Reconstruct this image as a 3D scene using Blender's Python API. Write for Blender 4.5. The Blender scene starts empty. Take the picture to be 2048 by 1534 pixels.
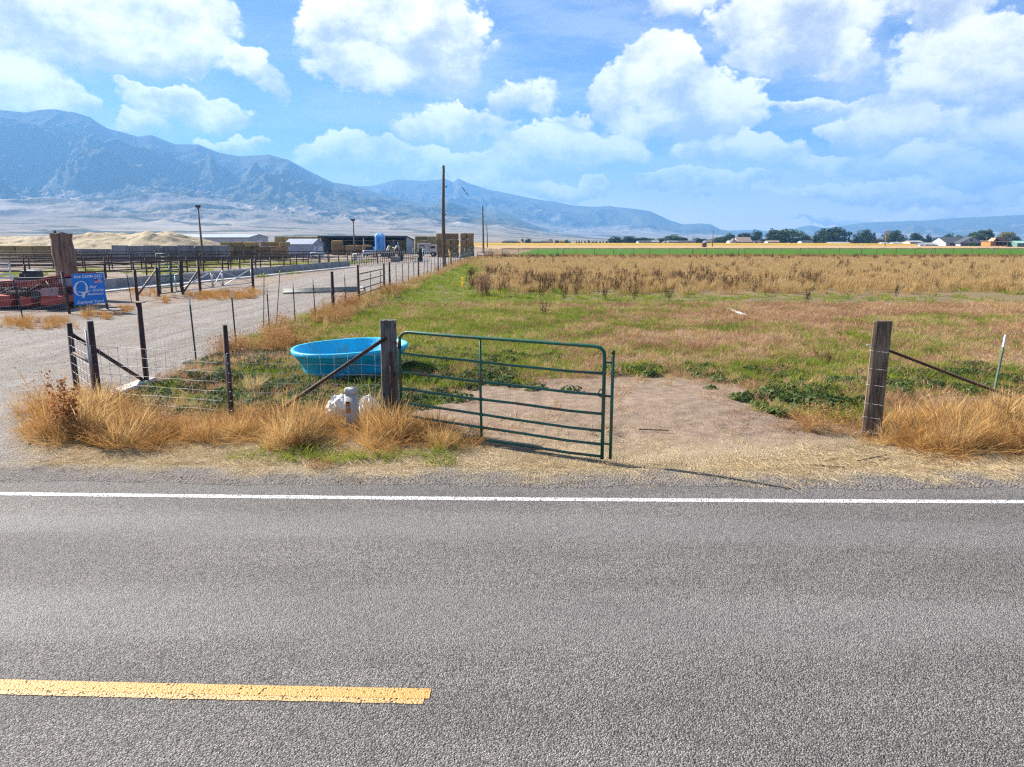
import bpy, bmesh, math, random
import numpy as np
from mathutils import Vector, Matrix

SC = bpy.context.scene
COL = SC.collection
rnd = random.Random(7)
RNG = np.random.default_rng(11)

# ------------------------------------------------------------------ camera
FPX, CAM_H, HORIZON = 1421.0, 2.85, 480.0
PITCH = math.atan((767 - HORIZON) / FPX)
cam_data = bpy.data.cameras.new('camera')
cam_data.sensor_width = 36.0
cam_data.lens = FPX / 2048 * 36.0
cam_data.clip_start = 0.1
cam_data.clip_end = 40000
cam = bpy.data.objects.new('camera', cam_data)
COL.objects.link(cam)
cam.location = (0, 0, CAM_H)
cam.rotation_euler = (math.pi / 2 - PITCH, 0, 0)
SC.camera = cam

# ------------------------------------------------------------------ light
SUN_AZ, SUN_EL = math.radians(-60), math.radians(33)
SUN_DIR = Vector((math.sin(SUN_AZ) * math.cos(SUN_EL), math.cos(SUN_AZ) * math.cos(SUN_EL), math.sin(SUN_EL)))
sun_data = bpy.data.lights.new('sun', 'SUN')
sun_data.energy = 5.0
sun_data.angle = math.radians(0.53)
sun_data.color = (1.0, 0.93, 0.82)
sun = bpy.data.objects.new('sun', sun_data)
COL.objects.link(sun)
sun.rotation_euler = SUN_DIR.to_track_quat('Z', 'Y').to_euler()

SC.view_settings.view_transform = 'Standard'
SC.view_settings.look = 'None'
SC.view_settings.gamma = 1.0
SC.view_settings.use_curve_mapping = False
SC.view_settings.exposure = 1.72
cy = SC.cycles
cy.use_denoising = False        # 128 samples are clean here, and the fine grass stays crisp
cy.filter_width = 1.3
cy.max_bounces = 4
cy.diffuse_bounces = 2
cy.glossy_bounces = 2
cy.transmission_bounces = 4
cy.transparent_max_bounces = 16
cy.volume_bounces = 0
cy.sample_clamp_indirect = 8.0

def ray(px, py):
    x = (px - 1024) / FPX
    u = (767 - py) / FPX
    c, s = math.cos(PITCH), math.sin(PITCH)
    return Vector((x, c + u * s, -s + u * c))

def gp(px, py, z=0.0):
    d = ray(px, py)
    t = (z - CAM_H) / d.z
    return Vector((d.x * t, d.y * t, z))

def at(px, py, Y):
    d = ray(px, py)
    t = Y / d.y
    return Vector((d.x * t, Y, CAM_H + d.z * t))

def azel(px, py):
    d = ray(px, py).normalized()
    return math.atan2(d.x, d.y), math.asin(d.z)

# ------------------------------------------------------------------ node helpers
class NT:
    def __init__(self, tree):
        self.t = tree
    def n(self, typ, **kw):
        nd = self.t.nodes.new(typ)
        for k, v in kw.items():
            setattr(nd, k, v)
        return nd
    def put(self, sock, v):
        if v is None:
            return
        if hasattr(v, 'is_output'):
            self.t.links.new(v, sock)
        else:
            if sock.type == 'RGBA' and isinstance(v, (tuple, list)) and len(v) == 3:
                v = (*v, 1.0)
            sock.default_value = v
    def m(self, op, a, b=None, c=None, clamp=False):
        nd = self.n('ShaderNodeMath', operation=op)
        nd.use_clamp = clamp
        self.put(nd.inputs[0], a)
        if b is not None: self.put(nd.inputs[1], b)
        if c is not None: self.put(nd.inputs[2], c)
        return nd.outputs[0]
    def add(self, a, b): return self.m('ADD', a, b)
    def sub(self, a, b): return self.m('SUBTRACT', a, b)
    def mul(self, a, b): return self.m('MULTIPLY', a, b)
    def smooth(self, v, lo, hi, a=0.0, b=1.0):
        nd = self.n('ShaderNodeMapRange', interpolation_type='SMOOTHSTEP')
        self.put(nd.inputs['Value'], v)
        self.put(nd.inputs['From Min'], lo)
        self.put(nd.inputs['From Max'], hi)
        self.put(nd.inputs['To Min'], a)
        self.put(nd.inputs['To Max'], b)
        return nd.outputs[0]
    def lin(self, v, lo, hi, a=0.0, b=1.0):
        nd = self.n('ShaderNodeMapRange')
        self.put(nd.inputs['Value'], v)
        nd.inputs['From Min'].default_value = lo
        nd.inputs['From Max'].default_value = hi
        nd.inputs['To Min'].default_value = a
        nd.inputs['To Max'].default_value = b
        return nd.outputs[0]
    def mix(self, f, a, b, blend='MIX'):
        nd = self.n('ShaderNodeMix', data_type='RGBA', blend_type=blend)
        self.put(nd.inputs[0], f)
        self.put(nd.inputs[6], a)
        self.put(nd.inputs[7], b)
        return nd.outputs[2]
    def noise(self, vec, scale, detail=4, rough=0.5, dist=0.0, dim='3D', w=None):
        nd = self.n('ShaderNodeTexNoise', noise_dimensions=dim)
        if vec is not None: self.put(nd.inputs['Vector'], vec)
        nd.inputs['Scale'].default_value = scale
        nd.inputs['Detail'].default_value = detail
        nd.inputs['Roughness'].default_value = rough
        nd.inputs['Distortion'].default_value = dist
        return nd
    def voro(self, vec, scale, feature='F1', rand=1.0):
        nd = self.n('ShaderNodeTexVoronoi', feature=feature)
        if vec is not None: self.put(nd.inputs['Vector'], vec)
        nd.inputs['Scale'].default_value = scale
        nd.inputs['Randomness'].default_value = rand
        return nd
    def comb(self, x, y, z):
        nd = self.n('ShaderNodeCombineXYZ')
        self.put(nd.inputs[0], x); self.put(nd.inputs[1], y); self.put(nd.inputs[2], z)
        return nd.outputs[0]
    def sep(self, v):
        nd = self.n('ShaderNodeSeparateXYZ')
        self.put(nd.inputs[0], v)
        return nd.outputs
    def vscale(self, v, s):
        nd = self.n('ShaderNodeVectorMath', operation='MULTIPLY')
        self.put(nd.inputs[0], v)
        nd.inputs[1].default_value = s
        return nd.outputs[0]
    def vadd(self, a, b):
        nd = self.n('ShaderNodeVectorMath', operation='ADD')
        self.put(nd.inputs[0], a); self.put(nd.inputs[1], b)
        return nd.outputs[0]
    def bump(self, height, strength=0.5, dist=0.01, normal=None):
        nd = self.n('ShaderNodeBump')
        nd.inputs['Strength'].default_value = strength
        nd.inputs['Distance'].default_value = dist
        self.put(nd.inputs['Height'], height)
        if normal is not None: self.put(nd.inputs['Normal'], normal)
        return nd.outputs[0]
    def attr(self, name, typ='GEOMETRY'):
        nd = self.n('ShaderNodeAttribute', attribute_type=typ)
        nd.attribute_name = name
        return nd

def new_mat(name):
    m = bpy.data.materials.new(name)
    m.use_nodes = True
    nt = NT(m.node_tree)
    b = m.node_tree.nodes['Principled BSDF']
    return m, nt, b

MATS = {}
def surf(name, col, rough=0.6, metal=0.0, var=0.12, scale=6.0, bump=0.0, bscale=60.0, rust=None, rust_amt=0.5, rust_scale=5.0, spec=0.4, stretch=(1, 1, 1), fine=0.5):
    """painted / weathered surface with two scales of tone variation, optional rust patches and relief"""
    if name in MATS: return MATS[name]
    m, nt, b = new_mat(name)
    geo = nt.n('ShaderNodeTexCoord').outputs['Object']
    v = nt.vscale(geo, stretch)
    n1 = nt.noise(v, scale, 5, 0.6).outputs[0]
    n2 = nt.noise(v, scale * 9, 3, 0.6).outputs[0]
    t = nt.add(nt.mul(n1, 1 - 0.4 * fine), nt.mul(n2, 0.4 * fine))
    lo = tuple(max(0, c * (1 - var * 1.6)) for c in col)
    hi = tuple(min(1, c * (1 + var * 1.6)) for c in col)
    c = nt.mix(nt.smooth(t, 0.3, 0.7), lo, hi)
    r = rough
    if rust:
        n3 = nt.noise(v, rust_scale, 6, 0.7).outputs[0]
        k = nt.smooth(n3, 0.72 - 0.45 * rust_amt, 0.82 - 0.4 * rust_amt)
        c = nt.mix(k, c, rust)
        r = nt.lin(k, 0, 1, rough, 0.9)
    nt.put(b.inputs['Base Color'], c)
    nt.put(b.inputs['Roughness'], r)
    b.inputs['Metallic'].default_value = metal
    b.inputs['Specular IOR Level'].default_value = spec
    if bump:
        nb = nt.noise(v, bscale, 4, 0.65).outputs[0]
        nt.put(b.inputs['Normal'], nt.bump(nb, 0.7, bump))
    MATS[name] = m
    return m

# ------------------------------------------------------------------ world: sky with broken cumulus
world = bpy.data.worlds.new('World')
SC.world = world
world.use_nodes = True
wt = NT(world.node_tree)
bg = world.node_tree.nodes['Background']
bg.inputs['Strength'].default_value = 0.052
world.cycles.sampling_method = 'MANUAL'
world.cycles.sample_map_resolution = 256
sky = wt.n('ShaderNodeTexSky', sky_type='NISHITA')
sky.sun_disc = False
sky.sun_elevation = SUN_EL
sky.sun_rotation = SUN_AZ
sky.altitude = 1600
sky.air_density = 1.0
sky.dust_density = 0.3
sky.ozone_density = 1.6
tc = wt.n('ShaderNodeTexCoord').outputs['Generated']
dx, dy, dz = wt.sep(tc)
AZ = wt.m('ARCTAN2', dx, dy)
EL = wt.m('ARCSINE', dz)
# uneven edges: the direction is warped by three octaves of noise before the cloud bodies are read
sph = wt.comb(wt.mul(AZ, 1.0), wt.mul(EL, 1.35), 0.0)
w1 = wt.noise(sph, 9.0, 4, 0.60, dim='2D')
w1c = wt.sep(w1.outputs['Color'])
w2 = wt.noise(wt.vadd(sph, (7.3, 2.1, 0.0)), 34.0, 3, 0.58, dim='2D')
w2c = wt.sep(w2.outputs['Color'])
AZw = wt.add(wt.add(AZ, wt.mul(wt.sub(w1c[0], 0.5), 0.085)), wt.mul(wt.sub(w2c[0], 0.5), 0.022))
ELw = wt.add(wt.add(EL, wt.mul(wt.sub(w1c[1], 0.5), 0.060)), wt.mul(wt.sub(w2c[1], 0.5), 0.018))
# cumulus bodies seen in the photograph: pixel centre, radii, thickness, greyness of the base
CLOUDS = [
 (110, 35, 215, 95, 1.0), (300, 45, 145, 85, 1.05), (375, 85, 70, 52, .95), (210, 100, 150, 40, .8),
 (20, 180, 105, 58, 1.0), (110, 205, 55, 28, .7),
 (345, 213, 92, 36, 1.0), (430, 235, 62, 28, .95), (285, 188, 34, 24, .8),
 (490, 122, 70, 30, .62), (540, 160, 34, 42, .5), (270, 255, 70, 22, .6), (460, 292, 60, 18, .6),
 (800, 30, 150, 85, 1.05), (880, 105, 110, 82, 1.1), (725, 145, 115, 40, 1.0), (690, 80, 80, 75, .75), (945, 70, 40, 45, .6),
 (1320, 150, 90, 78, 1.05), (1240, 185, 70, 62, .85), (1400, 215, 120, 66, 1.0), (1465, 225, 72, 52, 1.05), (1330, 245, 120, 34, .7),
 (1480, 303, 125, 32, .95),
 (1600, 40, 150, 78, .95), (1555, 110, 95, 36, .7), (1690, 120, 60, 40, .5), (1370, 5, 90, 26, .7),
 (1930, 120, 120, 80, 1.05), (2010, 150, 110, 85, 1.0), (1850, 175, 85, 42, .75), (1860, 10, 120, 30, .6),
 (1780, 258, 95, 52, 1.0), (1700, 262, 34, 24, .95), (1945, 275, 90, 38, .7), (2030, 280, 70, 50, .8),
 (720, 312, 130, 46, 1.0), (840, 335, 110, 34, 1.0), (905, 250, 120, 46, .7), (1100, 290, 130, 48, 1.0), (1215, 312, 100, 36, 1.0),
 (1010, 330, 120, 36, .9), (1650, 325, 110, 26, .9), (1830, 330, 110, 26, .9), (1980, 350, 110, 26, .9), (1280, 260, 60, 45, .55),
 (1120, 375, 120, 22, .85), (1400, 370, 150, 20, .8), (1700, 380, 150, 20, .85), (1900, 395, 130, 18, .85), (950, 360, 90, 28, .8),
 (1640, 436, 60, 8, .7), (1740, 434, 80, 10, .8), (1830, 430, 60, 12, .8), (1960, 424, 110, 13, .9), (2060, 415, 80, 14, .8),
 (1040, 195, 60, 40, .45), (1130, 235, 60, 22, .45), (1680, 205, 120, 14, .4), (1560, 205, 90, 12, .4),
]
AEw = wt.comb(AZw, ELw, 0.0)
F_max, T_sum, W_sum = None, None, None
for (px, py, rx, ry, th) in CLOUDS:
    a0, e0 = azel(px, py)
    ra, re = rx / FPX, ry / FPX
    nd = wt.n('ShaderNodeVectorMath', operation='MULTIPLY_ADD')
    wt.put(nd.inputs[0], AEw)
    nd.inputs[1].default_value = (1 / ra, 1 / re, 0)
    nd.inputs[2].default_value = (-a0 / ra, -e0 / re, 0)
    uv = nd.outputs[0]
    dt = wt.n('ShaderNodeVectorMath', operation='DOT_PRODUCT')
    wt.put(dt.inputs[0], uv); wt.put(dt.inputs[1], uv)
    f = wt.m('MULTIPLY_ADD', dt.outputs['Value'], -th, th)
    w = wt.m('MAXIMUM', f, 0.0)
    dv = wt.n('ShaderNodeVectorMath', operation='DOT_PRODUCT')
    wt.put(dv.inputs[0], uv); dv.inputs[1].default_value = (0, 1, 0)
    v = dv.outputs['Value']
    if F_max is None:
        F_max, T_sum, W_sum = f, wt.mul(w, v), w
    else:
        F_max = wt.m('SMOOTH_MAX', F_max, f, 0.35)
        T_sum = wt.m('MULTIPLY_ADD', w, v, T_sum)
        W_sum = wt.add(W_sum, w)
T_av = wt.m('DIVIDE', T_sum, wt.m('MAXIMUM', W_sum, 0.001))
nd_fine = wt.noise(wt.vadd(sph, (3.1, 9.7, 0.0)), 22.0, 6, 0.62, dim='2D').outputs[0]
body = wt.add(F_max, wt.mul(wt.sub(nd_fine, 0.5), 1.25))
soft = wt.lin(T_av, -0.8, 0.5, 0.55, 0.24)
a_body = wt.smooth(body, -0.02, soft)
# the same broken cumulus field goes on in every other direction (flat layer seen in perspective)
inv = wt.m('DIVIDE', 1.0, wt.m('MAXIMUM', wt.add(dz, 0.06), 0.03))
pl = wt.comb(wt.mul(dx, inv), wt.mul(dy, inv), 0.0)
g1 = wt.noise(pl, 0.85, 5, 0.58, dim='2D').outputs[0]
g2 = wt.noise(wt.vadd(pl, (0.10, -0.06, 0.0)), 0.85, 5, 0.58, dim='2D').outputs[0]
a_gen = wt.smooth(g1, 0.50, 0.66)
inview = wt.mul(wt.smooth(wt.m('ABSOLUTE', AZ), 0.62, 0.78, 1.0, 0.0), wt.smooth(EL, 0.30, 0.42, 1.0, 0.0))
# thin veil that thickens towards the horizon
veil_n = wt.noise(wt.comb(wt.mul(AZ, 2.2), wt.mul(EL, 9.0), 0.0), 2.4, 5, 0.62, dim='2D').outputs[0]
veil_az = wt.lin(AZ, -0.62, 0.25, 0.25, 1.0)
veil = wt.mul(wt.mul(wt.smooth(veil_n, 0.36, 0.68), wt.lin(EL, 0.0, 0.34, 0.85, 0.35)), veil_az)
hz_w = wt.smooth(EL, -0.01, 0.13, 0.95, 0.0)
lit_n = wt.noise(wt.vadd(sph, (0.0, 4.4, 0.0)), 15.0, 5, 0.6, dim='2D').outputs[0]
bright = wt.add(wt.mul(T_av, 0.42), wt.mul(wt.sub(lit_n, 0.5), 1.5))
bright_body = wt.smooth(bright, -0.42, 0.40)
bright_gen = wt.smooth(wt.sub(g1, g2), -0.10, 0.10)
CL_HI, CL_LO = (10.4, 9.5, 8.5), (4.0, 3.95, 4.1)
c_body = wt.mix(bright_body, CL_LO, CL_HI)
c_gen = wt.mix(bright_gen, CL_LO, CL_HI)
base_sky = wt.mix(1.0, sky.outputs[0], (0.50, 0.56, 0.82), 'MULTIPLY')
sky_out = wt.mix(wt.smooth(EL, -0.01, 0.13, 0.8, 0.0), base_sky, (7.5, 6.9, 6.1))
sky_out = wt.mix(wt.mul(a_gen, 0.95), sky_out, c_gen)
sky_in = wt.mix(wt.mul(veil, 0.8), base_sky, (6.5, 6.35, 6.2))
sky_in = wt.mix(hz_w, sky_in, (10.5, 9.2, 7.6))
sky_in = wt.mix(wt.mul(a_body, 0.97), sky_in, c_body)
bg2 = wt.n('ShaderNodeBackground')
bg2.inputs['Strength'].default_value = bg.inputs['Strength'].default_value
wt.put(bg.inputs['Color'], sky_out)
wt.put(bg2.inputs['Color'], sky_in)
mixw = wt.n('ShaderNodeMixShader')
wt.put(mixw.inputs[0], inview)
wt.put(mixw.inputs[1], bg.outputs[0])
wt.put(mixw.inputs[2], bg2.outputs[0])
wt.put(world.node_tree.nodes['World Output'].inputs['Surface'], mixw.outputs[0])

# ------------------------------------------------------------------ numpy noise
def _hash(ix, iy, seed):
    h = (ix.astype(np.int64) * 374761393 + iy.astype(np.int64) * 668265263 + seed * 1442695041) & 0xFFFFFFFF
    h = ((h ^ (h >> 13)) * 1274126177) & 0xFFFFFFFF
    return (h ^ (h >> 16)) & 0xFFFFFFFF

def perlin(x, y, seed=0):
    x0 = np.floor(x); y0 = np.floor(y)
    fx = x - x0; fy = y - y0
    def g(ix, iy, dx_, dy_):
        a = _hash(ix, iy, seed) * (2 * math.pi / 4294967296.0)
        return np.cos(a) * dx_ + np.sin(a) * dy_
    u = fx * fx * fx * (fx * (fx * 6 - 15) + 10)
    v = fy * fy * fy * (fy * (fy * 6 - 15) + 10)
    a = g(x0, y0, fx, fy); b = g(x0 + 1, y0, fx - 1, fy)
    c = g(x0, y0 + 1, fx, fy - 1); d = g(x0 + 1, y0 + 1, fx - 1, fy - 1)
    return (a + u * (b - a)) + v * ((c + u * (d - c)) - (a + u * (b - a)))

def fbm(x, y, octv=5, seed=0, gain=0.5):
    s = np.zeros_like(x, dtype=float); amp = 1.0; f = 1.0
    for i in range(octv):
        s += amp * perlin(x * f, y * f, seed + i * 17)
        amp *= gain; f *= 2.03
    return s

def ridged(x, y, octv=5, seed=0, gain=0.5):
    s = np.zeros_like(x, dtype=float); amp = 1.0; f = 1.0; w = np.ones_like(s)
    for i in range(octv):
        n = 1 - np.abs(perlin(x * f, y * f, seed + i * 31)) * 1.6
        n = np.clip(n, 0, 1) ** 2
        s += amp * n * w
        w = np.clip(n * 1.4, 0, 1)
        amp *= gain; f *= 2.1
    return s

def sstep(v, a, b):
    t = np.clip((v - a) / (b - a), 0, 1)
    return t * t * (3 - 2 * t)

# ------------------------------------------------------------------ mesh helpers
def mesh_np(name, verts, quads, mat=None, smooth=False, attrs=None):
    me = bpy.data.meshes.new(name)
    me.from_pydata([tuple(v) for v in verts] if not isinstance(verts, np.ndarray) else verts.tolist(), [], quads if isinstance(quads, list) else quads.tolist())
    if mat: me.materials.append(mat)
    if smooth:
        me.polygons.foreach_set('use_smooth', [True] * len(me.polygons))
    for k, a in (attrs or {}).items():
        at_ = me.attributes.new(k, 'FLOAT', 'POINT')
        at_.data.foreach_set('value', np.ascontiguousarray(a, dtype=np.float32))
    me.update()
    return me

def grid_mesh(name, X, Y, Z, mat, smooth=True, attrs=None):
    r, c = X.shape
    V = np.stack([X.ravel(), Y.ravel(), Z.ravel()], 1)
    i = np.arange(r * c).reshape(r, c)
    Q = np.stack([i[:-1, :-1].ravel(), i[:-1, 1:].ravel(), i[1:, 1:].ravel(), i[1:, :-1].ravel()], 1)
    me = bpy.data.meshes.new(name)
    me.vertices.add(len(V)); me.vertices.foreach_set('co', V.astype(np.float32).ravel())
    me.loops.add(Q.size); me.loops.foreach_set('vertex_index', Q.astype(np.int32).ravel())
    me.polygons.add(len(Q))
    me.polygons.foreach_set('loop_start', np.arange(0, Q.size, 4, dtype=np.int32))
    me.polygons.foreach_set('loop_total', np.full(len(Q), 4, dtype=np.int32))
    me.update(calc_edges=True)
    me.materials.append(mat)
    if smooth: me.polygons.foreach_set('use_smooth', [True] * len(Q))
    for k, a in (attrs or {}).items():
        at_ = me.attributes.new(k, 'FLOAT', 'POINT')
        at_.data.foreach_set('value', np.ascontiguousarray(a.ravel(), dtype=np.float32))
    me.validate()
    return me

def link(name, me, parent=None, loc=None):
    o = bpy.data.objects.new(name, me)
    COL.objects.link(o)
    if parent is not None: o.parent = parent
    if loc is not None: o.location = loc
    return o

def tag(o, label=None, cat=None, group=None, kind=None):
    if label: o['label'] = label
    if cat: o['category'] = cat
    if group: o['group'] = group
    if kind: o['kind'] = kind
    return o

def structure(o):
    o['kind'] = 'structure'
    return o
# ------------------------------------------------------------------ ground zones
def to_px(x, y, z=0.0):
    c, s = math.cos(PITCH), math.sin(PITCH)
    yy = np.maximum(y, 0.6)
    dz_ = z - CAM_H
    fwd = yy * c - dz_ * s
    up = yy * s + dz_ * c
    fwd = np.maximum(fwd, 0.3)
    return 1024 + FPX * x / fwd, 767 - FPX * up / fwd

def poly_sd(px, py, poly):
    """signed distance, positive inside"""
    P = np.array(poly, float)
    d = np.full(px.shape, 1e9); inside = np.zeros(px.shape, bool)
    n = len(P)
    for i in range(n):
        a = P[i]; b = P[(i + 1) % n]
        e = b - a
        wx, wy = px - a[0], py - a[1]
        t = np.clip((wx * e[0] + wy * e[1]) / (e @ e), 0, 1)
        d = np.minimum(d, np.hypot(wx - t * e[0], wy - t * e[1]))
        c1 = (a[1] > py) != (b[1] > py)
        with np.errstate(divide='ignore', invalid='ignore'):
            xi = a[0] + (py - a[1]) * e[0] / (e[1] if e[1] != 0 else 1e-9)
        inside ^= c1 & (px < xi)
    return np.where(inside, d, -d)

def W(pts):
    return [tuple(gp(*p)[:2]) for p in pts]

POLY_DRIVE = W([(-900, 760), (-300, 694), (0, 652), (130, 634), (225, 628), (330, 607), (480, 595), (520, 572), (620, 549), (690, 534), (740, 528),
                (830, 519), (870, 514), (945, 508), (985, 503), (960, 513), (930, 525), (895, 540), (850, 556), (800, 570), (765, 580), (720, 594),
                (670, 612), (600, 640), (520, 668), (440, 697), (385, 730), (330, 756), (280, 776), (200, 795), (110, 812), (62, 835), (46, 870),
                (60, 905), (40, 935), (-300, 935), (-900, 935)])
POLY_DIRT = W([(800, 838), (850, 795), (930, 770), (1050, 757), (1240, 747), (1400, 757), (1470, 775), (1500, 800), (1520, 822), (1600, 838),
               (1720, 862), (1700, 890), (1400, 915), (1100, 905), (930, 880), (850, 862)])
POLY_YARD = W([(-900, 760), (-300, 694), (0, 652), (130, 634), (225, 628), (330, 607), (480, 595), (520, 572), (620, 549), (690, 534), (740, 528),
               (830, 519), (870, 514), (945, 508), (985, 503), (985, 497), (500, 497), (0, 497), (-900, 500)])

def road_white(x):
    xc = np.clip(x, -7, 7)
    base = 7.555 - 0.022 * xc + 0.0012 * xc * xc
    slope = np.where(x > 7, -0.022 + 0.0168, np.where(x < -7, -0.022 - 0.0168, 0.0))
    return base + slope * (x - xc)

def ell(px, py, cx, cy, rx, ry, soft=0.4):
    d = np.hypot((px - cx) / rx, (py - cy) / ry)
    return 1 - sstep(d, 1 - soft, 1 + soft)

def zones(x, y):
    """material / planting weights at world ground points"""
    n1 = fbm(x * 0.45, y * 0.45, 4, 5)
    n2 = fbm(x * 1.7, y * 1.7, 4, 9)
    wx, wy = x + 0.5 * n2, y + 0.5 * fbm(x * 1.3 + 40, y * 1.3, 4, 3)
    px, py = to_px(wx, wy)
    z = {}
    dsd = poly_sd(x + 0.25 * n2, y + 0.25 * n1, POLY_DRIVE)
    z['gravel'] = sstep(dsd, -0.35, 0.35)
    off = y - road_white(x)
    z['off'] = off
    ed = off + 0.30 * n2 + 0.12 * n1
    z['shoulder'] = 1 - sstep(ed, 0.75, 1.25)
    dirt = sstep(poly_sd(wx, wy, POLY_DIRT), -0.25, 0.35)
    z['dirt'] = dirt * (1 - z['gravel']) * (1 - z['shoulder'])
    yard = sstep(poly_sd(x, y, POLY_YARD), -1.0, 1.0)
    z['yard'] = yard * (1 - z['gravel'])
    # straw litter band along the shoulder
    st = sstep(ed, 0.55, 0.95) * (1 - sstep(ed, 1.9, 3.0)) * sstep(px, 30, 140)
    z['straw'] = np.clip(st * (0.65 + 0.8 * n2 + 0.4 * n1), 0, 1) * (1 - z['gravel'])
    # greenery
    g = np.zeros_like(x)
    for (cx, cy, rx, ry, k) in [(700, 660, 190, 45, 1), (860, 620, 160, 55, 1), (900, 690, 160, 60, 1), (640, 775, 280, 40, .95), (1000, 720, 160, 35, .9),
                                (900, 745, 130, 45, .95), (1040, 612, 190, 34, .8), (1090, 665, 130, 26, .45), (1000, 660, 120, 50, .8), (1230, 606, 260, 22, .5), (820, 575, 110, 30, 1), (900, 550, 70, 22, 1), (950, 530, 45, 12, 1),
                                (1600, 602, 380, 14, .30), (1500, 700, 300, 14, .25), (1180, 700, 110, 16, .4), (1800, 690, 260, 36, .32), (1620, 740, 180, 22, .8), (1620, 800, 120, 28, 1),
                                (1850, 755, 240, 28, .75), (1340, 735, 140, 12, .55), (430, 790, 130, 40, .8), (1700, 830, 60, 14, .8),
                                (700, 912, 190, 14, .55), (1290, 648, 140, 12, .4), (1480, 655, 120, 10, .5), (1900, 640, 200, 12, .35)]:
        g = np.maximum(g, k * ell(px, py, cx, cy, rx, ry))
    n3 = fbm(x * 0.9 + 11, y * 0.8, 4, 15)
    g = np.clip(g * (0.95 + 1.5 * n3 + 0.7 * n2), 0, 1)
    z['green'] = g * (1 - z['gravel']) * (1 - 0.93 * dirt) * (1 - z['yard']) * sstep(off, 0.7, 1.1)
    # orange weeds along the drive fence
    fx = -7.35 + (y - 14) * 0.0088
    fo = x - fx
    z['fo'] = fo
    ow = sstep(fo, -0.75, -0.25) * (1 - sstep(fo, 0.5 + 0.008 * y, 1.3 + 0.02 * y)) * sstep(y, 16.0, 18.5) * (1 - sstep(y, 112, 120))
    patch = fbm(x * 0.35 + 3, y * 0.22, 3, 57)
    z['rust'] = np.clip(ow * (0.35 + 2.4 * patch + 0.5 * n2), 0, 1) * (1 - 0.75 * sstep(y, 24, 36))
    # tall tan grass
    tl = 1 - sstep(py + 14 * n1, 566, 592)
    edge = sstep(px, 930 + (py - 515) * 0.15, 1010)
    z['tall'] = tl * edge * (1 - z['gravel']) * (1 - z['yard']) * (1 - sstep(y, 114, 119))
    z['px'], z['py'], z['n1'], z['n2'] = px, py, n1, n2
    return z

def ground_h(x, y):
    off = y - road_white(x)
    n = fbm(x * 0.7, y * 0.7, 4, 21)
    b = fbm(x * 3.1, y * 3.1, 3, 22)
    amp = sstep(off, 1.0, 2.6) * (1 - sstep(y, 60, 120))
    h = (0.035 * n + 0.014 * b) * amp
    # shallow borrow ditch outside the shoulder, ruts in the gateway
    h -= 0.015 * sstep(off, 0.5, 1.2)
    h += 0.10 * np.exp(-(((x - 3.0) / 1.5) ** 2 + ((y - 12.1) / 0.9) ** 2)) - 0.05 * np.exp(-(((x - 1.7 - 0.12 * (y - 11)) / 0.22) ** 2)) * sstep(y, 9.3, 10.3) * (1 - sstep(y, 13, 14.5)) * (0.6 + b * 2)
    return h - 0.02

def axis(lo, hi, step, far, ratio):
    core = np.arange(lo, hi + step / 2, step)
    up, dn = [core[-1]], [core[0]]
    s = step
    while up[-1] < far:
        s *= ratio; up.append(up[-1] + s)
    s = step
    while dn[-1] > -far:
        s *= ratio; dn.append(dn[-1] - s)
    return np.concatenate([np.array(dn[1:][::-1]), core, np.array(up[1:])])

GX = axis(-12, 14, 0.11, 10200, 1.055)
GY = axis(7.3, 26, 0.10, 10200, 1.045)
gxx, gyy = np.meshgrid(GX, GY)
Z = zones(gxx, gyy)
gzz = ground_h(gxx, gyy)
gzz = np.where((gyy < road_white(gxx) + 0.55), -0.03, gzz)
# field stripes beyond the fence, by distance
m, nt, b = new_mat('ground_soil_and_turf')
P3 = nt.n('ShaderNodeTexCoord').outputs['Object']
A = lambda k: nt.attr(k).outputs['Fac']
nf = nt.noise(P3, 0.6, 6, 0.62).outputs[0]
nm = nt.noise(P3, 5.0, 6, 0.65).outputs[0]
ng = nt.noise(P3, 28.0, 5, 0.7).outputs[0]
vs = nt.voro(P3, 38.0)
vs2 = nt.voro(P3, 95.0)
stone_tone = nt.sep(vs.outputs['Color'])[0]
stone_tone2 = nt.sep(vs2.outputs['Color'])[1]
soil = nt.mix(nt.smooth(nm, 0.3, 0.7), (0.155, 0.115, 0.085), (0.26, 0.205, 0.16))
field = nt.mix(nt.smooth(nf, 0.35, 0.65), (0.27, 0.195, 0.11), (0.19, 0.165, 0.07))
field = nt.mix(nt.smooth(ng, 0.35, 0.7), field, nt.mix(nm, (0.36, 0.26, 0.13), (0.24, 0.16, 0.08)))
turf = nt.mix(nt.smooth(nm, 0.32, 0.68), (0.085, 0.10, 0.02), (0.19, 0.20, 0.035))
turf = nt.mix(nt.smooth(ng, 0.45, 0.75), turf, (0.16, 0.13, 0.06))
rut = nt.noise(nt.vscale(P3, (1.1, 0.05, 1)), 1.3, 4, 0.55).outputs[0]
grav = nt.mix(nt.smooth(nt.add(nt.mul(nm, 0.5), nt.mul(rut, 0.5)), 0.38, 0.62), (0.215, 0.185, 0.16), (0.36, 0.325, 0.29))
grav = nt.mix(nt.mul(nt.smooth(stone_tone, 0.15, 0.95), 0.5), grav, (0.46, 0.44, 0.42))
grav = nt.mix(nt.mul(nt.smooth(stone_tone2, 0.82, 1.0), 0.8), grav, (0.085, 0.08, 0.078))
grav = nt.mix(nt.mul(nt.smooth(nf, 0.4, 0.62), 0.5), grav, (0.27, 0.225, 0.185))
shl = nt.mix(nt.smooth(nm, 0.3, 0.7), (0.14, 0.125, 0.112), (0.225, 0.195, 0.172))
shl = nt.mix(nt.mul(stone_tone2, 0.5), shl, (0.32, 0.30, 0.285))
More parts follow.
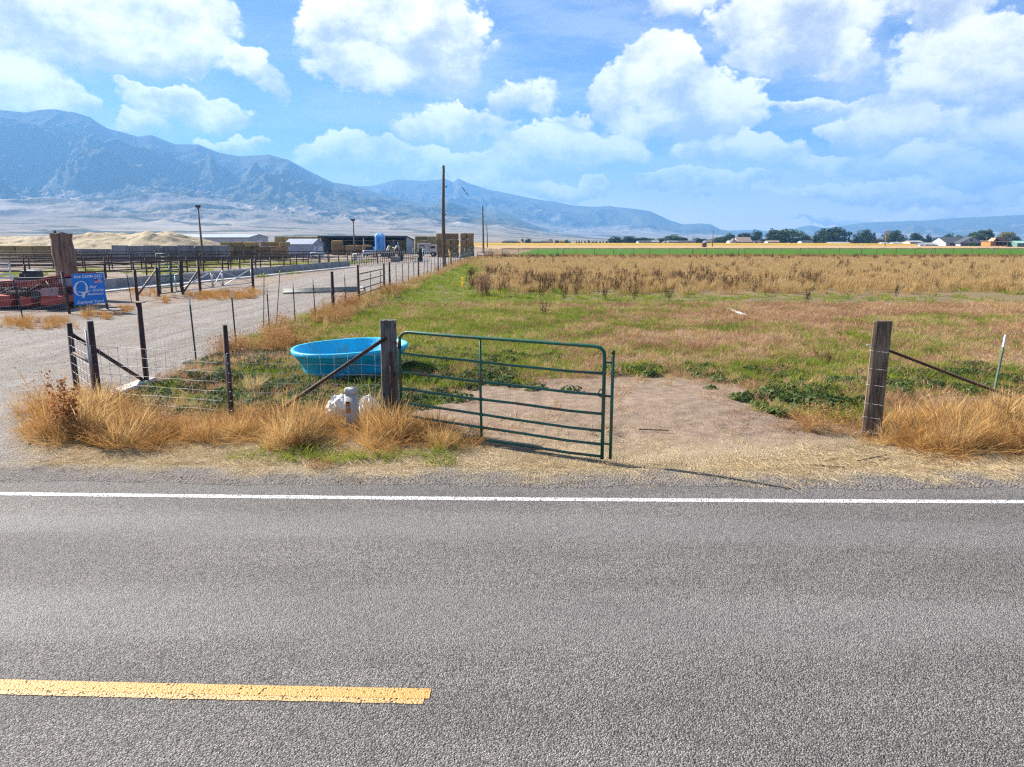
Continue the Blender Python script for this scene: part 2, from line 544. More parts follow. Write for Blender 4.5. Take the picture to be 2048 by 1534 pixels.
shl = nt.mix(nt.mul(nt.smooth(stone_tone, 0.78, 1.0), 0.75), shl, (0.05, 0.048, 0.046))
dirt = nt.mix(nt.smooth(nm, 0.28, 0.72), (0.19, 0.138, 0.098), (0.33, 0.248, 0.182))
dirt = nt.mix(nt.mul(nt.smooth(stone_tone2, 0.85, 1.0), 0.4), dirt, (0.36, 0.30, 0.25))
strw = nt.mix(nt.smooth(ng, 0.3, 0.7), (0.34, 0.26, 0.15), (0.54, 0.44, 0.29))
yard = nt.mix(nt.smooth(nf, 0.35, 0.65), (0.24, 0.18, 0.135), (0.36, 0.30, 0.25))
yard = nt.mix(nt.mul(nt.smooth(ng, 0.45, 0.75), 0.6), yard, (0.42, 0.36, 0.31))
tallc = nt.mix(nt.smooth(nm, 0.3, 0.7), (0.24, 0.165, 0.07), (0.34, 0.25, 0.12))
c = nt.mix(0.25, field, soil)
c = nt.mix(A('tall'), c, tallc)
c = nt.mix(A('rust'), c, nt.mix(nm, (0.22, 0.12, 0.05), (0.30, 0.2, 0.1)))
c = nt.mix(nt.smooth(A('green'), 0.15, 0.6), c, turf)
c = nt.mix(A('yard'), c, yard)
c = nt.mix(A('dirt'), c, dirt)
c = nt.mix(A('shoulder'), c, shl)
c = nt.mix(A('gravel'), c, grav)
c = nt.mix(nt.mul(A('straw'), 0.75), c, strw)
c = nt.mix(1.0, c, (0.86, 0.86, 0.86), 'MULTIPLY')
nt.put(b.inputs['Base Color'], c)
b.inputs['Roughness'].default_value = 0.95
b.inputs['Specular IOR Level'].default_value = 0.12
hh = nt.add(nt.add(nt.mul(nm, 1.0), nt.mul(ng, 0.5)), nt.mul(vs.outputs['Distance'], -0.6))
bg_ = nt.n('ShaderNodeBump'); bg_.inputs['Distance'].default_value = 0.045
nt.put(bg_.inputs['Strength'], nt.lin(A('dirt'), 0, 1, 0.9, 0.4)); nt.put(bg_.inputs['Height'], hh)
nt.put(b.inputs['Normal'], bg_.outputs[0])
GROUND_MAT = m
ground = structure(link('ground', grid_mesh('ground', gxx, gyy, gzz, m, True, {k: Z[k] for k in ('gravel', 'shoulder', 'dirt', 'yard', 'straw', 'green', 'rust', 'tall')})))

# ------------------------------------------------------------------ road
def ribbon(name, y0f, y1f, x0, x1, z, mat, nx=200, ny=6, jag=0.0, seed=0, attrs=None):
    xs = np.linspace(x0, x1, nx)
    t = np.linspace(0, 1, ny)[:, None]
    ya, yb = y0f(xs), y1f(xs)
    if jag:
        ya = ya + jag * (fbm(xs * 6, xs * 0 + 3.3, 4, seed)); yb = yb + jag * (fbm(xs * 6, xs * 0 + 9.1, 4, seed + 5))
    Y = ya * (1 - t) + yb * t
    X = np.repeat(xs[None], ny, 0)
    return link(name, grid_mesh(name, X, Y, np.full_like(X, z), mat, False))

m, nt, b = new_mat('chip_seal_asphalt')
P3 = nt.n('ShaderNodeTexCoord').outputs['Object']
v1 = nt.voro(P3, 92.0); v2 = nt.voro(P3, 150.0)
t1 = nt.sep(v1.outputs['Color']); t2 = nt.sep(v2.outputs['Color'])
big = nt.noise(nt.vscale(P3, (0.25, 1.0, 1.0)), 1.1, 5, 0.6).outputs[0]
mid = nt.noise(P3, 9.0, 5, 0.65).outputs[0]
base = nt.mix(nt.smooth(t1[0], 0.05, 0.95), (0.105, 0.097, 0.088), (0.37, 0.345, 0.315))
base = nt.mix(nt.mul(nt.smooth(t1[1], 0.80, 1.0), 0.7), base, (0.36, 0.33, 0.30))
base = nt.mix(nt.mul(nt.smooth(t2[2], 0.70, 1.0), 0.6), base, (0.06, 0.057, 0.054))
gap = nt.smooth(v1.outputs['Distance'], 0.40, 0.75)
base = nt.mix(nt.mul(gap, 0.6), base, (0.07, 0.066, 0.062))
base = nt.mix(1.0, base, nt.mix(nt.smooth(big, 0.3, 0.7), (0.86, 0.86, 0.86), (1.12, 1.12, 1.12)), 'MULTIPLY')
base = nt.mix(1.0, base, nt.mix(nt.smooth(mid, 0.3, 0.7), (0.9, 0.9, 0.9), (1.08, 1.08, 1.08)), 'MULTIPLY')
# worn wheel paths, where traffic has pressed and polished the stones
py_ = nt.sep(P3)[1]; px_ = nt.sep(P3)[0]
cross = nt.add(py_, nt.mul(px_, 0.03))
wn = nt.mul(nt.sub(nt.noise(nt.vscale(P3, (0.3, 1, 1)), 1.6, 4, 0.6).outputs[0], 0.5), 0.7)
cw = nt.add(cross, wn)
tr = nt.m('MAXIMUM', nt.smooth(nt.m('ABSOLUTE', nt.sub(cw, 6.75)), 0.15, 0.5, 1.0, 0.0), nt.smooth(nt.m('ABSOLUTE', nt.sub(cw, 5.0)), 0.2, 0.6, 1.0, 0.0))
tr = nt.m('MAXIMUM', tr, nt.smooth(nt.m('ABSOLUTE', nt.sub(cw, 2.2)), 0.2, 0.6, 1.0, 0.0))
base = nt.mix(nt.mul(tr, 0.20), base, (0.20, 0.196, 0.19))
base = nt.mix(1.0, base, (0.88, 0.88, 0.88), 'MULTIPLY')
nt.put(b.inputs['Base Color'], base)
nt.put(b.inputs['Roughness'], nt.lin(tr, 0, 1, 0.78, 0.68))
b.inputs['Specular IOR Level'].default_value = 0.4
h1 = nt.mul(v1.outputs['Distance'], -1.0)
h2 = nt.mul(v2.outputs['Distance'], -0.5)
hb = nt.add(nt.add(h1, h2), nt.mul(t1[2], 0.5))
bn = nt.n('ShaderNodeBump'); bn.inputs['Distance'].default_value = 0.015
nt.put(bn.inputs['Strength'], nt.lin(tr, 0, 1, 0.95, 0.75)); nt.put(bn.inputs['Height'], hb)
nt.put(b.inputs['Normal'], bn.outputs[0])
road = structure(ribbon('road', lambda x: road_white(x) - 8.2, lambda x: road_white(x) + 0.62, -400, 400, 0.0, m, 801, 8))
# ragged asphalt lip is hidden in the gravel: a thin irregular apron of shoulder gravel over it
def apron():
    xs = np.linspace(-30, 30, 900)
    lo = road_white(xs) + 0.42 + 0.13 * fbm(xs * 1.1, xs * 0 + 1.7, 5, 77)
    hi = road_white(xs) + 1.2
    t = np.linspace(0, 1, 9)[:, None]
    Y = lo * (1 - t) + hi * t
    X = np.repeat(xs[None], 9, 0)
    Zz = 0.002 + 0.012 * np.sin(t * math.pi) + 0 * X
    Zz[-1] = ground_h(X[-1], Y[-1]) - 0.006
    zz = zones(X, Y)
    return link('shoulder', grid_mesh('shoulder', X, Y, Zz, GROUND_MAT, True, {k: zz[k] for k in ('gravel', 'shoulder', 'dirt', 'yard', 'straw', 'green', 'rust', 'tall')}))
structure(apron())

def paint(name, col, wear, seed):
    m, nt, b = new_mat(name)
    P3 = nt.n('ShaderNodeTexCoord').outputs['Object']
    v1 = nt.voro(P3, 78.0)
    nn = nt.noise(P3, 14.0, 6, 0.7).outputs[0]
    k = nt.add(nt.mul(v1.outputs['Distance'], 0.9), nt.mul(nn, 0.9))
    worn = nt.smooth(k, 1.02 - wear, 1.14 - wear)
    c = nt.mix(nt.smooth(nn, 0.3, 0.7), tuple(v * 0.86 for v in col), col)
    c = nt.mix(nt.mul(nt.sep(v1.outputs['Color'])[0], 0.18), c, tuple(v * 0.6 for v in col))
    nt.put(b.inputs['Base Color'], c)
    b.inputs['Roughness'].default_value = 0.6
    nt.put(b.inputs['Alpha'], nt.sub(1.0, worn))
    nt.put(b.inputs['Normal'], nt.bump(nt.mul(v1.outputs['Distance'], -1.0), 0.8, 0.007))
    return m
PW = paint('white_line_paint', (0.78, 0.78, 0.76), 0.06, 1)
PY = paint('yellow_line_paint', (0.64, 0.335, 0.09), -0.08, 2)
PYO = paint('old_yellow_line_paint', (0.62, 0.385, 0.15), 0.0, 3)
structure(ribbon('edge_line', lambda x: road_white(x) - 0.052, lambda x: road_white(x) + 0.052, -120, 120, 0.004, PW, 4000, 3, 0.008, 4))
def cl(x): return road_white(x) - 3.50 - 0.008 * (x + 1)
structure(ribbon('centre_line', lambda x: cl(x) - 0.05, lambda x: cl(x) + 0.052, -14, gp(860, 1390).x, 0.0052, PY, 700, 3, 0.004, 8))
structure(ribbon('old_centre_line', lambda x: cl(x) - 0.10, lambda x: cl(x) - 0.03, -14, gp(846, 1408).x, 0.004, PYO, 700, 3, 0.008, 12))

# ------------------------------------------------------------------ mountains
def interp(pts, x):
    p = np.array(pts, float)
    return np.interp(x, p[:, 0], p[:, 1])

m, nt, b = new_mat('mountain_scrub_and_rock')
P3 = nt.n('ShaderNodeTexCoord').outputs['Object']
pz = nt.sep(P3)[2]
a1 = nt.noise(nt.vscale(P3, (1, 1, 2.5)), 0.0016, 8, 0.6).outputs[0]
a2 = nt.noise(P3, 0.011, 6, 0.65).outputs[0]
a3 = nt.voro(P3, 0.045).outputs['Distance']
tree_line = nt.attr('cover').outputs['Fac']
k = nt.add(tree_line, nt.mul(nt.sub(a1, 0.5), 1.6))
k = nt.add(k, nt.mul(nt.sub(a2, 0.5), 0.9))
grass = nt.mix(nt.smooth(a2, 0.3, 0.7), (0.30, 0.26, 0.205), (0.20, 0.175, 0.145))
grass = nt.mix(nt.smooth(a1, 0.5, 0.62), grass, (0.37, 0.325, 0.26))
scrub = nt.mix(nt.smooth(a3, 0.1, 0.6), (0.055, 0.064, 0.042), (0.12, 0.115, 0.08))
c = nt.mix(nt.smooth(k, 0.42, 0.62), grass, scrub)
nt.put(b.inputs['Base Color'], c)
b.inputs['Roughness'].default_value = 1.0
b.inputs['Specular IOR Level'].default_value = 0.0
MTN = m

def range_mesh(name, ridge, fan, r0, r1, r2, r3, px0, px1, ncol, nrow, seed, rough, cover_lo, cover_hi):
    pxs = np.linspace(px0, px1, ncol)
    def tan_el(pts):
        pyv = HORIZON - interp(pts, pxs)
        xr = (pxs - 1024) / FPX; u = (767 - pyv) / FPX
        yr = math.cos(PITCH) + u * math.sin(PITCH); zr_ = -math.sin(PITCH) + u * math.cos(PITCH)
        return np.arctan2(xr, yr), zr_ / np.hypot(xr, yr)
    az, e_r = tan_el(ridge)
    _, e_f = tan_el(fan)
    e_f = np.maximum(e_f, 0)
    t = np.linspace(0, 1, nrow)[:, None] ** 1.0
    # rows: fan (r0..r1), face (r1..r2), back (r2..r3)
    R = np.where(t < 0.35, r0 + (r1 - r0) * t / 0.35, np.where(t < 0.85, r1 + (r2 - r1) * (t - 0.35) / 0.5, r2 + (r3 - r2) * (t - 0.85) / 0.15))
    R = np.repeat(R, ncol, 1)
    wob = 1 + 0.12 * fbm(pxs * 0.004, pxs * 0 + seed, 4, seed)[None]
    AZ_ = np.repeat(az[None], nrow, 0)
    X, Y = R * np.sin(AZ_), R * np.cos(AZ_)
    s_f = np.clip((R - r0) / (r1 - r0), 0, 1)
    s_m = np.clip((R - r1) / (r2 - r1), 0, 1)
    s_b = np.clip((R - r2) / (r3 - r2), 0, 1)
    zf = e_f * r1; zr = e_r * r2
    base = zf * s_f ** 1.5 + (zr - zf) * (0.25 * s_m + 0.75 * s_m ** 1.7)
    base = base * (1 - 0.8 * s_b)
    L = r2 * 0.16
    wx = X + 0.35 * L * fbm(X / L, Y / L, 3, seed + 40)
    wy = Y + 0.35 * L * fbm(X / L + 9, Y / L, 3, seed + 41)
    rg = ridged(wx / L, wy / L, 6, seed, 0.52) - 0.9
    fine = fbm(X / (L * 0.12), Y / (L * 0.12), 4, seed + 3)
    gul = ridged(wx / (L * 0.3), wy / (L * 0.75), 5, seed + 8, 0.55) - 0.9
    env = (zr - zf * 0.5)
    amp = np.sin(np.clip(s_m, 0, 1) * math.pi) ** 1.1
    Zm = base + env * (0.26 * rg + 0.05 * fine) * amp * rough + env * 0.018 * rg * (s_m > 0.98)
    fan_rel = sstep(s_f, 0.3, 1.0) * (1 - s_m) * zf * (0.16 * gul + 0.03 * fine)
    Zm = Zm + fan_rel
    Zm = np.maximum(Zm, -3 + 0 * Zm)
    # never poke above the skyline traced at the crest
    lim = e_r * R * (1.0 + 0.004 * fine)
    Zm = np.minimum(Zm, np.maximum(lim, -3))
    Zm[0] = -6
    sc_ = ridged(X / (L * 0.5) + 5, Y / (L * 0.5), 4, seed + 60) - 0.9
    cover = 0.5 * sc_ + cover_lo + (cover_hi - cover_lo) * sstep(Zm / np.maximum(zr, 1), 0.12, 0.6) + 0.15 * (gul < -0.3)
    o = link(name, grid_mesh(name, X, Y, Zm, MTN, True, {'cover': cover}))
    return structure(o)

H0 = HORIZON
up = lambda pts: [(x, H0 - y) for x, y in pts]
# far right range under the cloud bank
range_mesh('mountain_range', up([(1180, 480), (1380, 472), (1430, 463), (1470, 460), (1512, 459), (1530, 461), (1556, 466), (1575, 461), (1600, 453), (1622, 450), (1650, 456),
                                 (1690, 450), (1730, 444), (1790, 442), (1850, 440), (1920, 434), (1990, 431), (2060, 428), (2200, 425)]),
           [(1180, 0), (1500, 3), (1700, 6), (2200, 8)], 5600, 7200, 9300, 9900, 1180, 2200, 420, 110, 71, 0.55, 0.5, 0.8)
range_mesh('foothills', up([(1560, 482), (1620, 476), (1700, 470), (1760, 461), (1790, 463), (1828, 447), (1850, 454), (1866, 452), (1900, 463), (1950, 460), (2000, 455), (2040, 460), (2200, 455)]),
           [(1560, 0), (2200, 4)], 5200, 6200, 7600, 8300, 1560, 2200, 330, 90, 91, 0.7, 0.25, 0.6)
# middle range
range_mesh('mountain_range', up([(500, 385), (650, 374), (700, 371), (740, 372), (770, 365), (792, 359), (850, 361), (890, 357), (906, 364), (916, 356), (936, 365), (975, 378), (1020, 387), (1060, 395),
                                 (1110, 403), (1150, 411), (1190, 413), (1220, 411), (1250, 415), (1300, 421), (1340, 440), (1366, 448), (1400, 446), (1422, 448), (1440, 458), (1470, 462), (1540, 470), (1640, 479)]),
           [(500, 45), (900, 42), (1000, 34), (1150, 20), (1300, 14), (1450, 10), (1640, 0)], 3000, 5600, 7600, 8600, 480, 1660, 620, 190, 33, 0.9, 0.25, 0.95)
# left range
range_mesh('mountain_range', up([(-300, 235), (-150, 212), (-60, 228), (0, 219), (50, 224), (80, 219), (110, 217), (150, 224), (180, 233), (200, 247), (216, 256), (240, 262), (275, 271), (302, 268), (350, 287),
                                 (395, 286), (440, 303), (480, 311), (510, 310), (537, 308), (575, 318), (620, 342), (665, 364), (700, 369), (740, 381), (800, 398), (850, 409), (875, 405), (895, 397), (925, 408),
                                 (970, 420), (992, 417), (1020, 428), (1060, 446), (1100, 460), (1180, 474), (1260, 480)]),
           [(-300, 84), (0, 80), (200, 78), (400, 72), (600, 60), (800, 50), (900, 44), (1000, 33), (1100, 14), (1260, 0)], 1350, 3400, 5400, 6300, -320, 1280, 800, 300, 12, 0.95, 0.26, 1.15)

# ------------------------------------------------------------------ haze: the air over the valley
def box_mesh(name, lo, hi):
    x0, y0, z0 = lo; x1, y1, z1 = hi
    v = [(x0, y0, z0), (x1, y0, z0), (x1, y1, z0), (x0, y1, z0), (x0, y0, z1), (x1, y0, z1), (x1, y1, z1), (x0, y1, z1)]
    f = [(0, 3, 2, 1), (4, 5, 6, 7), (0, 1, 5, 4), (1, 2, 6, 5), (2, 3, 7, 6), (3, 0, 4, 7)]
    me = bpy.data.meshes.new(name); me.from_pydata(v, [], f); me.update()
    return me
m = bpy.data.materials.new('valley_haze'); m.use_nodes = True
nt = NT(m.node_tree)
m.node_tree.nodes.remove(m.node_tree.nodes['Principled BSDF'])
pv = nt.n('ShaderNodeVolumePrincipled')
pv.inputs['Color'].default_value = (0.20, 0.50, 1.0, 1)
pv.inputs['Density'].default_value = 1.7e-4
pv.inputs['Anisotropy'].default_value = 0.12
m.node_tree.links.new(pv.outputs[0], m.node_tree.nodes['Material Output'].inputs['Volume'])
hz = link('haze', box_mesh('haze', (-10500, -10500, -8), (10500, 10500, 1040)))
hz.data.materials.append(m)
tag(hz, 'pale blue haze hanging over the whole valley', 'haze', kind='stuff')
# ------------------------------------------------------------------ mesh builder
class MB:
    def __init__(self):
        self.v, self.f, self.s = [], [], []
    def add(self, vs, fs, smooth=False):
        o = len(self.v)
        self.v.extend([tuple(p) for p in vs])
        self.f.extend([tuple(i + o for i in f) for f in fs])
        self.s.extend([smooth] * len(fs))
        return self
    def box(self, c, size, rz=0.0, rot=None):
        sx, sy, sz = [k / 2 for k in size]
        M = rot if rot is not None else Matrix.Rotation(rz, 3, 'Z')
        c = Vector(c)
        vs = [c + M @ Vector((x, y, z)) for x, y, z in [(-sx, -sy, -sz), (sx, -sy, -sz), (sx, sy, -sz), (-sx, sy, -sz), (-sx, -sy, sz), (sx, -sy, sz), (sx, sy, sz), (-sx, sy, sz)]]
        return self.add(vs, [(0, 3, 2, 1), (4, 5, 6, 7), (0, 1, 5, 4), (1, 2, 6, 5), (2, 3, 7, 6), (3, 0, 4, 7)])
    def bbox(self, c, size, bev=0.02, rz=0.0, rot=None, jit=0.0, r=None):
        """box with chamfered edges and slightly uneven corners"""
        sx, sy, sz = [k / 2 for k in size]
        M = rot if rot is not None else Matrix.Rotation(rz, 3, 'Z')
        c = Vector(c); vs = []; R_ = r or rnd
        idx = {}
        for X in (-1, 1):
            for Y in (-1, 1):
                for Z_ in (-1, 1):
                    j = Vector((R_.uniform(-jit, jit), R_.uniform(-jit, jit), R_.uniform(-jit, jit)))
                    for ax in range(3):
                        p = [X * sx, Y * sy, Z_ * sz]
                        for k in range(3):
                            if k != ax: p[k] -= (X, Y, Z_)[k] * bev
                        idx[(X, Y, Z_, ax)] = len(vs)
                        vs.append(c + M @ (Vector(p) + j))
        fs = []
        for ax in range(3):
            o = [k for k in range(3) if k != ax]
            for sgn in (-1, 1):
                q = []
                for a, b_ in ((-1, -1), (1, -1), (1, 1), (-1, 1)):
                    s_ = [0, 0, 0]; s_[ax] = sgn; s_[o[0]] = a; s_[o[1]] = b_
                    q.append(idx[(*s_, ax)])
                flip = (sgn < 0) ^ (ax == 1)
                fs.append(tuple(reversed(q)) if flip else tuple(q))
        for ax in range(3):           # edges parallel to axis ax
            o = [k for k in range(3) if k != ax]
            for a in (-1, 1):
                for b_ in (-1, 1):
                    def s_(e):
                        t = [0, 0, 0]; t[ax] = e; t[o[0]] = a; t[o[1]] = b_
                        return t
                    q = [idx[(*s_(-1), o[0])], idx[(*s_(1), o[0])], idx[(*s_(1), o[1])], idx[(*s_(-1), o[1])]]
                    fs.append(tuple(q))
        for X in (-1, 1):
            for Y in (-1, 1):
                for Z_ in (-1, 1):
                    fs.append(tuple(idx[(X, Y, Z_, k)] for k in range(3)))
        return self.add(vs, fs)
    def tube(self, pts, r, n=8, caps=True, smooth=True):
        pts = [Vector(p) for p in pts]
        rs = r if isinstance(r, (list, tuple)) else [r] * len(pts)
        vs, fs = [], []
        prev = None
        for i, p in enumerate(pts):
            if i == 0: d = pts[1] - pts[0]
            elif i == len(pts) - 1: d = pts[-1] - pts[-2]
            else: d = (pts[i + 1] - pts[i]).normalized() + (pts[i] - pts[i - 1]).normalized()
            d.normalize()
            if prev is None:
                a = d.cross(Vector((0, 0, 1)))
                if a.length < 0.05: a = d.cross(Vector((1, 0, 0)))
            else:
                a = prev - d * prev.dot(d)
            a.normalize(); prev = a
            b_ = d.cross(a)
            for k in range(n):
                t = 2 * math.pi * k / n
                vs.append(p + (a * math.cos(t) + b_ * math.sin(t)) * rs[i])
        for i in range(len(pts) - 1):
            for k in range(n):
                fs.append((i * n + k, i * n + (k + 1) % n, (i + 1) * n + (k + 1) % n, (i + 1) * n + k))
        self.add(vs, fs, smooth)
        if caps:
            o = len(self.v) - len(vs)
            self.f.append(tuple(o + k for k in reversed(range(n)))); self.s.append(False)
            self.f.append(tuple(o + (len(pts) - 1) * n + k for k in range(n))); self.s.append(False)
        return self
    def prism(self, poly, ext):
        """polygon of 3-D points pushed along a vector"""
        n = len(poly); e = Vector(ext)
        vs = [Vector(p) for p in poly] + [Vector(p) + e for p in poly]
        fs = [tuple(range(n)), tuple(reversed(range(n, 2 * n)))]
        fs += [((i + 1) % n, i, n + i, n + (i + 1) % n) for i in range(n)]
        return self.add(vs, fs)
    def rings(self, rings, closed=True, smooth=True, cap0=False, cap1=False):
        n = len(rings[0]); vs = [p for r in rings for p in r]; fs = []
        for i in range(len(rings) - 1):
            for k in range(n if closed else n - 1):
                fs.append((i * n + k, i * n + (k + 1) % n, (i + 1) * n + (k + 1) % n, (i + 1) * n + k))
        if cap0: fs.append(tuple(reversed(range(n))))
        if cap1: fs.append(tuple((len(rings) - 1) * n + k for k in range(n)))
        return self.add(vs, fs, smooth)
    def quad(self, a, b_, c, d):
        return self.add([a, b_, c, d], [(0, 1, 2, 3)])
    def mesh(self, name, mat, origin=(0, 0, 0)):
        me = bpy.data.meshes.new(name)
        ox, oy, oz = origin
        me.from_pydata([(x - ox, y - oy, z - oz) for x, y, z in self.v], [], self.f)
        if mat: me.materials.append(mat)
        me.polygons.foreach_set('use_smooth', self.s)
        bm = bmesh.new(); bm.from_mesh(me)
        bmesh.ops.recalc_face_normals(bm, faces=bm.faces)
        bm.to_mesh(me); bm.free()
        me.update()
        return me

def thing(name, label, cat, loc, group=None):
    o = bpy.data.objects.new(name, None)
    COL.objects.link(o)
    o.empty_display_size = 0.2
    o.location = loc
    return tag(o, label, cat, group)

def world_loc(o):
    v = Vector((0, 0, 0))
    while o is not None:
        v = v + o.location
        o = o.parent
    return v

def part(name, mb, mat, parent, label=None):
    """mb in world coordinates; parents are never rotated"""
    o = link(name, mb.mesh(name, mat, world_loc(parent)), parent)
    if label: o['label'] = label
    return o

def solo(name, mb, mat, label, cat, loc=(0, 0, 0), group=None):
    o = link(name, mb.mesh(name, mat, loc), None, loc)
    return tag(o, label, cat, group)

def copy_tree(o, parent=None):
    c = o.copy(); COL.objects.link(c); c.parent = parent
    for ch in list(o.children):
        copy_tree(ch, c)
    return c

def copy_to(o, loc, rz=0.0, label=None, group=None, sc=1.0):
    c = copy_tree(o); c.location = loc; c.rotation_euler = (0, 0, rz)
    if sc != 1.0: c.scale = (sc, sc, sc)
    if label: c['label'] = label
    if group: c['group'] = group
    return c

def hg(x, y):
    return float(ground_h(np.array([float(x)]), np.array([float(y)]))[0])

def gnd(px, py):
    p = gp(px, py)
    p.z = hg(p.x, p.y)
    return p

# ------------------------------------------------------------------ materials for the built things
M_PIPE = surf('rusty_brown_pipe', (0.050, 0.028, 0.022), 0.7, 0.0, 0.25, 8, 0.003, 90, rust=(0.13, 0.055, 0.03), rust_amt=0.45)
M_PIPE_L = surf('worn_steel_pipe', (0.16, 0.13, 0.12), 0.5, 0.3, 0.25, 5, 0.002, 90, rust=(0.12, 0.06, 0.04), rust_amt=0.6)
M_GREEN = surf('green_gate_paint', (0.012, 0.105, 0.062), 0.38, 0.0, 0.18, 7, 0.001, 120, rust=(0.16, 0.07, 0.04), rust_amt=0.46, rust_scale=5)
M_TPOST = surf('dark_green_post_paint', (0.018, 0.040, 0.030), 0.6, 0.0, 0.2, 9, 0.001, 120, rust=(0.10, 0.05, 0.03), rust_amt=0.3)
M_TIP = surf('white_post_tip', (0.62, 0.64, 0.64), 0.55, 0, 0.1, 12)
M_GALV = surf('galvanised_wire', (0.30, 0.30, 0.31), 0.5, 0.4, 0.15, 20)
M_GALV_TUBE = surf('galvanised_tube', (0.52, 0.53, 0.54), 0.4, 0.5, 0.12, 10)
M_CONC = surf('weathered_concrete', (0.30, 0.285, 0.265), 0.9, 0, 0.2, 1.2, 0.006, 18)
M_CONC_D = surf('stained_wall_concrete', (0.20, 0.20, 0.20), 0.9, 0, 0.3, 0.5, 0.006, 18, stretch=(1, 1, 0.35))
M_PLANK = surf('bleached_board', (0.52, 0.48, 0.42), 0.85, 0, 0.15, 8, 0.002, 60, stretch=(1, 1, 1))
M_WHITE = surf('white_enamel', (0.62, 0.62, 0.60), 0.5, 0, 0.08, 4)
M_BLACK = surf('dull_black', (0.02, 0.02, 0.022), 0.6, 0, 0.3, 6)
M_DARK = surf('dark_steel', (0.045, 0.045, 0.05), 0.6, 0.2, 0.3, 5, rust=(0.09, 0.05, 0.035), rust_amt=0.4)  # the steel's own dark colour, with brown rust patches

def wood_mat(name, dark, light, grain=38.0, bump=0.02):
    m, nt, b = new_mat(name)
    P3 = nt.n('ShaderNodeTexCoord').outputs['Object']
    g = nt.noise(nt.vscale(P3, (1, 1, 0.06)), grain, 6, 0.65, 0.4).outputs[0]
    s_ = nt.noise(nt.vscale(P3, (1, 1, 0.3)), 5.0, 5, 0.6).outputs[0]
    kn = nt.voro(nt.vscale(P3, (1, 1, 0.55)), 4.2).outputs['Distance']
    t = nt.add(nt.mul(g, 0.7), nt.mul(s_, 0.45))
    c = nt.mix(nt.smooth(t, 0.36, 0.72), dark, light)
    c = nt.mix(nt.mul(nt.smooth(kn, 0.05, 0.16, 1.0, 0.0), 0.8), c, tuple(v * 0.35 for v in dark))
    nt.put(b.inputs['Base Color'], c)
    b.inputs['Roughness'].default_value = 0.9
    b.inputs['Specular IOR Level'].default_value = 0.2
    nt.put(b.inputs['Normal'], nt.bump(g, 0.9, bump))
    return m
M_TIE_GREY = wood_mat('weathered_grey_tie', (0.055, 0.048, 0.042), (0.22, 0.20, 0.18))
M_TIE_BROWN = wood_mat('weathered_brown_tie', (0.035, 0.023, 0.016), (0.26, 0.19, 0.13))
M_BARK = wood_mat('dead_trunk_wood', (0.10, 0.068, 0.048), (0.30, 0.21, 0.15), 7.0, 0.05)
M_POLE = wood_mat('utility_pole_wood', (0.075, 0.055, 0.042), (0.17, 0.135, 0.105), 20)

# ------------------------------------------------------------------ gateway: the two tie posts
def tie_post(base, top, w, d, rz, mat, name, label, seed):
    r = random.Random(seed)
    base, top = Vector(base), Vector(top)
    M = Matrix.Rotation(rz, 3, 'Z')
    prof = []
    n = 5
    for (a, b_) in ((-1, -1), (1, -1), (1, 1), (-1, 1)):
        prof.append((a, b_))
    ring_pts = []
    for i, (a, b_) in enumerate(prof):
        na, nb = prof[(i + 1) % 4]
        for k in range(n):
            t = k / n
            x, y = a + (na - a) * t, b_ + (nb - b_) * t
            if k == 0: x *= 0.93; y *= 0.93
            ring_pts.append((x * w / 2, y * d / 2))
    rings = []
    lv = 14
    for j in range(lv + 1):
        t = j / lv
        c = base.lerp(top, t)
        taper = 1.04 - 0.08 * t
        ring = []
        for q, (x, y) in enumerate(ring_pts):
            jx = 1 + 0.022 * math.sin(q * 1.7 + seed) * math.sin(t * 9 + q) + r.uniform(-0.012, 0.012)
            zoff = (r.uniform(-0.012, 0.012) if j == lv else 0)
            ring.append(c + M @ Vector((x * taper * jx, y * taper * jx, zoff)))
        rings.append(ring)
    mb = MB().rings(rings, True, False, True, True)
    th = thing(name, label, 'post', base)
    part('timber', mb, mat, th)
    return th

PL = gnd(783, 846); PLt = at(770, 640, PL.y); PLt.x -= 0.0
pl = tie_post(PL - Vector((0, 0, .15)), Vector((PL.x + 0.0, PL.y, PLt.z)), .255, .20, math.radians(8), M_TIE_GREY, 'gate_post', 'square grey timber post the green gate hangs on', 3)
PR = gnd(1742, 868); PRt = at(1766, 642, PR.y)
pr = tie_post(PR - Vector((0, 0, .15)), PRt, .25, .19, math.radians(-28), M_TIE_BROWN, 'gate_post', 'dark brown split timber post standing alone beside the gateway', 8)
# wires stapled round the right post and a bolt sticking out of it
def post_frac(t): return (PR).lerp(PRt, t)
for t in (.05, .18, .30, .46, .60, .75):
    c = post_frac(t); M = Matrix.Rotation(math.radians(-28), 3, 'Z')
    loop = [c + M @ Vector((x, y, 0.01 * math.sin(k * 2))) for k, (x, y) in enumerate([(-.135, .105), (-.137, -.105), (.137, -.106), (.12, -.06)])]
    part('wire', MB().tube(loop, 0.0028, 5), M_GALV, pr)
c = post_frac(.80); part('bolt', MB().tube([c + Vector((-.10, -.02, 0)), c + Vector((-.23, -.06, .004))], 0.009, 8), M_GALV_TUBE, pr)
c = post_frac(.93); part('nail', MB().tube([c + Vector((.09, -.14, .03)), c + Vector((.09, -.148, -.03))], 0.006, 6), M_GALV_TUBE, pr)

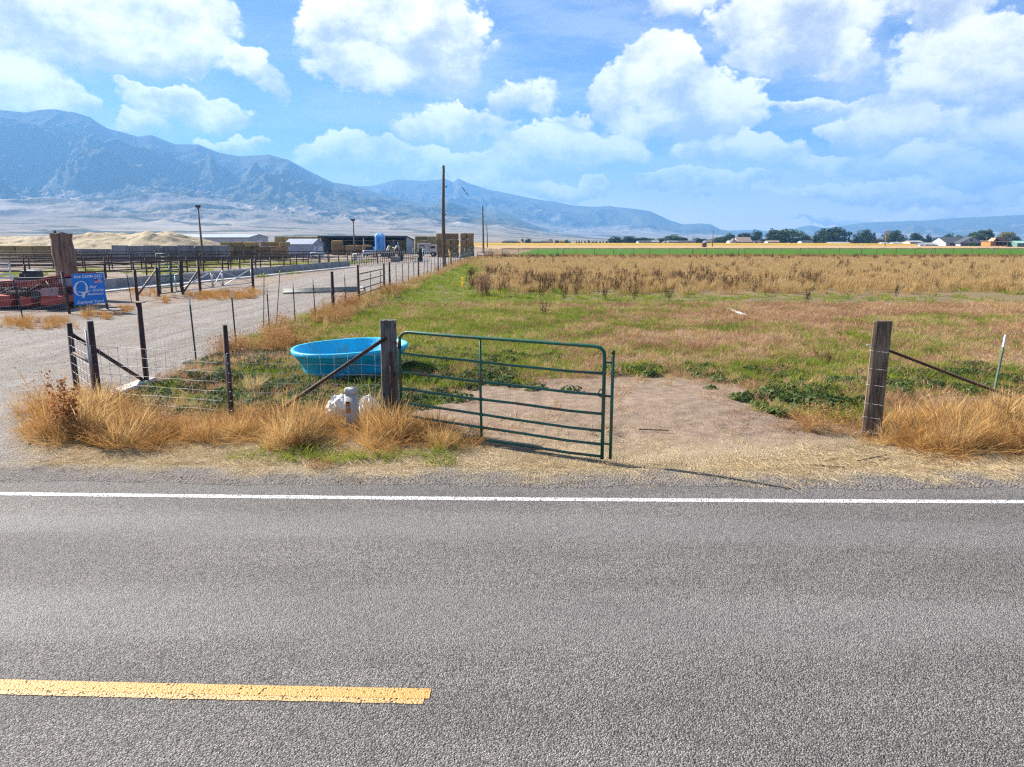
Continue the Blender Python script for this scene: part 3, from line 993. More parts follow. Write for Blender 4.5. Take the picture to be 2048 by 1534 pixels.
# rusty drill-stem brace from the right post into the grass
b0 = post_frac(.755) + Vector((.12, .02, 0)); b1 = gnd(2075, 812); b1.z += .03
br = MB(); br.tube([b0, b0.lerp(b1, .5) + Vector((0, 0, -.012)), b1], 0.021, 8)
for k in range(38):
    t = 0.25 + k * 0.02
    p = b0.lerp(b1, t); br.tube([p, p + (b1 - b0).normalized() * 0.012], 0.0255, 7)
solo('brace_pipe', br, M_PIPE, 'rusty threaded brace rod slanting from the brown post into the grass', 'brace', tuple(b1))

# ------------------------------------------------------------------ T-posts (steel, T section)
def tpost_mb(base, h, lean=(0, 0), rz=0.0, z0=0.0, z1=None, grow=1.0):
    base = Vector(base); z1 = h if z1 is None else z1
    M = Matrix.Rotation(rz, 3, 'Z')
    w, t, d = 0.036 * grow, 0.008 * grow, 0.036 * grow
    sec = [(-w / 2, 0), (w / 2, 0), (w / 2, t), (t / 2, t), (t / 2, d), (-t / 2, d), (-t / 2, t), (-w / 2, t)]
    def P(z): return [base + Vector((lean[0] * z / h, lean[1] * z / h, z)) + M @ Vector((x, y, 0)) for x, y in sec]
    return MB().rings([P(z0), P(z1)], True, False, True, True)

def tpost(parent, base, h, lean=(0, 0), rz=0.0, tip=0.13, grow=1.0, tipmat=None, name='steel_post'):
    o = part(name, tpost_mb(base, h, lean, rz, -0.3, h - tip, grow), M_TPOST, parent)
    if tip: part('painted_tip', tpost_mb(base, h, lean, rz, h - tip + .001, h, grow * 1.02), tipmat or M_TIP, o)
    return o

b = gnd(1986, 800)
tp = thing('steel_fence_post', 'green steel post with white tip standing in the right-hand grass', 'post', b)
part('shaft', tpost_mb(b, 1.22, (.08, 0), .4, -.2, 1.0), surf('bright_green_post', (0.10, 0.17, 0.11), 0.6, 0, .2, 9), tp)
part('painted_tip', tpost_mb(b, 1.22, (.08, 0), .4, 1.001, 1.22, 1.03), M_TIP, tp)

# ------------------------------------------------------------------ the green gate
GR = gnd(1204, 917); GL = Vector((gp(804, 858).x, gp(804, 858).y, 0))
gate = thing('tube_gate', 'green tubular farm gate swung open towards the road', 'gate', GR)
def gpt(s, py_l, py_r):
    """point on the gate plane: s along the gate, height from the rail ends seen at hinge and latch"""
    p = GL.lerp(GR, s)
    zl = at(804, py_l, GL.y).z; zr = at(1208, py_r, GR.y).z
    p.z = zl + (zr - zl) * s
    return p
RAILS = [(706, 748), (743, 791), (776, 829), (804, 863), (829, 890), (853, 914)]
TOP = (663, 694)
# outer frame: hinge upright, rounded corners, top rail, latch upright
c = [gpt(0, 862, 918)]
c += [gpt(0, 690, 720), gpt(0.004, 674, 705), gpt(0.022, 666, 697), gpt(0.05, *TOP), gpt(.3, 663.8, 694.8), gpt(.65, *TOP), gpt(0.955, *TOP), gpt(0.982, 665, 696.5), gpt(0.997, 674, 704), gpt(1.0, 684, 715), gpt(1.0, 862, 918)]
part('frame', MB().tube(c, 0.024, 12), M_GREEN, gate)
for i, (l, r_) in enumerate(RAILS):
    w = 0.6 * (i % 3 - 1)
    pts = [gpt(0.004, l, r_), gpt(.12, l + 1.0, r_ + 1.0), gpt(.35, l + 1.5 + w, r_ + 1.5 + w), gpt(.6, l + 1.2 - w, r_ + 1.2 - w), gpt(.85, l + 1.5, r_ + 1.5), gpt(.94, l, r_), gpt(0.996, l - 1.5, r_ - 1.0)]
    part('bar', MB().tube(pts, 0.0185, 10), M_GREEN, gate)
up_l, up_r = (663, 694), (857, 916)
part('stay', MB().tube([gpt(.43, *up_l), gpt(.43, 760, 806), gpt(.433, 853, 914)], 0.0185, 8), M_GREEN, gate)
for l, r_ in RAILS:                                          # stay welds
    part('weld', MB().tube([gpt(.424, l + 1.4, r_ + 1.4), gpt(.442, l + 1.4, r_ + 1.4)], 0.025, 8), M_GREEN, gate)
dgn = (GR - GL).normalized()
def lp(py):
    p = at(1224, py, GR.y + 0.02); q = GR + dgn * 0.115; return Vector((q.x, q.y, p.z))
lpipe = part('latch_pipe', MB().tube([lp(702), lp(914)], 0.021, 10), M_GREEN, gate)
part('cap', MB().tube([lp(699), lp(707)], 0.025, 10), M_PIPE, lpipe)
for py in (724, 791, 886):
    a = lp(py); part('latch_arm', MB().tube([a - dgn * .115, a], 0.014, 8), M_GREEN if py != 791 else M_PIPE, gate)
a = lp(787) - dgn * .15
ring = [a + Vector((dgn.x * .035 * math.cos(t), dgn.y * .035 * math.cos(t), .05 * math.sin(t))) for t in [k * math.pi / 6 for k in range(13)]]
part('latch_ring', MB().tube(ring, 0.008, 6), M_PIPE, gate)
for py in (690, 838):
    a = gpt(0, py, py + 40); 
    h_ = part('hinge', MB().tube([a + Vector((0, 0, -.05)), a + Vector((0, 0, .06))], 0.031, 10), M_PIPE, gate)
    part('pin', MB().tube([a, Vector((PL.x + .1, PL.y - .05, a.z))], 0.012, 8), M_PIPE, h_)

# ------------------------------------------------------------------ blue stock trough
tr_c = gnd(688, 752); tr_c = Vector((tr_c.x, tr_c.y + 0.70, tr_c.z - .02))
def trough():
    yaw = math.radians(24)
    M = Matrix.Rotation(yaw, 3, 'Z')
    def ring(rx, ry, z, n=64, e=2.25):
        out = []
        for k in range(n):
            t = 2 * math.pi * k / n
            cx, sy = math.cos(t), math.sin(t)
            x = rx * math.copysign(abs(cx) ** (2 / e), cx); y = ry * math.copysign(abs(sy) ** (2 / e), sy)
            tilt = 0.03 * x
            out.append(tr_c + M @ Vector((x, y, z + tilt)))
        return out
    th = thing('stock_trough', 'large bright blue oval plastic stock trough on the weeds', 'trough', tr_c)
    blue = surf('blue_moulded_plastic', (0.014, 0.50, 0.76), 0.42, 0, 0.10, 2.2, 0.002, 40, rust=(0.10, 0.40, 0.50), rust_amt=.42, rust_scale=3.0, spec=0.5, stretch=(1, 1, .5))
    outer = [ring(.92, .78, -.03), ring(.95, .81, 0.0), ring(1.03, .89, .15), ring(1.035, .895, .17), ring(1.14, 1.00, .40), ring(1.165, 1.025, .415), ring(1.20, 1.06, .52)]
    part('outer_wall', MB().rings(outer, cap0=True), blue, th)
    inner = [ring(1.175, 1.035, .585), ring(1.16, 1.02, .57), ring(1.14, 1.0, .52), ring(1.11, .97, .50), ring(1.06, .92, .34), ring(1.02, .88, .33), ring(.90, .76, .035), ring(.5, .4, .03)]
    part('inner_wall', MB().rings(inner, cap1=True), blue, th)
    rim = [ring(1.20, 1.06, .52), ring(1.25, 1.11, .515), ring(1.265, 1.125, .53), ring(1.265, 1.125, .60), ring(1.25, 1.11, .615), ring(1.195, 1.055, .615), ring(1.175, 1.035, .585)]
    part('rim', MB().rings(rim), blue, th)
trough()

# ------------------------------------------------------------------ telephone pedestal and rubbish bags
pd = gnd(706, 852)
def pedestal():
    th = thing('cable_pedestal', 'short beige utility pedestal with orange warning sticker in the dry grass', 'pedestal', pd)
    cream = surf('beige_pedestal_plastic', (0.46, 0.45, 0.40), 0.5, 0, 0.06, 3)
    yaw = math.radians(-14); M = Matrix.Rotation(yaw, 3, 'Z')
    def ring(w, d, z, r=.45):
        out = []
        for k in range(24):
            t = 2 * math.pi * k / 24
            e = 4.5; cx, sy = math.cos(t), math.sin(t)
            out.append(pd + M @ Vector((w / 2 * math.copysign(abs(cx) ** (2 / e), cx) - .01 * z, d / 2 * math.copysign(abs(sy) ** (2 / e), sy), z)))
        return out
    w, d, h = .185, .175, .655
    body = part('body', MB().rings([ring(w, d, -.1), ring(w, d, h - .10)], cap0=True, cap1=True), cream, th)
    cap = part('cap', MB().rings([ring(w * 1.012, d * 1.012, h - .099), ring(w * 1.012, d * 1.012, h - .055), ring(w * .96, d * .96, h - .025), ring(w * .78, d * .78, h - .006), ring(w * .4, d * .4, h)], cap0=True, cap1=True), cream, th)
    fy = -d / 2 - .0015
    def F(x, z, o=0.0): return pd + M @ Vector((x - .01 * z, fy - o, z))
    part('lettering', MB().quad(F(-.065, h - .125, .001), F(.02, h - .125, .001), F(.02, h - .113, .001), F(-.065, h - .113, .001)), surf('grey_print', (.16, .16, .17), .6), body)
    st = part('sticker', MB().quad(F(-.062, .26), F(.022, .26), F(.022, .445), F(-.062, .445)), surf('orange_sticker', (.56, .17, .02), .5, 0, .06), body)
    cx, cz = -.02, .355
    disc = lambda r, o: MB().add([F(cx + r * math.cos(t), cz + r * math.sin(t), o) for t in [k * math.pi / 12 for k in range(24)]], [tuple(range(24))])
    part('symbol_ring', disc(.033, .0012), M_BLACK, st)
    part('symbol_disc', disc(.027, .0020), surf('pale_print', (.62, .56, .58), .6), st)
    sl = MB(); sl.quad(F(cx - .024, cz + .016, .0028), F(cx - .016, cz + .024, .0028), F(cx + .024, cz - .016, .0028), F(cx + .016, cz - .024, .0028))
    sl.quad(F(cx - .006, cz - .018, .0024), F(cx + .004, cz - .02, .0024), F(cx + .012, cz + .018, .0024), F(cx + .0, cz + .02, .0024))
    part('symbol_slash', sl, M_BLACK, st)
    part('warning_print', MB().quad(F(-.048, .422, .001), F(.008, .422, .001), F(.008, .437, .001), F(-.048, .437, .001)).quad(F(-.045, .41, .001), F(.005, .41, .001), F(.005, .416, .001), F(-.045, .416, .001)), M_BLACK, st)
pedestal()

def crumpled(c, sx, sy, sz, seed):
    bm = bmesh.new(); bmesh.ops.create_icosphere(bm, subdivisions=4, radius=1.0)
    V = np.array([v.co[:] for v in bm.verts])
    n = ridged(V[:, 0] * 1.5 + V[:, 2] * .9 + seed, V[:, 1] * 1.5 - V[:, 2] * 1.2, 5, seed, .6) - .9
    n2 = fbm(V[:, 0] * 4 + V[:, 2] * 3, V[:, 1] * 4 + V[:, 2] * 2 + seed, 3, seed + 2)
    r = 1 + .17 * n + .05 * n2
    V = V * r[:, None]
    V[:, 2] = np.where(V[:, 2] < 0, V[:, 2] * .4, V[:, 2])
    mb = MB()
    mb.add([(c[0] + x * sx, c[1] + y * sy, c[2] + z * sz) for x, y, z in V], [tuple(v.index for v in f.verts) for f in bm.faces], False)
    bm.free(); return mb
M_BAG = surf('white_sacking', (.74, .73, .70), .6, 0, .05, 9, .004, 60)
g0 = gnd(662, 842) + Vector((.1, .42, .1)); solo('feed_sack', crumpled(g0, .27, .17, .27, 4), M_BAG, 'crumpled white sack lying left behind the beige pedestal', 'sack', tuple(g0 - Vector((0, 0, .1))))
g0 = gnd(728, 846) + Vector((-.0, .38, .06)); solo('feed_sack', crumpled(g0, .17, .15, .34, 9), M_BAG, 'peaked white sack showing right of the beige pedestal', 'sack', tuple(g0 - Vector((0, 0, .06))))

# ------------------------------------------------------------------ road-side pipe and panel fence
def pipe(parent, name, p0, p1, r, mat=None, n=10):
    return part(name, MB().tube([p0, p1], r, n), mat or M_PIPE, parent)
fa, fb, fc, fe = gnd(155, 787), gnd(199, 812), gnd(294, 768), gnd(464, 840)
corner = thing('corner_fence', 'brown pipe fence with galvanised stock panel between the drive and the grey gate post', 'fence', fb)
def topz(px, py, p): return Vector((p.x, p.y, at(px, py, p.y).z))
ta, tb, tcc, te = topz(147, 646, fa), topz(191, 642, fb), topz(283, 606, fc), topz(452, 650, fe)
dn = Vector((0, 0, -.3))
for p, t, r in ((fa, ta, .052), (fb, tb, .058), (fc, tcc, .052), (fe, te, .042)):
    pipe(corner, 'post', p + dn, t, r)
part('post_cap', MB().box(tcc + Vector((0, 0, .008)), (.22, .12, .016), .2), M_PIPE_L, corner)
pipe(corner, 'brace', fa.lerp(ta, .86) , fc + Vector((0, 0, .05)), .036)
pipe(corner, 'rail', fa.lerp(ta, .60), fb.lerp(tb, .50) + Vector((0, .02, 0)), .032, M_PIPE)
pipe(corner, 'latch_post', fb + Vector((-.10, .03, .1)), Vector((fb.x - .10, fb.y + .03, at(188, 660, fb.y).z)), .018, M_GALV_TUBE)
# brace from the grey timber post down to the pipe post
pipe(corner, 'brace', Vector((PL.x - .02, PL.y - .13, at(772, 676, PL.y - .13).z)), fe + Vector((.55, -.02, .05)), .030)
pipe(corner, 'post', Vector((PL.x + .05, PL.y - .16, -.1)), Vector((PL.x + .05, PL.y - .16, at(778, 704, PL.y - .16).z)), .030)
# stock panel: horizontal rods (parts) and the many uprights joined
def panel(A, B, z_lo, z_hi, nrow, step, r=.0026):
    z_lo = np.array(z_lo); z_hi = np.array(z_hi)
    off = Vector((0, -.065, 0))
    L = (B - A).length
    for k in range(nrow):
        t = k / (nrow - 1)
        za = z_lo[0] + (z_hi[0] - z_lo[0]) * t; zb = z_lo[1] + (z_hi[1] - z_lo[1]) * t
        pts = []
        for q in range(13):
            s_ = q / 12
            p = A.lerp(B, s_) + off; p.z = za + (zb - za) * s_ + .006 * math.sin(q * 2.1 + k)
            pts.append(p)
        part('panel_rod', MB().tube(pts, r, 5), M_GALV, corner)
    mb = MB(); n = int(L / step)
    for q in range(n + 1):
        s_ = q / n; p = A.lerp(B, s_) + off + Vector((0, -.006, 0))
        a = z_lo[0] + (z_lo[1] - z_lo[0]) * s_; b_ = z_hi[0] + (z_hi[1] - z_hi[0]) * s_
        jx = rnd.uniform(-.008, .008)
        mb.tube([Vector((p.x + jx, p.y, a)), Vector((p.x - jx, p.y, b_))], r, 5)
    o = part('panel_uprights', mb, M_GALV, corner); o['kind'] = 'stuff'
za1, za2 = at(199, 690, fb.y).z, at(199, 818, fb.y).z
zb1, zb2 = at(464, 706, fe.y).z, at(464, 838, fe.y).z
zc1, zc2 = at(775, 709, PL.y).z, at(775, 848, PL.y).z
panel(fb, fe, (za2, zb2), (za1, zb1), 8, .205)
panel(fe + Vector((.02, 0, 0)), PL, (zb2, zc2), (zb1, zc1), 8, .205)
panel(fa, fb, (.12, za2), (1.1, za1), 7, .205)
# weathered concrete slab lying inside the corner
s0, s1 = gnd(212, 798), gnd(300, 762)
pmid = (s0 + s1) / 2; dd = s1 - s0
solo('concrete_slab', MB().bbox(pmid + Vector((0.02, -.02, .06)), (dd.length, .26, .10), .012, math.atan2(dd.y, dd.x), None, .006), surf('pale_slab', (.50, .47, .42), .9, 0, .12, 5, .004, 40), 'pale concrete slab lying at the foot of the pipe corner', 'slab', tuple(pmid))
# odds and ends of board
def board(pa, pb, w, t, mat, label, name='board'):
    mid = (pa + pb) / 2; d = pb - pa
    solo(name, MB().bbox(mid + Vector((0, 0, t / 2 + .03)), (d.length, w, t), .006, math.atan2(d.y, d.x), None, .004), mat, label, 'board', tuple(mid))
board(gnd(1457, 618), gnd(1490, 631), .17, .035, surf('white_painted_board', (.60, .58, .54), .8, 0, .1, 6), 'white painted board lying in the dry field')
board(gnd(378, 743), gnd(412, 740), .06, .03, M_PLANK, 'short bleached lath lying behind the wire panel')
board(gnd(474, 690), gnd(488, 701), .045, .03, M_PLANK, 'pale stick lying at the foot of a steel post', 'stick')

M_TWIG = surf('dark_twig', (.07, .05, .04), .9)
board(gnd(1278, 858), gnd(1338, 860), .014, .012, M_TWIG, 'dark stick lying in the gateway straw', 'stick')
board(gnd(1612, 929), gnd(1690, 935), .016, .012, M_TWIG, 'long dark stick on the shoulder left of the brown post', 'stick')
board(gnd(1715, 922), gnd(1775, 910), .014, .012, M_TWIG, 'dark stick on the shoulder below the brown post', 'stick')
# ------------------------------------------------------------------ fence along the gravel drive
def fline(px):
    """point of the drive fence whose foot is seen at this pixel column"""
    k = (px - 1024) / FPX
    y = 14.2
    for _ in range(20):
        x = -7.42 + (y - 14.2) * 0.0090
        fwd = y * math.cos(PITCH) + CAM_H * math.sin(PITCH)
        y = y * 0.5 + 0.5 * ((x / k - CAM_H * math.sin(PITCH)) / math.cos(PITCH))
    x = -7.42 + (y - 14.2) * 0.0090
    return Vector((x, y, hg(x, y)))
df = thing('drive_fence', 'long wire fence of steel posts along the right edge of the gravel drive', 'fence', fline(667))
ends = []
for px, h, lean in [(393, 1.58, (-.03, 0)), (473, 1.55, (-.02, 0)), (540, 1.45, (0, 0)), (591, 1.45, (0, 0)), (631, 1.45, (-.02, 0)), (692, 1.42, (0, 0)), (720, 1.42, (0, 0)), (742, 1.3, (.02, 0)), (762, 1.35, (0, 0)),
                    (793, 1.42, (0, 0)), (806, 1.42, (0, 0)), (817.5, 1.42, (.02, 0)), (828, 1.4, (0, 0)), (847.5, 1.4, (.1, 0)), (855.5, 1.4, (0, 0)), (863, 1.4, (0, 0)), (870, 1.4, (0, 0)),
                    (881.5, 1.4, (0, 0)), (892, 1.4, (.02, 0)), (897, 1.4, (0, 0)), (906.5, 1.35, (.05, 0)), (911, 1.35, (.05, 0)), (915, 1.3, (.1, 0)), (918.5, 1.35, (0, 0)), (925.5, 1.35, (.05, 0)), (929, 1.35, (0, 0)), (932, 1.35, (0, 0)), (938, 1.35, (.1, 0)), (941, 1.35, (0, 0))]:
    p = fline(px); far = p.y > 45
    tpost(df, p, h, lean, .5, 0.17 if px < 700 else .1, 1.0 if not far else 1.25)
for px, h in [(667, 1.62), (718, 1.75), (769, 1.6), (780, 1.62), (837.5, 1.62), (876.5, 1.66), (902.5, 1.6), (921.5, 1.6), (935, 1.6)]:
    p = fline(px); pipe(df, 'post', p + dn, p + Vector((0, 0, h)), .062 if px > 700 else .07)
# two thin brown canes leaning in the weeds beside the fence
for (px0, py0, px1, py1), lb in (((552, 655, 560, 541), 'slim brown cane with yellow tip leaning by the drive fence'), ((527, 660, 528, 546), 'slim upright brown cane by the drive fence')):
    p = gnd(px0, py0); t = at(px1, py1, p.y)
    th = thing('marker_cane', lb, 'stake', p)
    part('shaft', MB().tube([p, p.lerp(t, .94)], .014, 6), surf('brown_cane', (.10, .075, .04), .8), th)
    part('tip', MB().tube([p.lerp(t, .94), t], .016, 6), surf('yellow_tip', (.55, .30, .03), .6), th)
wa, wb, wc_ = Vector((fc.x, fc.y, 0)), fline(667), fline(945)
for k, z in enumerate((.10, .24, .38, .52, .68, .86, 1.08, 1.28)):
    pts = [wa.lerp(wb, q / 8) + Vector((.03, 0, z + .012 * math.sin(q + k))) for q in range(9)] + [wb.lerp(wc_, q / 14) + Vector((.03, 0, z + .012 * math.sin(q * 1.3 + k))) for q in range(1, 15)]
    part('wire', MB().tube(pts, .0021, 4), M_GALV, df)
mb = MB(); L = (wb - wa).length
for q in range(int(L / .16)):
    p = wa.lerp(wb, q * .16 / L) + Vector((.03, 0, 0)); mb.tube([p + Vector((0, 0, .08)), p + Vector((0, 0, 1.08))], .0015, 3)
o = part('woven_uprights', mb, M_GALV, df); o['kind'] = 'stuff'
mb = MB()
L2 = (wc_ - wb).length
for q in range(int(L2 / .3)):
    p = wb.lerp(wc_, q * .3 / L2) + Vector((.03, 0, 0)); mb.tube([p + Vector((0, 0, .08)), p + Vector((0, 0, 1.08))], .0016, 3)
o = part('woven_uprights', mb, M_GALV, df); o['kind'] = 'stuff'
# ladder panel between two pipe posts
a, b_ = fline(718.5), fline(768.5)
lad = thing('pipe_panel', 'four-rail pipe panel set in the drive fence beside the cattle guard', 'panel', a)
for z in (1.32, .98, .62, .36): pipe(lad, 'rail', a + Vector((.07, .07, z)), b_ + Vector((.07, -.07, z)), .026, M_PIPE_L)

# ------------------------------------------------------------------ cattle guard in the drive
cg = thing('cattle_guard', 'grey-green steel cattle guard set across the gravel drive', 'cattle guard', gp(660, 580))
q = [gp(566, 580), gp(722, 575), gp(722, 583.5), gp(566, 587.5)]
for k in range(11):
    t = (k + .5) / 11
    a = q[0].lerp(q[3], t); b_ = q[1].lerp(q[2], t)
    pipe(cg, 'bar', a + Vector((0, 0, .035)), b_ + Vector((0, 0, .035)), .045, surf('guard_steel', (.10, .115, .105), .6, .1, .2, 3))
for a, b_ in ((q[1], q[2]),):
    d = b_ - a; part('concrete_edge', MB().bbox((a + b_) / 2 + Vector((0, 0, .02)), (d.length + .3, .30, .12), .015, math.atan2(d.y, d.x)), M_CONC, cg)
# ================================================================== the feed yard on the left
def lineY(p0, p1, y):
    t = (y - p0.y) / (p1.y - p0.y); return p0.lerp(p1, t)
BK0, BK1 = gp(215, 578), gp(690, 533)
def bunk(y): return lineY(BK0, BK1, y)

# concrete feed bunk, cast in lengths
bd = (BK1 - BK0).normalized(); bn_ = Vector((-bd.y, bd.x, 0))
fb_ = thing('feed_bunk', 'long low concrete feed bunk along the far side of the drive', 'feed bunk', bunk(50))
y = 36.5; ang = math.atan2(bd.y, bd.x)
while y < 80:
    L = min(5.0, 80.5 - y)
    c = bunk(y + L / 2) + bn_ * .1
    part('bunk_length', MB().bbox(c + Vector((0, 0, .28)), (L - .03, .22, .62), .02, ang), M_CONC, fb_)
    y += L
part('apron', MB().box(bunk(58) - bn_ * .75 + Vector((0, 0, .004)), (44, 1.5, .05), ang), surf('pale_concrete_apron', (.44, .42, .40), .9, 0, .12, .8), fb_)

def pen_fence(name, label, A, B, step, h, rails, group=None, post_r=.05, rail_r=.03, mat=None, lastrail=None):
    th = thing(name, label, 'fence', A, group)
    L = (B - A).length; n = max(2, int(L / step))
    for k in range(n + 1):
        p = A.lerp(B, k / n); pipe(th, 'post', p + Vector((0, 0, -.2)), p + Vector((0, 0, h + rnd.uniform(-.02, .02))), post_r, mat, 6)
    for z in rails:
        top = z == max(rails)
        pipe(th, 'rail', A + Vector((0, 0, z)), B + Vector((0, 0, z)), rail_r * (1.35 if top else 1), M_PIPE if top else mat, 6)
    return th
pen_fence('corral_fence', 'brown pipe fence standing on the concrete feed bunk', bunk(40) + bn_ * .1, bunk(80) + bn_ * .1, 2.5, 1.5, (1.45, 1.05), None, .06, .042)
for Yf, lab in ((40.3, 'nearest cross fence of brown pipe behind the red machine'), (56, 'second pipe cross fence of the cattle pens behind the dead trunk'), (73, 'third pipe cross fence of the cattle pens'), (90, 'farthest pipe cross fence in front of the concrete wall')):
    B = bunk(Yf) + bn_ * .2; A = Vector((-Yf * .98, Yf + 1.5, 0))
    pen_fence('corral_fence', lab, A, B, 3.0, 1.5, (1.45, 1.1, .75, .42), None, .06, .038)
A = bunk(48) + bn_ * 19; B = bunk(98) + bn_ * 19
pen_fence('corral_fence', 'pipe fence dividing the pens lengthwise left of the light pole', A, B, 3.0, 1.5, (1.45, 1.1, .75, .42), None, .06, .038)
A = bunk(81) + bn_ * .0; B = Vector((bunk(96).x + 2.4, 96, 0))
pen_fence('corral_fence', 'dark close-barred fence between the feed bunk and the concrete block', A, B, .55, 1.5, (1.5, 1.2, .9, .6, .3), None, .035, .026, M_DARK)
# pale panel gates among the pens
def rail_gate(name, label, A, B, z0, z1, n, r, mat, stays=(0, 1), xbrace=False, group=None):
    th = thing(name, label, 'gate', A, group)
    for k in range(n):
        z = z0 + (z1 - z0) * k / (n - 1)
        pipe(th, 'bar', A + Vector((0, 0, z)), B + Vector((0, 0, z)), r, mat, 6)
    for s_ in stays:
        p = A.lerp(B, s_); pipe(th, 'stay', p + Vector((0, 0, z0)), p + Vector((0, 0, z1)), r * 1.1, mat, 6)
    if xbrace:
        for a, b_ in zip(stays[:-1], stays[1:]):
            p, q = A.lerp(B, a), A.lerp(B, b_)
            pipe(th, 'diagonal', p + Vector((0, 0, z0)), q + Vector((0, 0, z1)), r * .9, mat, 6)
            pipe(th, 'diagonal', p + Vector((0, 0, z1)), q + Vector((0, 0, z0)), r * .7, mat, 6)
    return th
M_PALE = surf('pale_gate_paint', (.60, .62, .58), .5, 0, .1, 6, rust=(.2, .1, .05), rust_amt=.2)
M_GREEN_D = surf('dull_green_gate', (.03, .10, .06), .5, 0, .2, 6)
a, b_ = at(-30, 540, 40.0), at(20, 540, 40.0)
rail_gate('panel_gate', 'whitish pipe gate at the left edge behind the red machine', Vector((a.x, 40.0, 0)), Vector((b_.x, 40.0, 0)),   .55, 1.65, 6, .045, M_PALE, (0, .5, 1))
a, b_ = at(706, 510, 82), at(725, 510, 81.5)
rail_gate('panel_gate', 'small white barred gate at the end of the feed bunk', Vector((a.x, 82, 0)), Vector((b_.x, 81.5, 0)), .35, 1.3, 5, .045, M_PALE, (0, 1))
a, b_ = at(622, 510, 74), at(650, 510, 74)
rail_gate('panel_gate', 'grey weathered gate inside the pens in front of the metal shed', Vector((a.x, 74, 0)), Vector((b_.x, 74, 0)), .3, 1.6, 5, .03, M_PALE, (0, .5, 1))
a, b_ = at(312, 515, 60), at(356, 515, 60)
rail_gate('panel_gate', 'faint green gate among the far pen rails', Vector((a.x, 60, 0)), Vector((b_.x, 60, 0)), .3, 1.75, 6, .026, M_GREEN_D, (0, .5, 1))

# posts, green gate and braced silver gates beyond the drive
def ypost(px, py, h, r=.06): 
    p = gnd(px, py); return p, p + Vector((0, 0, h))
gy = thing('yard_fence', 'row of brown pipe posts with slanting braces beside the silver gates', 'fence', gp(318, 592))
PP = {}
for px, py, tpy in ((275, 600, 540), (318, 592, 534), (366, 588, 522), (401, 584, 521), (507, 580, 518)):
    p = gnd(px, py); t = at(px - 2, tpy, p.y); PP[px] = (p, Vector((p.x, p.y, t.z)))
    pipe(gy, 'post', p + dn, PP[px][1], .075)
pipe(gy, 'brace', PP[275][0] + Vector((.05, -.03, .28)), PP[318][0].lerp(PP[318][1], .92), .05, M_PIPE_L)
pipe(gy, 'brace', PP[366][0] + Vector((.05, -.03, .12)), PP[401][0].lerp(PP[401][1], .72), .05, M_PIPE_L)
tpost(gy, gnd(263, 602), 1.35, (-.1, 0), .3, .1)
a, b_ = PP[318][0] + Vector((.12, 0, 0)), PP[366][0] - Vector((.1, 0, 0))
rail_gate('panel_gate', 'green tubular gate hanging between two brown posts beyond the drive', a, b_, .16, 1.62, 6, .028, M_GREEN_D, (0, .52, .58, 1))
a, b_ = gnd(353, 586), gnd(425, 578)
rail_gate('braced_gate', 'silver gate with crossed braces, nearer of the pair', a, b_, .12, 1.02, 2, .034, M_GALV_TUBE, (0, 1), True)
a, b_ = gnd(447, 575), gnd(504, 569)
rail_gate('braced_gate', 'silver gate with crossed braces, farther of the pair', a, b_, .12, 1.02, 2, .034, M_GALV_TUBE, (0, 1), True)
a, b_ = gnd(425, 578), gnd(447, 575)
rail_gate('braced_gate', 'short silver gate section joining the two braced gates', a + Vector((.06, .02, 0)), b_ - Vector((.06, 0, 0)), .12, 1.0, 2, .03, M_GALV_TUBE, (0, 1), True)

# ------------------------------------------------------------------ dead trunk
def trunk():
    Y = 36.0
    b0 = at(136, 600, Y); b0.z = 0
    th = thing('dead_tree', 'thick sawn-off dead tree trunk standing behind the blue sign', 'dead tree', b0)
    rings = []; n = 40; lv = 26
    top = at(125, 468, Y)
    for j in range(lv + 1):
        t = j / lv
        c = b0.lerp(Vector((top.x, Y, top.z)), t)
        c.x += .06 * math.sin(t * 5)
        r = .50 - .05 * t + .03 * math.sin(t * 11) + .05 * (t > .96)
        ring = []
        for k in range(n):
            a = 2 * math.pi * k / n
            g = .022 * math.sin(a * 13 + t * 2) + .016 * math.sin(a * 29 + 1 + t * 3) + .04 * math.sin(a * 3 + t * 2)
            z = 0
            if j == lv: z = .05 * math.sin(a + 2.6) + .035 * math.sin(a * 5)
            ring.append(c + Vector(((r + g) * math.cos(a), (r + g) * math.sin(a), z)))
        rings.append(ring)
    part('trunk', MB().rings(rings, True, False, True, True), M_BARK, th)
    s0 = Vector((top.x - .28, Y - .2, top.z - .25))
    part('splinter', MB().rings([[s0 + Vector((.11 * math.cos(a), .09 * math.sin(a), 0)) for a in (0, 1.2, 2.5, 3.8, 5)], [s0 + Vector((.05 + .07 * math.cos(a), .05 * math.sin(a), .42)) for a in (0, 1.2, 2.5, 3.8, 5)]], True, False, True, True), M_BARK, th)
trunk()

# ------------------------------------------------------------------ blue sign
def text_mesh(body, bold=0.0, shear=0.0, spacing=1.0):
    cu = bpy.data.curves.new('t', 'FONT'); cu.body = body; cu.size = 1.0; cu.shear = shear; cu.offset = bold; cu.space_character = spacing
    cu.resolution_u = 3
    ob = bpy.data.objects.new('t', cu); COL.objects.link(ob)
    dg = bpy.context.evaluated_depsgraph_get()
    me = bpy.data.meshes.new_from_object(ob.evaluated_get(dg))
    bpy.data.objects.remove(ob); bpy.data.curves.remove(cu)
    V = np.array([v.co[:] for v in me.vertices]); Fs = [tuple(p.vertices) for p in me.polygons]
    bpy.data.meshes.remove(me)
    return V, Fs

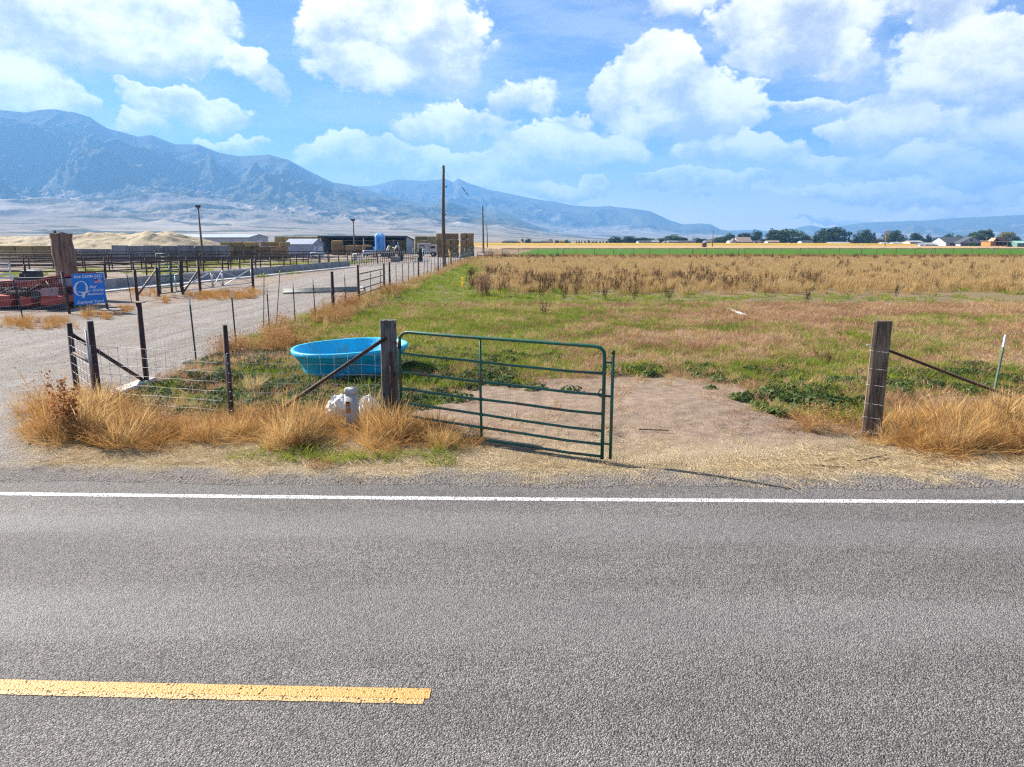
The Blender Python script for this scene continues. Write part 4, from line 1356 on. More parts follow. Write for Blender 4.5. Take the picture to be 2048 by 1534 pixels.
def sign():
    Y = 28.9
    TL, TR, BR, BL = at(142, 548, Y), at(207, 545, Y + .35), at(213, 606, Y + .35), at(149, 611, Y)
    base = gnd(205, 622) + Vector((0, .45, 0))
    th = thing('yard_sign', 'square blue cattle yard sign with white lettering leaning on two posts', 'sign', base)
    ctr = (TL + TR + BR + BL) / 4
    nrm = (TR - TL).cross(BL - TL).normalized()
    if nrm.y > 0: nrm = -nrm
    def Pq(u, v, o=0.0):
        return (TL.lerp(TR, u)).lerp(BL.lerp(BR, u), v) + nrm * o
    blue = surf('blue_sign_enamel', (.010, .20, .66), .45, 0, .06, 2)
    wht = surf('white_sign_vinyl', (.72, .74, .78), .5, 0, .04, 6)
    bd_ = MB(); bd_.prism([Pq(0, 0), Pq(1, 0), Pq(1, 1), Pq(0, 1)], -nrm * .02)
    brd = part('board', bd_, blue, th)
    # zoomed photograph of the board: 1636 x 1534, corners as measured
    c = [(85, 155), (1415, 105), (1530, 1345), (235, 1440)]
    def uv(x, y):
        u = v = .5
        for _ in range(25):
            ex = (c[0][0] * (1 - u) + c[1][0] * u) * (1 - v) + (c[3][0] * (1 - u) + c[2][0] * u) * v - x
            ey = (c[0][1] * (1 - u) + c[1][1] * u) * (1 - v) + (c[3][1] * (1 - u) + c[2][1] * u) * v - y
            u -= ex / 1320; v -= ey / 1260
        return u, v
    def S(x, y, o=.003): return Pq(*uv(x, y), o)
    def words(body, x0, y0, x1, y1, h, bold=.0, shear=0., o=.004):
        """baseline from (x0,y0) to (x1,y1), cap height h, in the measured picture of the board"""
        V, Fs = text_mesh(body, bold, shear)
        w = V[:, 0].max() - V[:, 0].min(); mn = V[:, 0].min(); cap = .70
        pts = []
        for X, Yv, _ in V:
            t = (X - mn) / w
            x = x0 + (x1 - x0) * t; y = y0 + (y1 - y0) * t - Yv / cap * h
            pts.append(S(x, y, o))
        part('lettering', MB().add(pts, Fs), wht, brd)
    words('Ace Cattle LLC', 175, 328, 1355, 275, 118, .028)
    sp = MB()                                      # small print, too small to read in the photograph
    for x0, x1 in ((1005, 1060), (1066, 1125), (1168, 1205), (1225, 1262), (1268, 1305)):
        yb = 366 - (x0 - 1005) * .075
        sp.add([S(x0, yb, .004), S(x1, yb - 3, .004), S(x1, yb - 30, .004), S(x0, yb - 27, .004)], [(0, 1, 2, 3)])
    part('small_print', sp, wht, brd)
    words('Beef', 840, 735, 1130, 715, 110, .02, .3)
    words('Quality', 965, 868, 1440, 838, 100, .02, .3)
    words('Assurance', 740, 1025, 1415, 985, 95, .02, .3)
    words('Central Yard', 350, 1375, 1415, 1300, 112, .022)
    # big Q: uneven ring with a swash and tail
    q = MB(); n = 48; cx, cy = 485, 745; vs = []; fs = []
    for k in range(n):
        t = 2 * math.pi * k / n
        ox, oy = 290 * math.cos(t), 300 * math.sin(t)
        sl = .03 * oy
        wdt = 58 + 40 * abs(math.cos(t)) - 25 * abs(math.sin(t))
        r0 = 1 - wdt / 290
        vs += [S(cx + ox - sl, cy + oy, .005), S(cx + ox * r0 - sl + 8, cy + oy * (1 - (wdt * .75) / 300), .005)]
    for k in range(n):
        a, b2 = 2 * k, 2 * ((k + 1) % n); fs.append((a, b2, b2 + 1, a + 1))
    q.add(vs, fs)
    def strip(pts, o):
        v = []; f = []
        for i, (x, y, w) in enumerate(pts):
            v += [S(x, y - w, o), S(x, y + w, o)]
            if i: f.append((2 * i - 2, 2 * i, 2 * i + 1, 2 * i - 1))
        q.add(v, f)
    strip([(330, 868, 2), (430, 885, 16), (540, 912, 28), (640, 920, 32), (740, 898, 26), (840, 845, 16), (930, 806, 2)], .006)
    tail = [(560, 930), (680, 930), (640, 1090), (615, 1140), (575, 1140), (552, 1090)]
    q.add([S(x, y, .0068) for x, y in tail], [tuple(range(6))])
    part('emblem', q, wht, brd)
    fl = MB().add([S(x, y, .004) for x, y in [(1010, 440), (1175, 420), (1200, 375), (1310, 385), (1370, 490), (1365, 520), (1260, 540), (1190, 520), (1030, 525)]], [tuple(range(9))])
    part('flag_field', fl, surf('faded_flag_pink', (.55, .30, .40), .6), brd)
    fl = MB().add([S(x, y, .005) for x, y in [(1000, 372), (1175, 372), (1175, 425), (1010, 432)]], [(0, 1, 2, 3)])
    part('flag_canton', fl, surf('flag_navy', (.01, .035, .16), .6), brd)
    pa = gnd(140, 626); pipe(th, 'post', pa + dn, Vector((pa.x - .12, pa.y, at(131, 543, pa.y).z)), .055)
    pipe(th, 'post', base + dn, Pq(.93, .5, -.06), .05)
    part('foot_plate', MB().bbox(base + Vector((.15, 0, .03)), (.9, .45, .10), .02), M_CONC, th)
sign()

# ------------------------------------------------------------------ red hay machine behind the wire fence
def red_machine():
    Y = 31.0
    base = at(60, 620, Y); base.z = 0
    th = thing('hay_machine', 'dark red farm machine with slanted panels parked behind the wire fence', 'farm machine', base)
    red = surf('faded_red_paint', (.24, .030, .024), .5, 0, .25, 2.5, .003, 20, rust=(.10, .035, .02), rust_amt=.5, rust_scale=2)
    red2 = surf('bright_red_paint', (.40, .055, .035), .5, 0, .2, 2.5, rust=(.14, .05, .03), rust_amt=.4)
    pnk = surf('dusty_pink_panel', (.34, .20, .20), .6, 0, .15, 3)
    lil = surf('dusty_lilac_panel', (.30, .27, .32), .6, 0, .1, 3)
    def plate(name, pts, d, mat, Y0=Y):
        m = MB(); m.prism([at(x, y, Y0) for x, y in pts], (0, d, 0)); return part(name, m, mat, th)
    plate('rear_hopper', [(-60, 566), (24, 561), (31, 566), (33, 600), (-60, 604)], 2.2, red)
    plate('hood', [(50, 578), (88, 555), (96, 553), (112, 558), (128, 574), (126, 600), (56, 604)], 2.0, red, Y - .1)
    plate('top_beam', [(90, 554), (150, 547), (150, 551), (92, 559)], 1.6, red2, Y - .15)
    plate('cross_beam', [(28, 556), (86, 555), (86, 560), (28, 560)], .5, M_BLACK, Y - .3)
    plate('light_rail', [(33, 560), (72, 559.5), (72, 561), (33, 561.5)], .3, pnk, Y - .36)
    plate('slant_arm', [(54, 573), (89, 554), (92, 558), (60, 577)], .35, red2, Y - .5)
    plate('side_panel', [(108, 558), (148, 556), (148, 572), (130, 573)], .5, lil, Y - .05)
    plate('front_panel', [(80, 592), (114, 592), (122, 594), (124, 606), (114, 612), (82, 610)], 1.3, red2, Y - 1.2)
    plate('guard', [(82, 577), (116, 574), (113, 592), (79, 592)], .08, pnk, Y - 1.25)
    plate('gearbox', [(-40, 590), (16, 592), (24, 600), (20, 614), (-40, 616)], .9, red2, Y - 1.0)
    plate('gearbox', [(40, 593), (62, 596), (64, 612), (36, 614)], .8, red2, Y - .9)
    plate('manifold', [(10, 583), (48, 582), (50, 594), (12, 595)], .9, surf('greasy_brown', (.10, .045, .025), .6, 0, .4, 8), Y - .7)
    plate('rear_arm', [(118, 575), (150, 580), (150, 600), (120, 596)], .6, red, Y + .1)
    plate('skid', [(-60, 612), (118, 611), (118, 618), (-60, 622)], 1.4, M_BLACK, Y - .8)
    for px, r in ((14, .42), (54, .42), (132, .34)):
        c = at(px, 606, Y - .2); c.z = r
        w = part('wheel', MB().tube([c + Vector((-.0, -.14, 0)), c + Vector((0, .14, 0))], r, 18), M_BLACK, th)
        part('rim', MB().tube([c + Vector((0, -.16, 0)), c + Vector((0, -.13, 0))], r * .5, 12), pnk, w)
    for k, (a_, b__, c_) in enumerate((((0, 586), (20, 576), (46, 588)), ((8, 590), (30, 572), (58, 592)), ((60, 580), (80, 568), (104, 578)), ((92, 562), (104, 580), (98, 600)), ((-20, 584), (-4, 570), (14, 590)))):
        part('hose', MB().tube([at(*a_, Y - 1.1), at(*b__, Y - 1.25), at(*c_, Y - 1.1)], .022, 6), M_BLACK, th)
    for k in range(6):
        plate('rib', [(-50 + k * 13, 566), (-47 + k * 13, 566), (-46 + k * 13, 601), (-49 + k * 13, 601)], .05, red2 if k % 2 else red, Y - .06)
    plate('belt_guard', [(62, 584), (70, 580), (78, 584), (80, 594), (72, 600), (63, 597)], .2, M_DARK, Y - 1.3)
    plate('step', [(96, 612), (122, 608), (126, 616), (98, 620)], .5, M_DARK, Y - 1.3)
    for k in range(9):
        px = -30 + k * 17
        a = at(px, 613, Y - 1.0); pipe(th, 'tine', a, a + Vector((.12, -.25, -.28)), .014, M_DARK, 5)
red_machine()
# wire fence in front of the machine
wf = thing('wire_fence', 'sagging wire fence with green steel post in front of the red machine', 'fence', gnd(48, 640))
p = gnd(47, 640); tpost(wf, p, 1.66, (-.18, 0), .3, .14, 1.25)
part('crosspiece', MB().box(p + Vector((-.13, -.03, 1.62)), (.28, .03, .05)), M_TIP, wf)
wa_, wb_ = gnd(-90, 655), gnd(140, 626)
for k in range(7):
    z = .2 + k * .2
    part('wire', MB().tube([wa_ + Vector((0, 0, z)), wa_.lerp(wb_, .55) + Vector((0, 0, z - .03 - .05 * math.sin(k))), wb_ + Vector((0, 0, z + .05))], .0045, 4), M_GALV, wf)
mb = MB()
for q_ in range(46):
    p = wa_.lerp(wb_, q_ / 46); mb.tube([p + Vector((0, 0, .15)), p + Vector((0, 0, 1.4))], .0022, 3)
o = part('woven_uprights', mb, M_GALV, wf); o['kind'] = 'stuff'
# black tub behind the first cross fence
p = at(64, 562, 48); p.z = 0
tb_ = thing('feed_tub', 'black boxy feeder with pale lid among the pens', 'feeder', p)
part('body', MB().bbox(p + Vector((0, 0, .42)), (1.15, .9, .7), .08), M_BLACK, tb_)
part('lid', MB().bbox(p + Vector((.05, 0, .84)), (.95, .8, .10), .03), M_PALE, tb_)
for s_ in (-.4, .4): part('leg', MB().box(p + Vector((s_, 0, .04)), (.1, .7, .1)), M_BLACK, tb_)

# ------------------------------------------------------------------ concrete wall of standing panels
cw_ = thing('concrete_wall', 'long grey wall of upright concrete panels in front of the tan feed mound', 'wall', at(200, 522, 100) * Vector((1, 1, 0)) if False else Vector((at(200, 522, 100).x, 100, 0)))
px = -45.0
k = 0
while px < 433:
    h = (2.10 if px > 200 else 1.62) + rnd.uniform(-.06, .06)
    w = 2.35
    c = at(px + 17, 500, 100.0)
    part('panel', MB().bbox((c.x, 100 + rnd.uniform(-.12, .12), h / 2), (w - .1, .22, h), .03, rnd.uniform(-.03, .03), None, .02), M_CONC_D, cw_)
    if k % 2 == 0: part('buttress', MB().prism([(c.x + w / 2, 99.9, 0), (c.x + w / 2, 99.2, 0), (c.x + w / 2, 99.88, h * .85)], (.22, 0, 0)), M_CONC_D, cw_)
    px += w * FPX / 100; k += 1

def mound():
    xs = np.linspace(at(-120, 480, 112).x, at(452, 480, 112).x, 190); ys = np.linspace(101.5, 132, 60)
    X, Yy = np.meshgrid(xs, ys)
    px_ = 1024 + FPX * X / 115
    ridge = np.interp(px_, [-120, 0, 60, 110, 160, 230, 270, 330, 370, 400, 430, 450], [3.2, 3.5, 3.3, 3.6, 3.5, 4.1, 3.8, 4.1, 3.5, 2.7, 1.9, 1.2])
    t = (Yy - 101.5) / 30.5
    prof = np.minimum(np.clip(t / .38, 0, 1), np.clip((1 - t) / .3, 0, 1)) ** .7
    n = fbm(X * .22, Yy * .3, 5, 50); r = ridged(X * .16 + n * .4, Yy * .34, 4, 51)
    Zz = ridge * prof * (0.93 + .16 * n) + (.22 * (r - .8)) * prof + .9 * prof * 0
    Zz = np.maximum(Zz, 1.35 * np.clip(t / .02, 0, 1) * (1 - t))
    m, nt, b = new_mat('tan_silage_cover')
    P3 = nt.n('ShaderNodeTexCoord').outputs['Object']
    a = nt.noise(nt.vscale(P3, (1, 1.6, 1)), .55, 6, .6).outputs[0]; f = nt.noise(P3, 5, 5, .65).outputs[0]
    c = nt.mix(nt.smooth(f, .3, .7), (.27, .21, .125), (.37, .30, .19))
    c = nt.mix(nt.smooth(a, .55, .64), c, (.10, .085, .045))
    nt.put(b.inputs['Base Color'], c); b.inputs['Roughness'].default_value = .9
    nt.put(b.inputs['Normal'], nt.bump(f, .6, .15))
    o = link('feed_mound', grid_mesh('feed_mound', X, Yy, Zz, m))
    tag(o, 'long lumpy tan feed mound behind the concrete wall', 'mound')
mound()

# ------------------------------------------------------------------ hay
def hay_mat(name, a_, b__):
    m, nt, b = new_mat(name)
    P3 = nt.n('ShaderNodeTexCoord').outputs['Object']
    s1 = nt.noise(nt.vscale(P3, (.35, 1, 1.4)), 16, 6, .7).outputs[0]
    s2 = nt.noise(P3, 1.4, 4, .6).outputs[0]
    fl = nt.m('ABSOLUTE', nt.sub(nt.m('FRACT', nt.mul(nt.sep(P3)[0], 2.3)), .5))
    rr = nt.n('ShaderNodeObjectInfo').outputs['Random']
    c = nt.mix(nt.smooth(s1, .3, .7), a_, b__)
    c = nt.mix(nt.mul(nt.smooth(s2, .4, .7), .35), c, tuple(v * .62 for v in a_))
    c = nt.mix(nt.mul(nt.smooth(fl, .0, .035, 1., 0.), .5), c, tuple(v * .5 for v in a_))
    c = nt.mix(1.0, c, nt.mix(rr, (.70, .70, .66), (1.22, 1.22, 1.2)), 'MULTIPLY')
    nt.put(b.inputs['Base Color'], c); b.inputs['Roughness'].default_value = .95; b.inputs['Specular IOR Level'].default_value = .1
    nt.put(b.inputs['Normal'], nt.bump(s1, .8, .06))
    return m
M_HAY = hay_mat('straw_bale', (.30, .20, .075), (.46, .33, .14))
M_HAYG = hay_mat('green_hay_bale', (.25, .155, .072), (.38, .255, .125))
BALES = {}
def bale(loc, size, mat, label, group, rz=0.0):
    key = (tuple(round(s_, 2) for s_ in size), mat.name, rnd.randrange(3))
    if key not in BALES:
        r = random.Random(hash(key[0]) + key[2])
        BALES[key] = MB().bbox((0, 0, size[2] / 2), size, .07, 0, None, .035, r).mesh('hay_bale', mat)
    o = link('hay_bale', BALES[key], None, loc); o.rotation_euler = (0, 0, rz + rnd.uniform(-.02, .02))
    tag(o, label, 'hay bale', group)
ORD = ['first', 'second', 'third', 'fourth', 'fifth', 'sixth', 'seventh', 'eighth', 'ninth', 'tenth', 'eleventh', 'twelfth']
def stack(px0, px1, Y, h, rows, mat, label, group, depth=1, w=None, skip=None, z0=0.0, bd=1.2):
    x0, x1 = at(px0, 480, Y).x, at(px1, 480, Y).x
    n = max(1, round((x1 - x0) / (w or 2.35))); ww = (x1 - x0) / n
    for d in range(depth):
        for r_ in range(rows):
            for k in range(n):
                if n * rows * depth == 1: lb = label
                else:
                    row = '' if rows == 1 else ' of ' + (['bottom', 'top'] if rows == 2 else ['bottom', 'middle', 'top'] if rows == 3 else ['bottom', 'second lowest', 'second highest', 'top'])[r_] + ' row'
                    lb = ORD[k] + ' from left' + row + (', rear' if d else '') + ': ' + label
                bale((x0 + ww * (k + .5) + rnd.uniform(-.04, .04), Y + bd * (d + .5) + rnd.uniform(-.14, .14), z0 + h * r_), (ww - .09, bd - .05, h - .03), mat, lb, group)
stack(-45, 100, 97, 1.06, 1, M_HAYG, 'olive bale in the lower row left of the dead trunk', 'bottom bales left of the trunk')
stack(-45, 97, 97, 1.06, 1, M_HAY, 'golden bale in the upper row left of the dead trunk', 'top bales left of the trunk', z0=1.06)
stack(434, 572, 110, .93, 2, M_HAYG, 'bale wall left of the metal shed', 'bale wall left of the shed')
for a, b2, lab in ((438, 461, 'leftmost golden bale lying on the olive bale wall'), (463, 486, 'second golden bale from the left on the olive bale wall'), (488, 514, 'third and longest golden bale on the olive bale wall'), (520, 553, 'golden bale pair end on the olive bale wall below the metal building'), (558, 576, 'rightmost golden bale on the olive bale wall touching the shed')):
    stack(a, b2, 110, .72, 1, M_HAY, lab, None, 1, 9, None, 1.87)
stack(548, 642, 172, .92, 4, M_HAY, 'back stack left of the barn', 'back stack left of the barn')
stack(662, 742, 138, .95, 2, M_HAYG, 'low bale row between shed and barn', 'low row before the barn')
stack(661, 683, 138, .85, 1, M_HAY, 'single golden bale on the low row right of the shed', None, 1, 9, None, 1.9)
stack(724, 740, 132, 1.0, 1, M_HAYG, 'rounded bale at the right end of the low row', None, 1, 9, None, 1.0)
stack(829, 876, 165, .93, 4, M_HAY, 'back stack right of the barn', 'back stack right of the barn')
stack(872, 916, 122, .99, 4, M_HAYG, 'tall stack behind near pole', 'tall stack behind the pole', 2, 1.27)
stack(919.5, 947, 121, 1.0, 4, M_HAYG, 'tall stack right of near pole', 'tall stack right of the pole', 2, 1.2)
stack(796, 812, 154, .95, 3, M_HAY, 'bales inside the open barn', 'bales inside the barn', 1, 1.2)

# ------------------------------------------------------------------ buildings
def gable_building(name, label, c0, dL, L, Wd, eave, ridge, mat_wall, mat_roof, over=.25, door=None, windows=(), sides=True, cat='building', gable_mat=None, trim=None, ridge_along=True):
    """c0: near corner; dL: direction of the long wall (unit); the gable runs along its left-hand normal"""
    dL = Vector(dL).normalized(); dW = Vector((-dL.y, dL.x, 0))
    if dW.y < 0: dW = -dW
    th = thing(name, label, cat, c0)
    Z = Vector((0, 0, 1))
    A, B, C_, D = c0, c0 + dL * L, c0 + dL * L + dW * Wd, c0 + dW * Wd
    walls = MB()
    def wall(P, Q, top): 
        m = MB(); n_ = (Q - P).normalized(); 
        return MB().prism([P, Q, Q + Z * top, P + Z * top], (C_ + A) * 0 + ((A + C_) / 2 - (P + Q) / 2).normalized() * .12)
    part('wall', wall(A, B, eave), mat_wall, th); part('wall', wall(D, C_, eave), mat_wall, th)
    for P, Q in ((A, D), (B, C_)):
        mid = (P + Q) / 2
        inn = ((A + C_) / 2 - mid).normalized() * .12
        P2, Q2 = P + dW * .125, Q - dW * .125
        part('gable_wall', MB().prism([P2, Q2, Q2 + Z * eave, mid + Z * (ridge - .02), P2 + Z * eave], inn), gable_mat or mat_wall, th)
    r0, r1 = (A + D) / 2 - dL * over, (B + C_) / 2 + dL * over
    for S_ in (A, D):
        o_ = (S_ - (A + D) / 2).normalized() * over * 1.0
        slope = (ridge - eave) / (Wd / 2)
        e0 = S_ - dL * over + o_ + Z * (eave - slope * over + .03); e1 = S_ + dL * (L + over) + o_ + Z * (eave - slope * over + .03)
        rp0, rp1 = r0 + Z * (ridge + .03), r1 + Z * (ridge + .03)
        part('roof', MB().prism([e0, e1, rp1, rp0], (0, 0, .09)), mat_roof, th)
    for (which, s0, s1, z0, z1, mat) in windows:
        if which == 'L': P, d, outw = A, dL, -dW
        elif which == 'G': P, d, outw = A, dW, -dL
        else: P, d, outw = B, dW, dL
        p = P + d * s0; w_ = s1 - s0
        fr = part('window' if mat != 'door' else 'door', MB().prism([p + Z * z0 + outw * .03, p + d * w_ + Z * z0 + outw * .03, p + d * w_ + Z * z1 + outw * .03, p + Z * z1 + outw * .03], -outw * .06), M_WHITE if mat != 'door' else M_DOOR, th)
        if mat != 'door':
            part('pane', MB().prism([p + d * .1 + Z * (z0 + .1) + outw * .045, p + d * (w_ - .1) + Z * (z0 + .1) + outw * .045, p + d * (w_ - .1) + Z * (z1 - .1) + outw * .045, p + d * .1 + Z * (z1 - .1) + outw * .045], -outw * .012), M_GLASS, fr)
    if trim:
        part('trim', MB().tube([A + Z * eave - dW * .1 , B + Z * eave - dW * .1], .12, 4), trim, th)
    return th
M_GLASS = surf('dark_window_glass', (.02, .025, .03), .1, 0, .1, 2, spec=.6)
M_DOOR = surf('pale_door', (.60, .62, .64), .5, 0, .05, 2)
def ribbed(name, col, period, rough=.45, metal=.3, axis=0):
    m, nt, b = new_mat(name)
    P3 = nt.n('ShaderNodeTexCoord').outputs['Object']
    q_ = nt.sep(P3)
    w = nt.m('SINE', nt.mul(q_[axis], 2 * math.pi / period))
    n = nt.noise(P3, .6, 4, .6).outputs[0]
    c = nt.mix(nt.smooth(n, .3, .7), tuple(v * .88 for v in col), col)
    nt.put(b.inputs['Base Color'], c); b.inputs['Roughness'].default_value = rough; b.inputs['Metallic'].default_value = metal
    nt.put(b.inputs['Normal'], nt.bump(w, .35, .012))
    return m
M_SIDING = ribbed('pale_ribbed_siding', (.46, .46, .47), .9, .6, 0)
M_GROOF = ribbed('pale_metal_roof', (.52, .55, .58), .9, .35, .3)
M_SHED = ribbed('grey_shed_siding', (.34, .37, .41), .30, .45, .2, 2)
M_DTRIM = surf('dark_trim', (.03, .028, .026), .6)
c0 = at(497, 490, 196); c0.z = 0
gable_building('metal_building', 'long pale metal building with dark eaves on the skyline behind the bales', c0, (-1, .22, 0), 24, 10, 3.5, 4.35, M_SIDING, M_GROOF, .35, windows=(('G', 4.2, 7.2, 0, 2.9, 'door'),), trim=M_DTRIM)
c0 = at(625.5, 512, 126); c0.z = 0
sh = gable_building('metal_shed', 'small light grey carport shed with open gable among the hay', c0, (-1, .10, 0), 5.1, 5.4, 2.08, 2.95, M_SHED, M_GROOF, .12, windows=(('G', .6, 1.7, 0, 1.8, 'door'), ('G', 2.4, 4.9, 0, 1.75, 'door')))

def barn():
    Y0 = 152.0; Y1 = 164.0
    xl, xr = at(641, 480, Y0).x, at(812, 480, Y0).x
    th = thing('open_barn', 'wide dark open-fronted pole barn behind the blue bin', 'barn', Vector(((xl + xr) / 2, Y0, 0)))
    zf, zb = 3.55, 2.75
    dk = surf('barn_roof_dark', (.035, .035, .04), .6, .2, .2, 1)
    part('roof', MB().prism([(xl - .4, Y0 - .6, zf), (xr + .3, Y0 - .6, zf), (xr + .3, Y1, zb), (xl - .4, Y1, zb)], (0, 0, .14)), dk, th)
    part('fascia', MB().box(((xl + xr) / 2, Y0 - .62, zf - .1), (xr - xl + .7, .06, .3)), dk, th)
    part('wall', MB().box(((xl + xr) / 2, Y1 - .1, zb / 2), (xr - xl, .12, zb - .02)), surf('barn_boards', (.12, .10, .085), .9, 0, .2, 1, stretch=(1, 1, .1)), th)
    part('wall', MB().prism([(xr, Y0, 0), (xr, Y1 - .2, 0), (xr, Y1 - .2, zb - .05), (xr, Y0, zf - .05)], (.12, 0, 0)), M_SIDING, th)
    part('wall', MB().prism([(xl, Y0 + .1, 0), (xl, Y1 - .2, 0), (xl, Y1 - .2, zb - .05), (xl, Y0 + .1, zf - .05)], (.12, 0, 0)), M_SIDING, th)
    for k in range(5):
        x = xl + (xr - xl) * k / 4
        part('post', MB().box((min(x + .1, xr - .15), Y0 - .2, (zf - .15) / 2), (.2, .2, zf - .15)), M_PALE if k in (0, 2) else M_DARK, th)
barn()

# blue bulk bin on black legs
def bin_():
    Y = 120.0; c = at(761, 510, Y); c.z = 0
    th = thing('bulk_bin', 'bright blue domed bulk bin in front of the open barn', 'bin', c)
    bl = surf('blue_bin_plastic', (.10, .36, .80), .4, 0, .08, 1)
    w = 1.5
    def sq(s_, z, ch=.3):
        h = w / 2 * s_; k = h * (1 - ch)
        return [c + Vector(p) for p in ((-k, -h, z), (k, -h, z), (h, -k, z), (h, k, z), (k, h, z), (-k, h, z), (-h, k, z), (-h, -k, z))]
    part('body', MB().rings([sq(.35, .85), sq(1.0, 1.35), sq(1.02, 3.35)], True, False, True, True), bl, th)
    part('dome', MB().rings([sq(1.05, 3.36), sq(.98, 3.62), sq(.55, 3.92), sq(.25, 4.0)], True, False, False, True), surf('pale_blue_dome', (.22, .52, .88), .4), th)
    part('seam', MB().box(c + Vector((-.06, -w * .51 - .02, 2.3)), (.09, .04, 2.0)), surf('dark_blue_seam', (.01, .04, .12), .6), th)
    for sx in (-1, 1):
        for sy in (-1, 1):
            part('leg', MB().tube([c + Vector((sx * .62, sy * .62, -.1)), c + Vector((sx * .55, sy * .55, 1.5))], .06, 6), M_BLACK, th)
bin_()

def wheel(th, c, r, w, axis=Vector((1, 0, 0)), hub=M_PALE):
    t = part('wheel', MB().tube([c - axis * w / 2, c + axis * w / 2], r, 18), M_BLACK, th)
    part('rim', MB().tube([c - axis * (w / 2 + .01), c + axis * (w / 2 + .01)], r * .5, 12), hub, t)
def tractor():
    Y = 117.0; c = at(790, 512, Y); c.z = 0
    th = thing('loader_tractor', 'tractor with pale front loader arms parked beside the blue bin', 'tractor', c)
    yl = surf('dusty_yellow_hood', (.42, .27, .08), .5, 0, .15, 3)
    V3 = Vector
    part('hood', MB().bbox(c + V3((.35, -.5, 1.35)), (1.0, 1.9, .8), .12), yl, th)
    part('grille', MB().box(c + V3((.35, -1.47, 1.3)), (.7, .04, .55)), M_BLACK, th)
    cab = part('cab', MB().rings([[c + V3((sx * s_ - .3, .9 + sy * s_, z)) for sx, sy in ((-.75, -.7), (.75, -.7), (.75, .7), (-.75, .7))] for s_, z in ((1, 1.0), (1.02, 1.7), (.86, 2.55))], True, False, True, True), M_GLASS, th)
    part('cab_roof', MB().bbox(c + V3((-.3, .9, 2.65)), (1.55, 1.5, .16), .05), M_BLACK, cab)
    part('exhaust', MB().tube([c + V3((.0, -.9, 1.7)), c + V3((.0, -.9, 2.9))], .07, 8), M_BLACK, th)
    for s_ in (-1, 1):
        wheel(th, c + V3((s_ * .95, 1.0, .8)), .8, .45, hub=yl); wheel(th, c + V3((s_ * .85, -1.0, .5)), .5, .35, hub=yl)
        part('loader_arm', MB().tube([c + V3((s_ * .62, .2, 1.75)), c + V3((s_ * .62 - .1, -1.5, 1.9)), c + V3((s_ * .62 - .4, -2.6, .95))], .12, 6), M_PALE, th)
        part('ram', MB().tube([c + V3((s_ * .62, -.1, 1.0)), c + V3((s_ * .62 - .1, -1.4, 1.75))], .06, 6), M_GALV_TUBE, th)
    part('bucket', MB().prism([c + V3((-1.7, -2.6, .3)), c + V3((-1.7, -3.3, .25)), c + V3((-1.7, -3.1, .9)), c + V3((-1.7, -2.55, 1.0))], (2.2, 0, 0)), M_DARK, th)
tractor()
def truck():
    Y = 128.0; c = at(853, 512, Y); c.z = 0
    th = thing('feed_truck', 'old white box feed truck parked before the tan bales', 'truck', c)
    V3 = Vector
    wh = surf('chalky_white_body', (.42, .42, .40), .6, 0, .12, 2)
    part('box', MB().bbox(c + V3((-.35, 0, 1.55)), (1.9, 3.6, 1.5), .05), wh, th)
    part('cab', MB().rings([[c + V3((1.35 + sx, -.3 + sy, z)) for sx, sy in ((-.7, -1), (.65 * k_, -1), (.65 * k_, .9), (-.7, .9))] for k_, z in ((1, .7), (1, 1.4), (.6, 2.0))], True, False, True, True), M_WHITE, th)
    part('window', MB().box(c + V3((1.3, -1.32, 1.62)), (.8, .05, .42)), M_GLASS, th)
    part('hatch', MB().box(c + V3((-.55, -1.82, 1.45)), (.85, .06, 1.0)), M_DARK, th)
    part('hatch_panel', MB().box(c + V3((-.55, -1.86, 1.4)), (.62, .05, .75)), wh, th)
    part('rack', MB().box(c + V3((-.9, -.5, 2.45)), (1.6, .12, .1)), M_HAY, th)
    part('rack', MB().box(c + V3((-.5, -.9, 2.7)), (2.2, .12, .1)), M_HAY, th)
    part('chassis', MB().box(c + V3((.2, 0, .62)), (3.2, 1.6, .25)), M_BLACK, th)
    for x in (-.9, 1.3):
        for s_ in (-1.25, 1.25): wheel(th, c + V3((x, s_, .42)), .42, .28, Vector((0, 1, 0)))
truck()
def car():
    Y = 127.0; c = at(741, 512, Y); c.z = 0
    th = thing('parked_pickup', 'pale pickup half hidden behind the pens beside the blue bin', 'pickup', c)
    V3 = Vector
    pb = surf('pale_blue_paint', (.42, .48, .55), .3, 0, .05, 2)
    part('body', MB().bbox(c + V3((0, 0, .75)), (1.8, 4.4, .65), .12), pb, th)
    part('cab', MB().rings([[c + V3((sx, .2 + sy, z)) for sx, sy in ((-.8 * k_, -1.0 * k_), (.8 * k_, -1.0 * k_), (.8 * k_, .9 * k_), (-.8 * k_, .9 * k_))] for k_, z in ((1, 1.05), (.8, 1.7))], True, False, True, True), M_GLASS, th)
    for x in (-.85, .85):
        for y_ in (-1.4, 1.4): wheel(th, c + V3((x, y_, .36)), .36, .24)
car()

